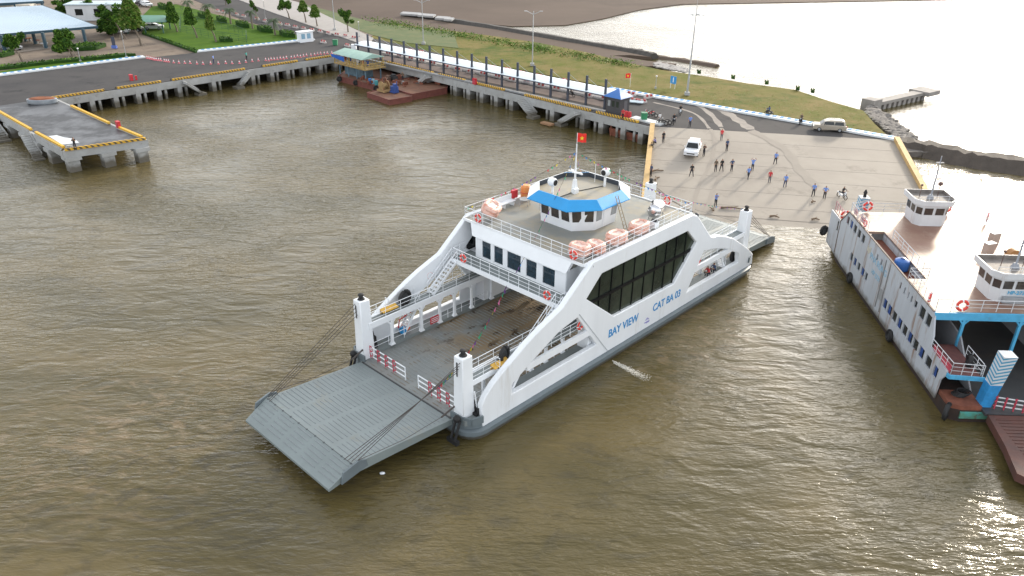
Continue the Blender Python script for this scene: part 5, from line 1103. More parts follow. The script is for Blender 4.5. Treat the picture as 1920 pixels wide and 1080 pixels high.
PS = [ # px, py(feet), facing deg, pose, shirt, trousers, label, hat
 (1341, 387, 190, 'photo', SBL, TB, 'man in light blue shirt standing alone nearest the water on the slipway', None),
 (1296, 331, 170, 'wide', SBK, TB, 'man in black standing alone below the white pickup', None),
 (1319, 293, 200, 'photo', SBK, TB, 'man in black right beside the white pickup', None),
 (1352, 263, 180, 'stand', SRD, JE, 'person in faded red top standing at the head of the slipway', None),
 (1362, 283, 200, 'stand', SNV, TB, 'man in dark blue below the person in faded red at the slipway head', None),
 (1341, 322, 180, 'stand', SGR, TB, 'man in olive shirt, leftmost of the dark group of three mid slipway', None),
 (1352, 321, 190, 'wide', SBK, TB, 'man in black striding, middle of the dark group of three', None),
 (1371, 321, 200, 'hips', SNV, TB, 'man in navy shirt, rightmost of the dark group of three', None),
 (1410, 320, 180, 'armsup', SBL, TB, 'light blue shirted man in white cap with both arms raised', HWH),
 (1402, 336, 200, 'stride', SBL, TB, 'light blue shirted man striding just below the man with raised arms', None),
 (1453, 308, 150, 'stride', SBL, TB, 'light blue shirted man standing farthest up the middle of the slipway', None),
 (1442, 343, 170, 'stand', SRD, JE, 'man in bright red shirt in the middle of the slipway', None),
 (1471, 351, 160, 'stride', SBL, TBL, 'light blue shirted man to the right of the man in red', None),
 (1524, 368, 160, 'stride', SBL, TB, 'light blue shirted man, left of the two near the moored old ferry', None),
 (1545, 373, 160, 'hips', SBL, TB, 'light blue shirted man with hands on hips beside the motorbike near the old ferry', None),
 (1220, 331, 120, 'stand', SNV, TB, 'man in navy leaning by the tan parapet near the water', None)]
for px, py, fc, po_, sh, tr, lb, hat in PS: person(ats(px, py), R(fc), po_, sh, tr, lb, hat, 'people waiting on the slipway')
GR = [(1293, 238, 180, 'stand', STL if 0 else SBL, TB, 'man in light blue at the edge between road and slipway', None), (1243, 268, 200, 'stand', SBK, TB, 'slim figure in black by the tan parapet head', None), (1228, 271, 90, 'squat', SPL, TB, 'person squatting by the head of the tan parapet', None), (1222, 280, 90, 'squat', SBK, TB, 'dark figure squatting on the tan parapet', None), (1236, 232, 30, 'stand', SWH, JE, 'person in white among the parked motorbikes', None)]
for px, py, fc, po_, sh, tr, lb, hat in GR: person(at(px, py, QZ) if py < 240 else ats(px, py), R(fc), po_, sh, tr, lb, hat)
person(at(142, 281, QZ+.02), R(200), 'photo', SBK, TB, 'man in black taking a picture at the head of the side pier')
person(at(401, 119, QZ), R(90), 'stand', SBL, TBL, 'person in pale blue on the left quay among the cones'); person(at(463, 113, QZ), R(60), 'stand', STL, TB, 'person in teal shirt on the left quay near the broken steps')
person(at(1167, 236-12, QZ), R(200), 'stand', SRD, TB, 'person in red in front of the kiosk window')
person(FW(27.9, -5.7, 6.52), A1, 'stand', SPL, TB, 'person in violet on the aft gallery behind the corner of the white ferry top deck')
person(FW(39.2, -4.1, 1.35), R(200), 'photo', SRD, TB, 'person in red standing at the stern gate of the white ferry'); person(FW(33.0, -6.1, 1.65), R(120), 'squat', SNV, TB, 'dark clad person crouching inside the rear side opening of the white ferry'); person(FW(31.9, -6.1, 1.65), R(120), 'squat', SRD, TB, 'person in red crouching inside the rear side opening of the white ferry')
for i, (u, v) in enumerate(((17, 2.9), (17.5, 1.5), (18, .3))): person(FW(u, v, 1.35), R(220+20*i), 'squat', (SWH, SNV, SRD)[i], TB, ('person in white', 'person in navy', 'person in red')[i]+' sitting in the shade of the car deck under the cabin', None, 'people in the shade of the car deck')
# ================= SHORE =================
# ---- vehicles ----
def car(loc, rz, lab, kind, col, L_=4.7, W_=1.85, H_=1.75, name='parked_car', grp=None):
    o = empty(name, loc, rz, lab, 'car', grp); paint = mat(col[0], col[1], .25, .1 if col[0] != 'white_car_paint' else 0, var=.03, spec=.6)
    h = L_/2; b = .32
    body = [(-h, .45), (-h+.05, .95), (-h*.55, 1.02), (h-.25, .98), (h, .80), (h, .38), (h*.8, b), (-h*.9, b)]
    if kind == 'suv': cab = [(-h+.15, .98), (-h+.38, H_-.1), (-h+.8, H_), (.3, H_-.04), (.75, H_-.2), (h*.56, 1.0)]
    else: cab = [(-.75, .98), (-.62, H_-.08), (.2, H_), (.55, H_-.1), (h*.52, 1.0)]
    def prism(poly, w0, w1, nm, m, par):
        mb = MB(); zt = max(p[1] for p in poly); zb = min(p[1] for p in poly); n = len(poly)
        wf = lambda z: w0+(w1-w0)*(z-zb)/(zt-zb)
        V = [(x, -wf(z)/2, z) for x, z in poly]+[(x, wf(z)/2, z) for x, z in poly]; tri = tessellate_polygon([[Vector((x, z, 0)) for x, z in poly]])
        mb._add(V, [tuple(t) for t in tri]+[tuple(i+n for i in t) for t in tri]+[(i, (i+1) % n, (i+1) % n+n, i+n) for i in range(n)]); q = mb.build(nm, m, par); md = q.modifiers.new('b', 'BEVEL'); md.width = .07; md.segments = 2; md.limit_method = 'ANGLE'; return q
    bo = prism(body, W_*.98, W_, 'body', paint, o); prism(cab, W_*.95, W_*.76, 'cabin', paint, o)
    # windows: slightly proud panes
    cx = [p for p in cab]; mb = MB(); zt = H_
    wf = lambda z: W_*.95+(W_*.76-W_*.95)*(z-.98)/(zt-.98)
    for s in (-1, 1):
        x0, x1 = (cab[1][0]+.12, cab[-2][0]-.02) if kind == 'suv' else (-.5, .45)
        for a, c in ((x0, (x0+x1)/2-.05), ((x0+x1)/2+.05, x1+.12)):
            q = [(a-.05, 1.06), (c+.05, 1.06), (c-.02, H_-.2), (a+.08, H_-.2)]; mb.quad(*[(x, s*(wf(z)/2+.012), z) for x, z in q])
    mb.build('side_windows', GLASS, o)
    a, c = cab[-2], cab[-1]; mb = MB(); f0 = lambda t: (a[0]+(c[0]-a[0])*t+.04, a[1]+(c[1]-a[1])*t+.02)
    (xa, za), (xb, zb) = f0(.12), f0(.92); mb.quad((xa, -wf(za)*.44, za), (xa, wf(za)*.44, za), (xb, wf(zb)*.46, zb), (xb, -wf(zb)*.46, zb)); mb.build('windscreen', GLASS, o)
    a, c = cab[1], cab[0]; (xa, za), (xb, zb) = (a[0]+(c[0]-a[0])*.1-.03, a[1]+(c[1]-a[1])*.1), (a[0]+(c[0]-a[0])*.8-.03, a[1]+(c[1]-a[1])*.8); mb = MB(); mb.quad((xa, -wf(za)*.42, za), (xa, wf(za)*.42, za), (xb, wf(zb)*.44, zb), (xb, -wf(zb)*.44, zb)); mb.build('rear_window', GLASS, o)
    for x in (-h*.60, h*.62):
        for s in (-1, 1):
            w_ = MB().lathe((x, s*(W_/2-.12), .34), [(.30, -.11), (.34, -.08), (.34, .08), (.30, .11)], 16, 'y').build('tyre', BLACK, o); MB().lathe((x, s*(W_/2-.0), .34), [(.20, -.02), (.17, .02)], 12, 'y').build('rim', STEEL, w_)
    for s in (-1, 1):
        MB().box((h-.06, s*W_*.36, .78), (.14, .42, .16)).build('headlight', mat('lamp_glass', (.6, .62, .65), .1), o); MB().box((-h+.02, s*W_*.42, .88), (.08, .22, .26)).build('tail_light', RED, o)
        MB().box((.75, s*(W_/2+.08), 1.08), (.14, .16, .12)).build('mirror', paint, o)
    MB().box((h-.01, 0, .62), (.06, W_*.55, .16)).build('grille', DARK, o); MB().box((-h+.0, 0, .62), (.04, .4, .12)).build('number_plate', WHITE, o)
    if kind == 'pickup':
        mb = MB(); mb.box((-h*.62, 0, 1.06), (1.5, W_*.84, .10)); mb.build('bed_cover', paint, o); mb = MB(); mb.box((-h*.62, 0, 1.30), (1.5, W_*.8, .5), taper=.9); mb.build('canopy', paint, o)
    if kind == 'suv':
        for s in (-1, 1): MB().beam((-h+.8, s*W_*.33, H_+.05), (.2, s*W_*.33, H_+.03), .05, .05).build('roof_rail', STEEL, o)
    return o
WCP = ('white_car_paint', (.72, .74, .76)); BEI = ('beige_car_paint', (.38, .34, .28)); BLK = ('black_car_paint', (.02, .02, .025)); SIL = ('silver_car_paint', (.35, .36, .37))
pc = ats(1298, 287); car(pc, R(-102), 'white pickup with dark windscreen parked at the upper left of the slipway', 'pickup', WCP, 5.0, 1.9, 1.8, 'pickup_truck').rotation_euler = (0, 0, R(-108))
car(at(1553, 245, QZ), R(168), 'beige estate car parked by the kerb at the right end of the quay road', 'suv', BEI, 4.7, 1.85, 1.72)
car(at(224, 62, QZ), R(0), 'white high roofed car half hidden behind trees beside the green carport', 'suv', WCP, 4.8, 1.9, 2.1); car(at(289, 55, QZ), R(10), 'white car parked under the right end of the green carport', 'suv', WCP, 4.4, 1.8, 1.5)
car(at(250, 59, QZ), R(5), 'black car in the shade under the green carport', 'suv', BLK, 4.5, 1.8, 1.5); car(at(22, 94, QZ), R(-20), 'silver car parked under the near eave of the big pavilion', 'suv', SIL, 4.5, 1.8, 1.5)
for px, py, c in ((275, 12, WCP), (262, 10, BLK), (212, 12, SIL), (240, 7, WCP)): car(at(px, py, QZ), R(-40), {275: 'white car rightmost of those parked far behind the trees', 262: 'black car between two white ones far behind the trees', 212: 'silver car farthest left behind the trees', 240: 'white car farthest back behind the conical tree'}[px], 'suv', c, 4.5, 1.8, 1.5)
# ---- motorbikes ----
def moto(loc, rz, lab, rider=None, grp='motorbikes near the slipway', col=None):
    o = empty('motorbike', loc, rz, lab, 'motorbike', grp); mb = MB()
    for y in (-.62, .62):
        w_ = MB().tube([(0, y+.27*math.cos(k*math.pi/7), .29+.27*math.sin(k*math.pi/7)) for k in range(14)], .05, 6, closed=True).build('wheel', BLACK, o); MB().lathe((0, y, .29), [(.05, -.05), (.06, .05)], 8, 'x').build('hub', STEEL, w_)
    mb.box((0, -.15, .45), (.22, .7, .22), taper=.8); mb.beam((0, .62, .29), (0, .42, .98), .08, .08); mb.beam((0, .3, .5), (0, .45, .85), .3, .1); mb.box((0, -.62, .62), (.16, .5, .10)); mb.build('frame', col or DARK, o)
    MB().box((0, -.25, .76), (.26, .75, .12), taper=.8).build('seat', BLACK, o); MB().tube([(-.32, .3, 1.02), (-.1, .4, .98), (.1, .4, .98), (.32, .3, 1.02)], .025, 5).build('handlebar', DARK, o); MB().ball((0, .52, .88), .09, 7).build('headlight', mat('lamp_glass', (.6, .62, .65), .1), o); return o
for px, py, a, lb in ((1296-48, 233, 70, 'black motorbike parked second in the row at the quay corner'), (1241, 234, 60, 'dark motorbike parked among the row at the quay corner'), (1222, 220, 80, 'motorbike leaning by the white mat behind the quay corner'), (1216, 217, 100, 'red trimmed motorbike at the left of the quay corner row')):
    moto(at(px, py, QZ), R(a), lb, col=RED if px == 1216 else None)
for px, py, a, sh, lm, lp in ((1263, 232, 170, SBK, 'motorbike ridden towards the slipway past the parked row', 'rider in black on the motorbike beside the parked row'), (1275, 215, 170, SBK, 'white fronted motorbike riding along the quay road', 'rider in black farther up the quay road'), (1441, 217, 30, SNV, 'motorbike standing by the blue kerb near the middle of the long kerb', 'dark rider by the blue kerb'), (1501, 232, 150, SGR, 'motorbike by the kerb left of the beige estate car', 'rider in olive left of the beige estate car'), (1578, 372, 200, SBK, 'motorbike with white front on the slipway joint beside the old ferry', 'rider in black on the motorbike near the old ferry'), (1070, 181, 230, SBK, 'motorbike with a load under the canopy walk', 'rider in black under the canopy walk')):
    l_ = ats(px, py) if py > 300 else at(px, py, QZ); m_ = moto(l_, R(a), lm, col=WHITE if px in (1275, 1578) else None); person(l_, R(a), 'ride', sh, TB, lp)
# ---- canopy walk ----
cw = empty('canopy_walk', at(672, 104, QZ), 0, 'long covered walk with pale curved roof on tall dark posts along the quay', 'canopy'); co = -cw.location
cA = at(671, 105, QZ); cB = at(1137, 206, QZ); cd_ = (cB-cA).normalized(); cn = Vector((-cd_.y, cd_.x, 0));
if cn.y < 0: cn = -cn
PST = mat('dark_grey_post', (.045, .055, .08), .5, var=.1); ROOFM = mat('pale_metal_roof', (.66, .74, .80), .4, var=.03, scale=.4)
n = 18; CL = (cB-cA).length; RH = 2.35
postx = [672, 692, 714, 736, 759, 783, 807, 832, 858, 885, 912, 941, 970, 1001, 1032, 1064, 1098, 1133]
for px in postx:
    t = solve(lambda s: cA+cd_*s, px, -5, CL+5); p = cA+cd_*t+co
    mb = MB(); mb.box(p+Vector((0, 0, 2.4)), (.3, .3, 4.8), math.atan2(cd_.y, cd_.x)); mb.beam(p+Vector((0, 0, RH)), p+cn*3.4+Vector((0, 0, RH+.1)), .10, .16); mb.build('post', PST, cw)
    mb = MB(); mb.beam(p+Vector((0, 0, 4.6)), p+cn*2.8+Vector((0, 0, RH+.4)), .04, .04); mb.build('tie_rod', STEEL, cw)
mb = MB(); prof = [(-.5, RH-.02), (.4, RH+.22), (1.3, RH+.38), (2.2, RH+.42), (3.1, RH+.3), (3.7, RH+.1)]; P0 = cA+co-cd_*.4; P1 = cB+co+cd_*.8
for (a, z), (a2, z2) in zip(prof[:-1], prof[1:]): mb._add([P0+cn*a+Vector((0, 0, z)), P1+cn*a+Vector((0, 0, z)), P1+cn*a2+Vector((0, 0, z2)), P0+cn*a2+Vector((0, 0, z2)), P0+cn*a+Vector((0, 0, z-.06)), P1+cn*a+Vector((0, 0, z-.06)), P1+cn*a2+Vector((0, 0, z2-.06)), P0+cn*a2+Vector((0, 0, z2-.06))], [(0, 1, 2, 3), (4, 5, 6, 7), (0, 1, 5, 4), (2, 3, 7, 6), (1, 2, 6, 5), (0, 3, 7, 4)])
mb.build('curved_roof', ROOFM, cw)
mb = MB(); mb.beam(P0-cn*.5+Vector((0, 0, RH-.08)), P1-cn*.5+Vector((0, 0, RH-.08)), .1, .16); mb.build('gutter', PST, cw)
mb = MB(); mb.beam(P0-cn*1.2+Vector((0, 0, .10)), P1-cn*1.2+Vector((0, 0, .10)), .7, .22); mb.build('plinth', mat('grey_plinth', (.26, .27, .28), .8), cw)
# grey walk floor strips and picket fence behind
tag(MB().slab([(cA+cn*1.0-cd_*1)[:2], (cB+cn*1.0)[:2], (cB+cn*4.2)[:2], (cA+cn*4.2)[:2]], QZ, QZ+.03).build('brown_walkway', mat('brown_walk_paving', (.15, .11, .095), .8, scale=.5, var=.2)), kind='structure')
tag(MB().slab([(cA+cn*6.0)[:2], (cB+cn*6.0)[:2], (cB+cn*7.6)[:2], (cA+cn*7.6)[:2]], QZ, QZ+.035).build('pale_walkway', PAVE), kind='structure')
pf = empty('picket_fence', cA, 0, 'white picket fence behind the covered walk', 'fence'); mb = MB(); nn_ = 190
for i in range(nn_): p = cd_*CL*(.35+.65*i/nn_)+cn*5.2; mb.box(p+Vector((0, 0, .55)), (.07, .05, 1.1), math.atan2(cd_.y, cd_.x))
mb.beam(cd_*CL*.35+cn*5.2+Vector((0, 0, .9)), cd_*CL+cn*5.2+Vector((0, 0, .9)), .05, .06); mb.beam(cd_*CL*.35+cn*5.2+Vector((0, 0, .25)), cd_*CL+cn*5.2+Vector((0, 0, .25)), .05, .06); mb.build('pickets', mat('picket_white', (.5, .5, .52), .6), pf)
# ---- kiosk ----
kp = at(1157, 211, QZ); kz = math.atan2(QA.y, QA.x); ks = empty('ticket_kiosk', kp, kz, 'dark grey ticket kiosk with blue hipped roof and red barriers at the quay corner', 'kiosk')
kb = MB().box((0, 0, 1.35), (2.7, 2.5, 2.7)).build('walls', mat('kiosk_grey', (.055, .055, .06), .6, var=.1), ks)
mb = MB(); e = [(-1.75, -1.65, 2.6), (1.75, -1.65, 2.6), (1.75, 1.65, 2.6), (-1.75, 1.65, 2.6)]; t = [(-.1, 0, 3.75), (.1, 0, 3.75), (.1, .02, 3.75), (-.1, .02, 3.75)]; mb.loft(e, t, True); mb.build('roof', mat('kiosk_blue_roof', (.03, .14, .42), .4, var=.06), ks)
for x in (-.75, .05, .85): MB().box((x, -1.26, 1.6), (.5, .04, .9)).build('window', GLASS_REFL if x > 0 else mat('pale_glass', (.30, .32, .33), .15), ks)
MB().box((-1.36, 0, 1.6), (.04, 1.2, .9)).build('window', GLASS, ks); MB().box((1.36, .2, 1.1), (.05, .8, 2.0)).build('door', mat('kiosk_door', (.12, .12, .13), .5), ks)
for i, px in enumerate((1168, 1174, 1180)):
    o = empty('red_barrier', at(px, 219+i*1.3, QZ), kz, 'red plastic barrier %s of three in front of the kiosk' % ('left', 'middle', 'right')[i], 'barrier', 'red barriers by the kiosk'); mb = MB(); mb.box((0, 0, .5), (.6, .3, 1.0), taper=.75); mb.box((0, 0, .05), (.75, .5, .1)); mb.build('barrier_body', RED, o)
# red quay boxes / hydrants
for px, py, s_, lb in ((247, 151, .85, 'big red fire box on the left quay'), (256, 150, .6, 'small red post beside the fire box on the left quay'), (890, 158, .85, 'red fire box on the quay below the canopy walk'), (223, 241, .85, 'red hydrant box on the side pier')):
    o = empty('fire_box', at(px, py, QZ), kz, lb, 'fire box'); mb = MB(); mb.box((0, 0, .6*s_), (.9*s_ if s_ > .7 else .2, .5*s_, 1.2*s_)); mb.box((0, 0, 1.22*s_), (.96*s_ if s_ > .7 else .3, .56*s_, .06)); mb.build('box_body', RED, o); MB().box((.0, -.26*s_, .6*s_), (.6*s_ if s_ > .7 else .1, .02, .8*s_)).build('box_door', RAILRED, o)
o = empty('bollard', at(131, 281, QZ+.02), 0, 'pale mooring bollard at the corner of the side pier', 'bollard'); MB().lathe((0, 0, 0), [(.35, 0), (.22, .1), (.2, .4), (.32, .5), (.28, .62)], 12).build('bollard_body', QCONC, o)
o = empty('green_bin', at(629, 85, QZ), 0, 'green wheeled bin among the barriers on the boulevard mouth', 'bin'); MB().box((0, 0, .6), (.9, .8, 1.1), taper=1.15).build('bin_body', mat('bin_green', (.03, .22, .10), .5), o); MB().box((0, 0, 1.2), (1.05, .95, .1)).build('lid', mat('bin_green_dark', (.02, .15, .07), .5), o)
o = empty('green_bin', at(1207, 226, QZ), 0, 'green bin beside the parked motorbikes at the quay corner', 'bin'); MB().box((0, 0, .6), (.8, .8, 1.1), taper=1.15).build('bin_body', MATS['bin_green'], o); MB().box((0, 0, 1.2), (.95, .95, .1)).build('lid', MATS['bin_green_dark'], o)
o = empty('gate_booth', at(573, 78, QZ), R(43), 'small white toll booth with bluish windows at the end of the lawn kerb', 'booth'); MB().box((0, 0, 1.1), (3.2, 1.6, 2.2)).build('walls', WHITE, o); MB().box((0, 0, 2.26), (3.6, 2.0, .12)).build('roof', WHITE, o)
for x in (-.9, .5): MB().box((x, -.82, 1.3), (.9, .03, 1.1)).build('window', mat('bluish_pane', (.25, .42, .55), .2), o)
# ---- red and white barriers ----
def barrier_proto():
    o = empty('road_barrier', (0, 0, 0), 0, 'x', 'barrier'); mb = MB(); mb.box((0, 0, .14), (1.7, .55, .28)); mb.box((0, 0, .42), (1.7, .3, .3), taper=.85); mb.build('concrete_base', mat('barrier_white', (.52, .48, .46), .7), o); mb = MB(); [mb.box((x, 0, .45), (.42, .34, .34)) for x in (-.42, .42)]; mb.build('red_bands', mat('barrier_red', (.42, .05, .05), .6), o); return o
BS = Series(barrier_proto()); z3_ = lambda x, y: (260+x/4.364, y/4.364); z5_ = lambda x, y: (640+x/3.2, y/3.2)
b1 = [z3_(*p) for p in [(560, 75), (650, 95), (695, 105), (805, 125), (860, 140), (970, 160), (1035, 180), (1155, 200), (1218, 212), (1283, 228), (1350, 240), (1418, 253), (1487, 265), (1555, 280), (1625, 292), (1695, 303), (1765, 318)]]
b2 = [z5_(*p) for p in [(285, 330), (350, 340), (420, 360), (487, 373), (553, 388), (630, 408), (700, 425), (775, 440), (852, 452), (940, 467), (1025, 487), (1115, 498), (1200, 522), (1293, 540), (1480, 582), (1585, 600)]]
b3 = [z5_(*p) for p in [(420, 312), (480, 320), (690, 368), (760, 385), (905, 410), (1000, 425), (1085, 445), (1185, 465), (1345, 492), (1435, 517), (1740, 572), (1760, 612)]]+[z3_(1513, 352), z3_(1710, 381)]
for L__, nm, az in ((b1, 'road barrier in the row running down the middle of the palm boulevard', 137), (b2, 'road barrier in the row along the quay edge under the canopy walk', 137), (b3, 'road barrier in the row behind the canopy posts', 137)):
    for x, y in L__: BS.put(at(x, y, QZ), R(az+random.uniform(-6, 6)), nm, nm.replace('road barrier in the row', 'barriers'))
BS.put(at(1216, 184, QZ), R(30), 'road barrier with dark sheet, alone right of the kiosk', None); BS.put(at(1203, 193, QZ), R(10), 'road barrier beside the pale boom right of the kiosk', None)
o = empty('pale_boom', at(1187, 194, QZ), R(-20), 'pale blue plastic sheet lying by the barriers right of the kiosk', 'sheet'); MB().box((0, 0, .35), (3.4, .8, .12), rx=R(12)).build('sheet', mat('pale_sheet', (.5, .6, .66), .5), o)
o = empty('white_crate', at(664, 92, QZ), 0, 'white box beside the first canopy post', 'box'); MB().box((0, 0, .5), (1.1, .9, 1.0)).build('box_body', WHITE, o)
o = empty('white_mat', at(1214, 228, QZ), kz, 'pale slab lying at the quay corner behind the parapet wall', 'slab'); MB().box((0, 0, .12), (5.5, 1.6, .24)).build('slab', mat('pale_slab', (.55, .58, .6), .6), o)
# ---- cones ----
def cone_proto():
    o = empty('traffic_cone', (0, 0, 0), 0, 'x', 'cone'); MB().lathe((0, 0, 0), [(.19, .05), (.03, .82)], 8).build('cone_body', mat('cone_red', (.55, .14, .17), .5), o); MB().box((0, 0, .03), (.5, .5, .06)).build('base', mat('cone_red', (0, 0, 0)), o); MB().lathe((0, 0, .38), [(.135, 0), (.105, .17)], 8).build('white_band', WHITE, o); return o
CS = Series(cone_proto())
cn_ = [(70, 480), (85, 482), (100, 485), (112, 488), (125, 492), (136, 494), (148, 495), (165, 497), (182, 498), (212, 505), (228, 507), (245, 508), (287, 515), (330, 518), (378, 520), (422, 520), (478, 525), (527, 527), (590, 525), (653, 525), (713, 520), (765, 522), (825, 520), (878, 512), (930, 505), (980, 500), (1040, 497), (1065, 500), (1085, 492), (1110, 492), (1135, 490), (1160, 485), (1185, 485), (1210, 480), (1250, 478), (1275, 475), (1300, 468), (1325, 470), (1350, 465), (1375, 460), (1410, 458), (1440, 455), (1465, 450), (1490, 447), (1520, 445), (1545, 442), (1580, 440)]
for x, y in cn_: CS.put(at(*z3_(x, y), QZ), 0, 'red and white cone in the curved line across the left quay road', 'cones in the line across the left quay', (.85,)*3)
# ---- lamps and flags ----
def lamp_post(loc, h, lab, kind):
    o = empty('lamp_mast', loc, 0, lab, 'lamp'); MB().tube([(0, 0, 0), (0, 0, h)], .20 if kind == 'high' else (.13 if kind == 'arm' else .06), 8, r2=.07 if kind != 'globe' else .045).build('pole', STEEL, o); MB().box((0, 0, .15 if kind == 'globe' else .25), (.35, .35, .3) if kind == 'globe' else (.8, .8, .5)).build('footing', QCONC, o)
    if kind == 'high':
        mb = MB(); mb.tube([(0, 0, h), (0, 0, h+1.2)], .07, 6); mb.tube([(.8*math.cos(k*math.pi/6), .8*math.sin(k*math.pi/6), h-.1) for k in range(12)], .05, 5, closed=True); mb.tube([(0, 0, h+1.2), (0, 0, h+3.5)], .02, 4); mb.build('head_ring', STEEL, o)
        for k in range(6): a = k*math.pi/3; MB().box((1.15*math.cos(a), 1.15*math.sin(a), h-.15), (.6, .45, .16), a).build('floodlight', mat('floodlight_pale', (.6, .62, .62), .3), o)
    elif kind == 'arm':
        for s in (-1, 1): mb = MB(); mb.tube([(0, 0, h-.6), (s*1.3, 0, h)], .05, 5); mb.box((s*1.5, 0, h+.02), (.6, .25, .1)); mb.build('lamp_arm', STEEL, o)
    else: MB().ball((0, 0, h+.1), .17, 8).build('globe', mat('globe_white', (.75, .75, .72), .4), o)
    return o
def top_h(px, py, ty, z0=QZ):    # height of a pole whose foot and head rows are known
    p = at(px, py, z0); lo, hi = 0, 60
    for _ in range(40):
        m = (lo+hi)/2
        if proj(p+Vector((0, 0, m)))[1] > ty: lo = m
        else: hi = m
    return lo
lamp_post(at(1288, 178, QZ), top_h(1288, 178, 26), 'tall flood light mast with ring of lamps at the kerb by the rough field', 'high')
lamp_post(at(998, 123, QZ), top_h(998, 123, 21), 'slim two armed lamp mast behind the middle of the canopy roof', 'arm'); lamp_post(at(794, 83, QZ), top_h(794, 83, 0), 'two armed lamp mast behind the left part of the canopy roof', 'arm')
lamp_post(at(628, 57, QZ), top_h(628, 57, -12), 'two armed lamp mast beside the pavement trees', 'arm'); 
for x, y, ty, lb in ((237, 108, 60, 'thin garden lamp post on the soil beside the road opening'), (151, 115, 92, 'thin garden lamp post in the hedge strip below the round tree'), (674, 70, 42, 'globe lamp at the far end of the canopy roof'), (498, 36, 3, 'globe lamp on the boulevard pavement behind the palms'), (1229, 166, 144, 'short pale post on the field edge between flag and blue sign')): lamp_post(at(x, y, QZ), top_h(x, y, ty), lb, 'globe').scale = (1, 1, 1)
fl2 = empty('flag', at(1181, 163, QZ), 0, 'small red flag with yellow star on a pole behind the kiosk', 'flag'); MB().tube([(0, 0, 0), (0, 0, 2.4)], .03, 5).build('flagstaff', WHITE, fl2); flagmesh(.9, .8, (-1, .2, 0), MATS['flag_red'], 'flag_cloth', fl2, 1.6); MB().box((-.45, .08, 1.95), (.3, .02, .25)).build('star_patch', MATS['flag_yellow'], fl2)
sg = empty('blue_sign', at(1261, 166, QZ), R(-50), 'blue road sign with white symbol standing on the field edge', 'sign'); MB().tube([(-.5, 0, 0), (-.5, 0, 1)], .04, 5).build('leg', WHITE, sg); MB().tube([(.5, 0, 0), (.5, 0, 1)], .04, 5).build('leg', WHITE, sg)
MB().box((0, 0, 1.5), (1.3, .06, 1.3)).build('panel', mat('sign_blue', (.04, .27, .62), .5, var=.02), sg); mb = MB(); mb.box((0, -.04, 1.65), (.18, .02, .6)); mb.box((0, -.04, 1.2), (.22, .02, .16)); mb.build('white_symbol', WHITE, sg)
# shore shrubs on the bank edge
def leafmesh(fn, n, sz, m, name, mats=None, seed=1):
    rnd = random.Random(seed); V = []; F_ = []
    for i in range(n):
        c, nrm = fn(rnd); a = Vector((rnd.gauss(0, 1), rnd.gauss(0, 1), rnd.gauss(0, 1))).normalized(); a = (a+nrm*.5).normalized(); t = a.orthogonal().normalized(); b = a.cross(t); s_ = sz*rnd.uniform(.6, 1.3); o = len(V)
        V += [c-t*s_, c+b*s_*.55, c+t*s_, c-b*s_*.55]; F_.append((o, o+1, o+2, o+3))
    me = bpy.data.meshes.new(name); me.from_pydata([tuple(v) for v in V], [], F_); ms_ = mats or [m]
    for x in ms_: me.materials.append(x)
    if len(ms_) > 1: me.polygons.foreach_set('material_index', [rnd.choice(range(len(ms_))) for _ in F_])
    me.update(); return me
LF = [mat('leaf_dark', (.022, .06, .010), .8, var=.3, scale=1, spec=.15), mat('leaf_mid', (.045, .11, .015), .8, var=.3, scale=1, spec=.15), mat('leaf_light', (.10, .19, .025), .8, var=.3, scale=1, spec=.15), mat('leaf_yellow', (.14, .19, .03), .7, var=.2, scale=1)]
BK = mat('bark', (.16, .13, .10), .9, var=.2, scale=4)
def crown(kind, seed):
    rnd0 = random.Random(seed*7+3); 
    if kind == 'cone': 
        def fn(r):
            h = r.random()**1.1; rr_ = (.25+.75*(1-h)**.7)*(.5+.5*r.random()) if h > .1 else r.random()*.8; a = r.uniform(0, 6.283); rr_ *= 1+.15*math.sin(a*3+h*9+seed); return Vector((math.cos(a)*rr_, math.sin(a)*rr_, h*2.4)), Vector((math.cos(a), math.sin(a), .3))
        return leafmesh(fn, 2600, .13, None, 'crown', LF[:3] if seed % 2 else LF[1:], seed)
    cl = [(Vector((rnd0.uniform(-.72, .72), rnd0.uniform(-.72, .72), rnd0.uniform(.1, 1.4))), rnd0.uniform(.20, .46)) for _ in range(13 if kind == 'round' else 8)]
    if kind == 'sparse': cl = [(Vector((rnd0.uniform(-.6, .6), rnd0.uniform(-.6, .6), .1+.2*i)), .34) for i in range(8)]
    def fn(r):
        c, q = cl[r.randrange(len(cl))]; d = Vector((r.gauss(0, 1), r.gauss(0, 1), r.gauss(0, .8))).normalized(); return c+d*q*r.uniform(.55, 1.05), d
    return leafmesh(fn, 3000 if kind == 'round' else 1500, .12, None, 'crown', LF[:3], seed)
CRW = {}
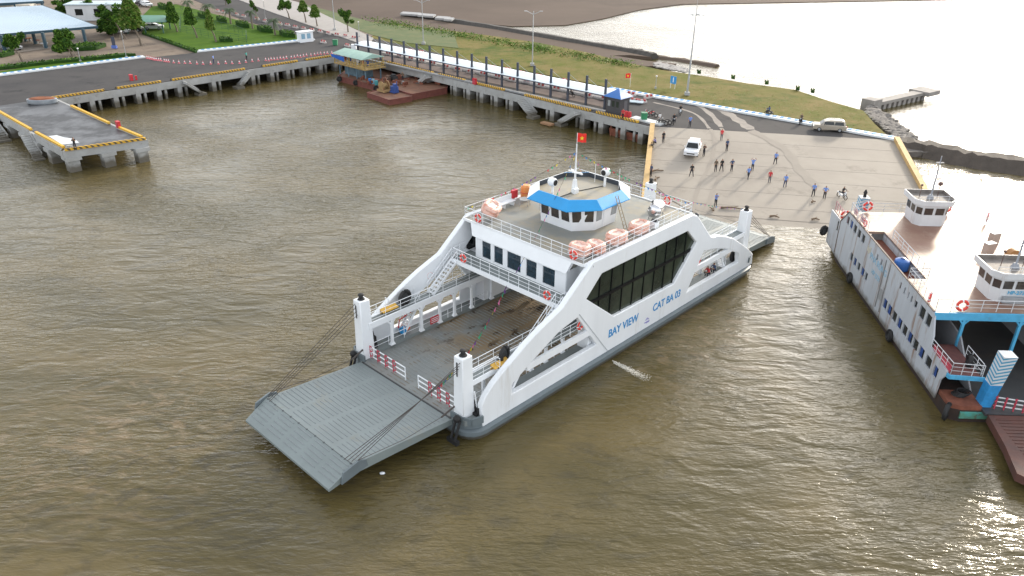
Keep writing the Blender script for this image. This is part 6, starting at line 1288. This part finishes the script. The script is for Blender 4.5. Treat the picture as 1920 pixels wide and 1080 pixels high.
def tree(px, py, cx, ty, by, r_, kind, lab, seed=1, tint=None, grp=None, gz=QZ, props=False, trunk_px=None):
    p = at(px, py, gz); h1 = top_h(px, py, ty, gz); h0 = top_h(px, py, by, gz); k = (kind, seed)
    if k not in CRW: CRW[k] = crown(kind, seed)
    d = (p-Vector((0, 0, HC))).length; R_m = r_*1.25*d/FPX; off = (cx-px)*d/FPX
    o = empty('tree', p, 0, lab, 'tree', grp); c = bpy.data.objects.new('crown', CRW[k]); COL.objects.link(c); c.parent = o; base_h = {'cone': 2.4}.get(kind, 1.6); c.location = (off, 0, h0); c.scale = (R_m, R_m, (h1-h0)/base_h); c.rotation_euler = (0, 0, seed*1.3)
    mb = MB(); mb.tube([(0, 0, -.05), (off*.3, 0, h0*.6), (off*.8, 0, h0), (off, 0, h0+(h1-h0)*.6)], .13+h1*.012, 7, r2=.05)
    for a in range(5): t = a*1.25+seed; z_ = h0+(h1-h0)*(.05+.1*a); mb.tube([(off*.7, 0, z_-.3), (off+math.cos(t)*R_m*.6, math.sin(t)*R_m*.6, z_+(h1-h0)*.2)], .06, 5, r2=.02)
    mb.build('trunk', BK, o)
    if props:
        for a in range(3): MB().tube([(math.cos(a*2.1)*.9, math.sin(a*2.1)*.9, 0), (off*.15, 0, 1.9)], .05, 5).build('prop_stake', mat('stake', (.30, .25, .19), .8), o)
    return o
T = tree
T(41.7, 115, 33, 60, 92, 12, 'round', 'round headed propped tree before the left part of the pavilion', 1, props=True); T(136, 105, 130, 54, 92, 15, 'round', 'bushy propped tree in front of the right pavilion columns', 2, props=True); T(265, 85, 257, 0, 52, 17, 'cone', 'tall two tiered tree in front of the green carport', 2, props=True)
T(231, 73, 222, 10, 42, 15, 'round', 'leafy tree beside the white high roofed car', 4, props=True); T(212, 64, 203, 30, 60, 16, 'sparse', 'low leaning leafy tree between pavilion and white car', 5); T(137, 29, 133, -6, 22, 19, 'round', 'dense dark tree behind the pavilion roof corner', 6); T(164, 36, 163, 2, 32, 11, 'sparse', 'thin airy tree left of the white building', 7); T(198, 38, 195, 10, 34, 14, 'sparse', 'airy tree before the white building window', 8); T(214, 69, 212, 38, 60, 14, 'round', 'dark low tree overhanging the soil beside the pavilion', 9)
T(333, 60, 328, 4, 42, 9, 'cone', 'dark conical tree on the fenced lawn, left of three', 3); T(370, 71, 362, 14, 46, 9, 'cone', 'dark conical tree on the fenced lawn, middle of three', 5); T(405.5, 79, 399, 18, 56, 7, 'cone', 'narrow yellowish tree on the fenced lawn, right of three', 4)
T(543, 35, 538, -4, 17, 10, 'round', 'round tree on the pavement, leftmost beyond the palms', 10); T(574, 43, 571, 1, 22, 8, 'cone', 'slender tree on the pavement, second beyond the palms', 6); T(595, 50, 593, 9, 32, 8, 'cone', 'pale slender tree on the pavement, third beyond the palms', 8); T(653, 61, 652, 19, 43, 10, 'round', 'small round tree near the far end of the canopy roof', 11); T(482, 38, 481, 2, 20, 6, 'sparse', 'thin tree on the boulevard verge between two palms', 12); T(424, 10, 424, -20, 4, 8, 'sparse', 'thin tree at the upper end of the boulevard', 13)
# palms
def palm_mesh(seed):
    rnd = random.Random(seed); mb = MB()
    for k in range(26):
        a = 2*math.pi*k/26+rnd.uniform(-.15, .15); el = rnd.uniform(-.3, 1.1); L_ = rnd.uniform(.85, 1.1); pts = []
        for i in range(7): t = i/6; pts.append(Vector((math.cos(a)*L_*t*math.cos(el*.6), math.sin(a)*L_*t*math.cos(el*.6), L_*(math.sin(el)*t*.8-.75*t*t)+.02)))
        side = Vector((-math.sin(a), math.cos(a), 0))
        for i in range(1, 6):
            for s in (-1, 1):
                for q in (0, .5): c = pts[i].lerp(pts[i+1], q) if i < 6 else pts[i]; w_ = .22*(1-abs(i-2.5)/5); mb.quad(c, c+(pts[i+1]-pts[i])*.3, c+side*s*w_+(pts[i+1]-pts[i])*.7-Vector((0, 0, w_*.5)))
        for i in range(6): mb.quad(pts[i]-side*.012, pts[i]+side*.012, pts[i+1]+side*.012, pts[i+1]-side*.012)
    me = bpy.data.meshes.new('fronds'); me.from_pydata(mb.v, [], mb.f); me.materials.append(mat('palm_green', (.045, .085, .03), .6, var=.3, scale=2)); return me
PMs = [palm_mesh(i) for i in range(3)]
for i, (px, py, cy, r_, lb) in enumerate(((354, 24, 4, 13, 'palm at the top left of the lawn beside the blue awning'), (392, 35, 10, 14, 'palm second from the left along the boulevard hedge'), (433, 45, 18, 13, 'palm in the middle of the row along the boulevard hedge'), (474, 54, 22, 13, 'palm fourth along the boulevard hedge'), (516, 66, 38, 15, 'palm nearest the white toll booth'))):
    p = at(px, py, QZ); h = top_h(px, py, cy); d = (p-Vector((0, 0, HC))).length; o = empty('palm_tree', p, i, lb, 'palm', 'palms along the boulevard'); c = bpy.data.objects.new('fronds', PMs[i % 3]); COL.objects.link(c); c.parent = o; c.location = (0, 0, h); s_ = r_*d/FPX; c.scale = (s_, s_, s_*1.1)
    MB().tube([(0, 0, 0), (.05, 0, h*.5), (0, 0, h+.1)], .24, 8, r2=.17).build('trunk', BK, o)
# hedges
def hedge(poly, z0, h, label, sc_=.25, dens=7, mats=None):
    P_ = [at(x, y, QZ) for x, y in poly]; c0 = P_[0].copy(); xs = [p.x for p in P_]; ys = [p.y for p in P_]; tri = [tuple(P_[i] for i in t) for t in tessellate_polygon([P_])]
    ar = [((b-a).cross(c-a)).length/2 for a, b, c in tri]; tot = sum(ar); rnd = random.Random(3); cnt = int(min(5000, tot*dens*2.2))
    def fn(r):
        a, b, c = tri[rnd.choices(range(len(tri)), ar)[0]]; u, v = r.random(), r.random()
        if u+v > 1: u, v = 1-u, 1-v
        q = a+(b-a)*u+(c-a)*v; return Vector((q.x-c0.x, q.y-c0.y, h*(.3+.75*r.random()))), Vector((0, 0, 1))
    me = leafmesh(fn, cnt, sc_, None, 'hedge', mats or LF[:3], 5); o = bpy.data.objects.new('hedge', me); COL.objects.link(o); o.location = (c0.x, c0.y, QZ)
    b_ = MB().slab([(p-c0) for p in P_], 0, h*.75).build('hedge_core', LF[0], o); return tag(o, label, 'hedge')
hedge([(97, 95), (165, 84), (200, 87), (180, 94), (105, 97.5)], 0, .9, 'low clipped hedge by the pavilion corner columns'); hedge([(-5, 107), (25, 98), (28, 102), (5, 108)], 0, .9, 'low clipped hedge at the left picture edge below the pavilion')
hedge([(-5, 129), (100, 117), (235, 104), (255, 105), (100, 120), (-5, 132)], 0, .7, 'long dark hedge strip above the left road kerb')
tag(MB().slab(P2([(-100, 150), (100, 118), (256, 105), (272, 107.5), (120, 124), (0, 137), (-100, 152)], QZ), QZ-.1, QZ+.03).build('grass_strip', GRASS), kind='structure')
tag(MB().slab(P2([(268, 64), (368, 98), (560, 76), (578, 72), (330, 8), (285, 12), (262, 35)], QZ), QZ-.1, QZ+.03).build('lawn', GRASS), kind='structure')
hedge([(266, 64), (272, 63.5), (373, 97), (367, 99.5)], 0, .5, 'low dark hedge down the left edge of the fenced lawn')
for x, y, w_, lb in ((305, 16, 9, 'dark shrub clump left of the first palm'), (381, 33, 10, 'dark shrub clump between the first two palms'), (416, 41, 10, 'dark shrub clump before the middle palm'), (455, 50, 13, 'dark shrub clump between the middle and fourth palm'), (497, 59, 15, 'dark shrub clump left of the last palm'), (539, 68, 15, 'dark shrub clump beside the toll booth')):
    hedge([(x-w_, y-3.5), (x+w_*.6, y-2), (x+w_, y+3.5), (x-w_*.5, y+1.5)], 0, 1.3, lb, .28)
hedge([(412, 75), (435, 75), (437, 79), (412, 79)], 0, 1.0, 'small dark shrub inside the lawn fence')
for x, y in ((1310, 137), (1374, 147), (1437, 157), (1495, 168), (1523, 173)): hedge([(x-3, y-2), (x+4, y-1), (x+4, y+2), (x-3, y+1)], 0, .5, {1310: 'lone shrub on the field bank, leftmost of five', 1374: 'lone shrub on the field bank, second of five', 1437: 'lone shrub on the field bank, third of five', 1495: 'lone shrub on the field bank, fourth of five', 1523: 'lone shrub on the field bank, rightmost of five'}[x], .3)
tag(leafy := bpy.data.objects.new('bank_scrub', leafmesh(lambda r: ((lambda t: at(700+t*480+r.gauss(0, 9), 38+t*84+r.gauss(0, 3.2), QZ-.1)+Vector((0, 0, r.random()*.35)))(r.choice((.05, .1, .22, .3, .38, .5, .62, .66, .8, .95))+r.gauss(0, .04)), Vector((0, 0, 2))), 3500, .22, None, 'bank_scrub', LF[1:], 9)), 'strip of low green scrub along the back of the rough field', 'scrub', kind='stuff'); COL.objects.link(leafy)
tf = bpy.data.objects.new('grass_tufts', leafmesh(lambda r: ((lambda t, q: at(700+t*930+q.x, (85+t*165)*(1-q.y)+(42+t*160)*q.y, QZ-.08)+Vector((0, 0, r.random()*.06)))(r.random(), Vector((r.gauss(0, 4), r.random()**1.1*.9))), Vector((0, 0, 6))), 5000, .12, None, 'grass_tufts', [LF[2], LF[3], mat('dry_grass', (.22, .18, .08), .9, var=.2), MATS['rough_field']], 11)); COL.objects.link(tf); tag(tf, 'rough green and dry grass tufts over the field', 'grass', kind='stuff')
# lawn fence
lf = empty('mesh_fence', at(300, 40, QZ), 0, 'thin green mesh fence enclosing the middle of the lawn', 'fence'); lo_ = -lf.location; GF = mat('fence_green', (.04, .11, .06), .6); mb = MB(); pts = [at(x, y, QZ)+lo_ for x, y in [(338, 62), (463, 82), (463, 70), (440, 60), (340, 40), (338, 62)]]; rail(mb, pts, 1.7, 2.6, .03, 4); mb.build('fence_mesh', GF, lf)
# ---- pavilion ----
pv = empty('market_pavilion', at(87, 91, QZ), 0, 'large open pavilion with pale blue metal roof and dark teal fascia', 'pavilion'); po2 = -pv.location
EZ = 3.3+QZ; A_ = at(183, 49, EZ)+po2; B_ = at(-140, 76, EZ)+po2; C_ = at(80, 10, EZ+2.4)+po2; D_ = at(-160, 22, EZ+2.4)+po2
mb = MB(); mb._add([A_, B_, D_, C_], [(0, 1, 2, 3)]); mb._add([p-Vector((0, 0, .08)) for p in (A_, B_, D_, C_)], [(0, 1, 2, 3)]); mb.build('roof', mat('blue_white_roof', (.50, .60, .68), .45, var=.03, scale=.2), pv)
rb2 = MB(); 
for k in range(60): t = k/60; rb2.beam(B_.lerp(A_, t)+Vector((0, 0, .03)), D_.lerp(C_, t)+Vector((0, 0, .03)), .06, .05)
rb2.build('roof_ribs', MATS['blue_white_roof'], pv)
TEAL = mat('dark_teal', (.02, .06, .09), .5); mb = MB(); mb.beam(A_-Vector((0, 0, .2)), B_-Vector((0, 0, .2)), .3, .5); mb.beam(A_-Vector((0, 0, .1)), C_-Vector((0, 0, .1)), .2, .25); mb.build('fascia', TEAL, pv)
for x, y in ((10, 97), (87, 91), (162, 84), (49, 78), (67, 83), (104, 66), (-30, 101), (20, 75), (130, 62)):
    p = at(x, y, QZ)+po2; MB().box((p.x, p.y, p.z+1.65), (.5, .5, 3.3)).build('column', TEAL, pv)
fl_ = MB(); fl_.slab([(at(x, y, QZ)+po2) for x, y in [(170, 82), (40, 98), (-160, 112), (-160, 60), (120, 50), (150, 60)]], -.02, .06); fl_.build('floor', mat('pavilion_floor', (.20, .17, .14), .8, var=.2), pv)
for i, (x, y) in enumerate(((57, 78), (70, 82), (84, 88))):
    o = empty('stone_table', at(x, y, QZ), i, ('orange', 'pinkish', 'white')[i]+' stone table with benches in the pavilion shade', 'table'); MB().lathe((0, 0, .75), [(.8, 0), (.8, .08)], 12).build('table_top', mat('table_%d' % i, ((.45, .16, .06), (.40, .15, .10), (.5, .5, .5))[i], .6), o); MB().lathe((0, 0, 0), [(.3, 0), (.2, .75)], 8).build('pedestal', QCONC, o)
pv2 = empty('rear_pavilion', at(40, 20, QZ), 0, 'second pavilion roof with teal edge at the top left corner', 'pavilion'); po3 = -pv2.location; E2 = QZ+4.2; a, b = at(82, 2, E2)+po3, at(-150, 14, E2)+po3; c, d = at(60, -14, E2+2)+po3, at(-160, -8, E2+2)+po3
MB()._add([a, b, d, c]+[p-Vector((0, 0, .1)) for p in (a, b, d, c)], [(0, 1, 2, 3), (4, 5, 6, 7)]).build('roof', MATS['blue_white_roof'], pv2); MB().beam(a-Vector((0, 0, .25)), b-Vector((0, 0, .25)), .3, .6).build('fascia', TEAL, pv2)
for t in (.02, .25, .5, .75): p = a.lerp(b, t); MB().box((p.x, p.y, p.z-2.3), (.5, .5, 4.4)).build('column', TEAL, pv2)
p = a.lerp(b, .3); MB().box((p.x, p.y+2, p.z-2.2), (10, 3, 3.6)).build('wall', mat('cream_wall', (.55, .50, .42), .8), pv2)
wb = empty('white_building', at(188, 38, QZ), R(10), 'white single storey building with flat blue grey roof behind the trees', 'building'); MB().box((0, 3, 1.9), (15, 7, 3.8)).build('wall', WHITE2, wb); MB().box((0, 3, 3.9), (15.6, 7.6, .22)).build('roof', mat('blue_grey_roof', (.40, .50, .56), .5), wb)
for x in (-4.5, 0, 4.5): MB().box((x, -.52, 2.1), (1.8, .06, 1.5)).build('window', GLASS, wb)
gc = empty('green_carport', at(262, 60, QZ), R(8), 'dark green roofed carport sheltering cars beside the lawn', 'carport'); MB()._add([(-7, -2.8, 2.6), (7, -2.8, 2.6), (5.6, 1.5, 3.6), (-5.6, 1.5, 3.6), (-7, 4.5, 2.6), (7, 4.5, 2.6), (-7, -2.8, 2.5), (7, -2.8, 2.5), (7, 4.5, 2.5), (-7, 4.5, 2.5)], [(0, 1, 2, 3), (3, 2, 5, 4), (1, 5, 2), (0, 3, 4), (6, 7, 8, 9)]).build('roof', mat('green_roof', (.04, .16, .11), .5, var=.1), gc)
for x in (-6, -2, 2, 6):
    for y in (-2.2, 4): MB().box((x, y, 1.25), (.25, .25, 2.5)).build('post', mat('green_post', (.03, .10, .08), .6), gc)
o = empty('blue_awning', at(338, 8, QZ), R(40), 'small blue awning among parked things above the lawn', 'awning'); MB()._add([(-2.5, -1.5, 2.2), (2.5, -1.5, 2.2), (2.5, 1.5, 2.2), (-2.5, 1.5, 2.2), (0, 0, 3.2)], [(0, 1, 4), (1, 2, 4), (2, 3, 4), (3, 0, 4), (0, 1, 2, 3)]).build('cloth', mat('awning_blue', (.03, .12, .5), .6), o)
for x, y in ((-2.4, -1.4), (2.4, -1.4), (2.4, 1.4), (-2.4, 1.4)): MB().tube([(x, y, 0), (x, y, 2.2)], .04, 5).build('post', STEEL, o)
o = empty('blue_board', at(215, 91, QZ), R(-10), 'small advertising board with dark picture and blue foot on the soil', 'board'); MB().box((0, 0, 1.5), (.8, .06, 1.9)).build('picture', mat('board_dark', (.06, .07, .10), .5), o); MB().box((0, 0, .35), (1.1, .5, .6)).build('foot', mat('board_blue', (.10, .18, .55), .6), o)
# ---- barges and houseboat ----
RH2 = mat('barge_red', (.16, .05, .038), .7, var=.25, scale=1.2, stain=((.08, .03, .03), 1.5, .55, .6)); RTOP = mat('barge_rust_deck', (.21, .095, .05), .85, scale=.7, col2=(.12, .06, .042), stain=((.26, .17, .12), .8, .58, .6), bump=.4)
def barge(poly, h, label, name='barge'):
    P_ = [at(x, y, h) for x, y in poly]; c = sum(P_, Vector())/len(P_); c.z = 0; o = empty(name, c, 0, label, 'barge'); L_ = [(p-c) for p in P_]
    MB().slab(L_, -.4, h-.02).build('hull', RH2, o); cen = sum(L_, Vector())/len(L_); MB().slab([cen.lerp(p, .95) for p in L_], h-.1, h+.0).build('deck', RTOP, o)
    rim = MB(); 
    for a, b in zip(L_, L_[1:]+L_[:1]): rim.beam(Vector((a.x, a.y, h+.04)), Vector((b.x, b.y, h+.04)), .16, .12)
    rim.build('gunwale', RH2, o); return o, c
hb, hc = barge([(634, 143), (726, 166), (752, 160), (728, 128), (712, 118), (652, 130)], 1.0, 'red hulled pontoon carrying the green roofed two storey houseboat')
barge([(736, 166), (772, 177), (838, 165), (840, 156), (778, 144), (745, 150)], 1.1, 'wide rusty barge with orange brown deck moored along the quay'); barge([(688, 174), (730, 188), (772, 181), (773, 176), (736, 167), (712, 168)], .9, 'small red pontoon in front carrying a winch and blue engine')
# houseboat superstructure (parts of the pontoon)
hp0 = at(676, 143, 1.0)-hc; ha = math.atan2(QA.y, QA.x)
def HB(x, y, z): v = Matrix.Rotation(ha, 3, 'Z')@Vector((x, y, 0)); return (hp0.x+v.x, hp0.y+v.y, z)
mb = MB(); 
for x in (-4.2, -1.4, 1.4, 4.2):
    for y in (-1.8, 1.8): mb.box(HB(x, y, 2.1), (.18, .18, 2.2), ha)
mb.build('deck_posts', mat('blue_grey_post', (.12, .20, .26), .6), hb)
MB().box(HB(-1, .4, 2.0), (6, 2.4, 2.0), ha).build('lower_cabin', mat('blue_grey_wall', (.10, .16, .20), .7, var=.4, scale=1), hb); MB().box(HB(0, 0, 3.2), (10.2, 5.0, .16), ha).build('upper_floor', mat('ochre_plank', (.30, .21, .08), .8, var=.2, scale=2), hb)
rl = MB(); rail(rl, [HB(-5, -2.4, 3.3), HB(5, -2.4, 3.3), HB(5, 2.4, 3.3), HB(-5, 2.4, 3.3), HB(-5, -2.4, 3.3)], .9, 1.0, .05, 2); rl.build('ochre_railing', mat('ochre_rail', (.42, .29, .08), .7), hb)
mb = MB(); a, b, c, d = [Vector(HB(x, y, 5.1)) for x, y in ((-5.2, -2.8), (4.6, -2.8), (4.6, 2.8), (-5.2, 2.8))]; e, f_ = Vector(HB(-4.6, 0, 5.9)), Vector(HB(4.4, 0, 5.9)); mb._add([a, b, c, d, e, f_], [(0, 1, 5, 4), (3, 2, 5, 4), (0, 3, 4), (1, 2, 5)]); mb.build('roof', mat('grey_green_roof', (.24, .38, .33), .6, var=.12, scale=.8), hb)
MB()._add([HB(-5.3, -2.9, 5.0), HB(-1.0, -2.9, 4.95), HB(-1.2, -2.7, 3.9), HB(-3, -2.8, 4.2), HB(-5.2, -2.9, 4.5)], [(0, 1, 2, 3, 4)]).build('blue_tarpaulin', mat('tarpaulin_blue', (.02, .12, .50), .5), hb)
for x, y in ((-4.8, -2.4), (4.4, -2.4), (4.4, 2.4), (-4.8, 2.4), (0, -2.4)): MB().box(HB(x, y, 4.2), (.12, .12, 1.9), ha).build('roof_post', mat('ochre_rail', (0, 0, 0)), hb)
# clutter: washing, drums, crates — each its own thing
cols = [(.5, .5, .5), (.35, .08, .07), (.06, .10, .3), (.3, .2, .1), (.55, .5, .4), (.05, .05, .06)]
for i in range(9):
    x = -4.2+i*.95; o = empty('hanging_cloth', Vector(HB(x, -1.5+(i % 3)*.5, 3.4))+hc, ha+random.uniform(-.3, .3), '%s laundry hanging under the houseboat roof%s' % (('pale', 'dark red', 'navy', 'brown', 'cream', 'black')[i % 6], '' if i < 6 else ' near its right end'), 'laundry', 'laundry under the houseboat roof'); mb = MB(); mb.box((0, 0, .65), (.5, .06, .9)); mb.box((0, 0, 1.0), (.85, .07, .22)); mb.build('shirt', mat('cloth_%d' % (i % 6), cols[i % 6], .8), o)
for i, (x, y, lb, c) in enumerate(((694, 156, 'blue', (.04, .16, .4)), (700, 157, 'pale blue', (.2, .35, .45)), (706, 160, 'teal', (.05, .25, .28)))): o = empty('plastic_drum', at(x, y, 1.05), 0, lb+' drum on the houseboat pontoon', 'drum'); MB().lathe((0, 0, 0), [(.3, 0), (.33, .3), (.3, .9), (.15, .95)], 12).build('drum_body', mat('drum_'+lb.replace(' ', '_'), c, .5), o)
# winch / A-frame with engine on front pontoon
wn = empty('deck_winch', at(721, 172, .95), ha, 'yellowish cable winch heaped with rope on the front pontoon', 'winch'); mb = MB(); mb.lathe((0, 0, 1.1), [(.9, -.7), (.9, -.6), (.45, -.58), (.45, .58), (.9, .6), (.9, .7)], 14, 'y'); mb.box((0, 0, .3), (2.2, 1.8, .4)); mb.build('drum', mat('winch_ochre', (.30, .20, .09), .8, var=.3, scale=3), wn)
mb = MB(); [mb.beam((s*.9, t*.8, .4), (0, t*.3, 2.6), .12, .12) for s in (-1, 1) for t in (-1, 1)]; mb.build('a_frame', RUST, wn)
en = empty('blue_engine', at(740, 174, .95), ha, 'blue diesel engine block on the front pontoon', 'engine'); mb = MB(); mb.box((0, 0, .7), (1.3, .9, 1.0)); mb.box((.2, 0, 1.4), (.7, .5, .5)); mb.box((-.3, 0, .15), (1.8, 1.1, .2)); mb.tube([(.5, .2, 1.4), (.5, .2, 2.1)], .08, 6); mb.build('engine_block', mat('engine_blue', (.03, .07, .25), .6, var=.3, scale=3), en)
for i, (x, y, s_, lb) in enumerate(((737, 150, 1.0, 'dark grey generator box on the rusty barge'), (748, 147, .7, 'rusty frame box on the rusty barge'), (726, 152, .9, 'brown machine heap between houseboat and rusty barge'), (757, 158, .5, 'small pale box on the rusty barge deck'), (790, 158, .4, 'small rusty hatch box on the rusty barge deck'))):
    o = empty('machine_box', at(x, y, 1.1), ha+i, lb, 'machine'); mb = MB(); mb.box((0, 0, .4*s_), (1.8*s_, 1.1*s_, .8*s_), taper=.9); mb.box((.2, 0, .95*s_), (.8*s_, .6*s_, .4*s_)); mb.build('housing', [DARK, RUST, mat('brown_machine', (.12, .07, .05), .8), QCONC, RUST][i], o)
for px, lb in ((668, 1), ): pass
for i, (x, y) in enumerate(((667, 155), (705, 165), (636, 148))): tyre(at(x, y, .7), R(30), 'black tyre fender on the houseboat pontoon side, %s' % ('middle one', 'right one', 'at the left corner')[i], .4)
person(at(755, 151, 1.1), R(180), 'stand', SGR, TB, 'man in brown standing on the rusty barge'); 
for (x, y, n_, w_, lb) in ((706, 155, 26, 2.4, 'brown heap of machinery and scrap in front of the houseboat'), (800, 152, 16, 3.0, 'low scatter of rusty plates on the wide barge deck'), (742, 158, 18, 1.6, 'tangle of rusty pipes at the near corner of the wide barge')):
    o = empty('scrap_heap', at(x, y, 1.1), ha, lb, 'scrap'); mb = MB(); ob = MB()
    for k in range(n_):
        c = (random.gauss(0, w_), random.gauss(0, w_*.45), random.uniform(.05, .5)); (mb if k % 3 else ob).box(c, (random.uniform(.3, 1.3), random.uniform(.15, .6), random.uniform(.1, .7)), random.uniform(0, 3), rx=random.uniform(-.4, .4))
    mb.build('rusty_pieces', RUST, o); ob.build('dark_pieces', mat('brown_machine', (.12, .07, .05), .8), o)
# rusty raft under the quay corner
o = empty('rusty_frame', QE(onE(1176), .2, .1), ha, 'rusty steel plates leaning under the quay beam near the slipway', 'scrap'); mb = MB(); mb.box((0, 0, .5), (6.5, .25, 1.2), rx=R(15)); mb.box((-3, 0, .8), (.2, .3, 1.8)); mb.build('plates', RUST, o)
o = empty('small_raft', at(1026, 239-6, .15), ha, 'small orange brown raft floating below the broken quay steps', 'raft'); MB().box((0, 0, .1), (2.2, 1.0, .3)).build('raft_deck', mat('raft_brown', (.30, .17, .09), .8), o)
# timber and litter on the slipway
WD = mat('driftwood', (.16, .11, .07), .9, var=.3, scale=4)
for i, (x, y, l_, a, lb) in enumerate(((1231, 322, 2.0, 20, 'wooden plank lying by the tan parapet beside the man in navy'), (1232, 336, 1.4, 60, 'brown log near the tan parapet'), (1221, 347, 1.6, 10, 'heap of driftwood at the parapet foot'), (1372, 392, 2.6, -8, 'pale driftwood branch below the lone blue shirted man'), (1337, 394, .8, 80, 'small dark stick near the water'), (1452, 408, 1.1, -15, 'dark stone lump at the water line in the middle'), (1529, 413, .9, 0, 'dark stone lump at the water line to the right'), (1525, 380, .6, 30, 'scrap of wood near the slipway joint'))):
    o = empty('driftwood', ats(x, y), R(a), lb, 'driftwood'); mb = MB(); mb.tube([(-l_/2, 0, .12), (0, .12, .2), (l_/2, -.05, .1)], .13, 6, r2=.06); mb.tube([(0, .1, .18), (l_*.3, .45, .25)], .07, 5, r2=.03); mb.build('branch', WD, o)
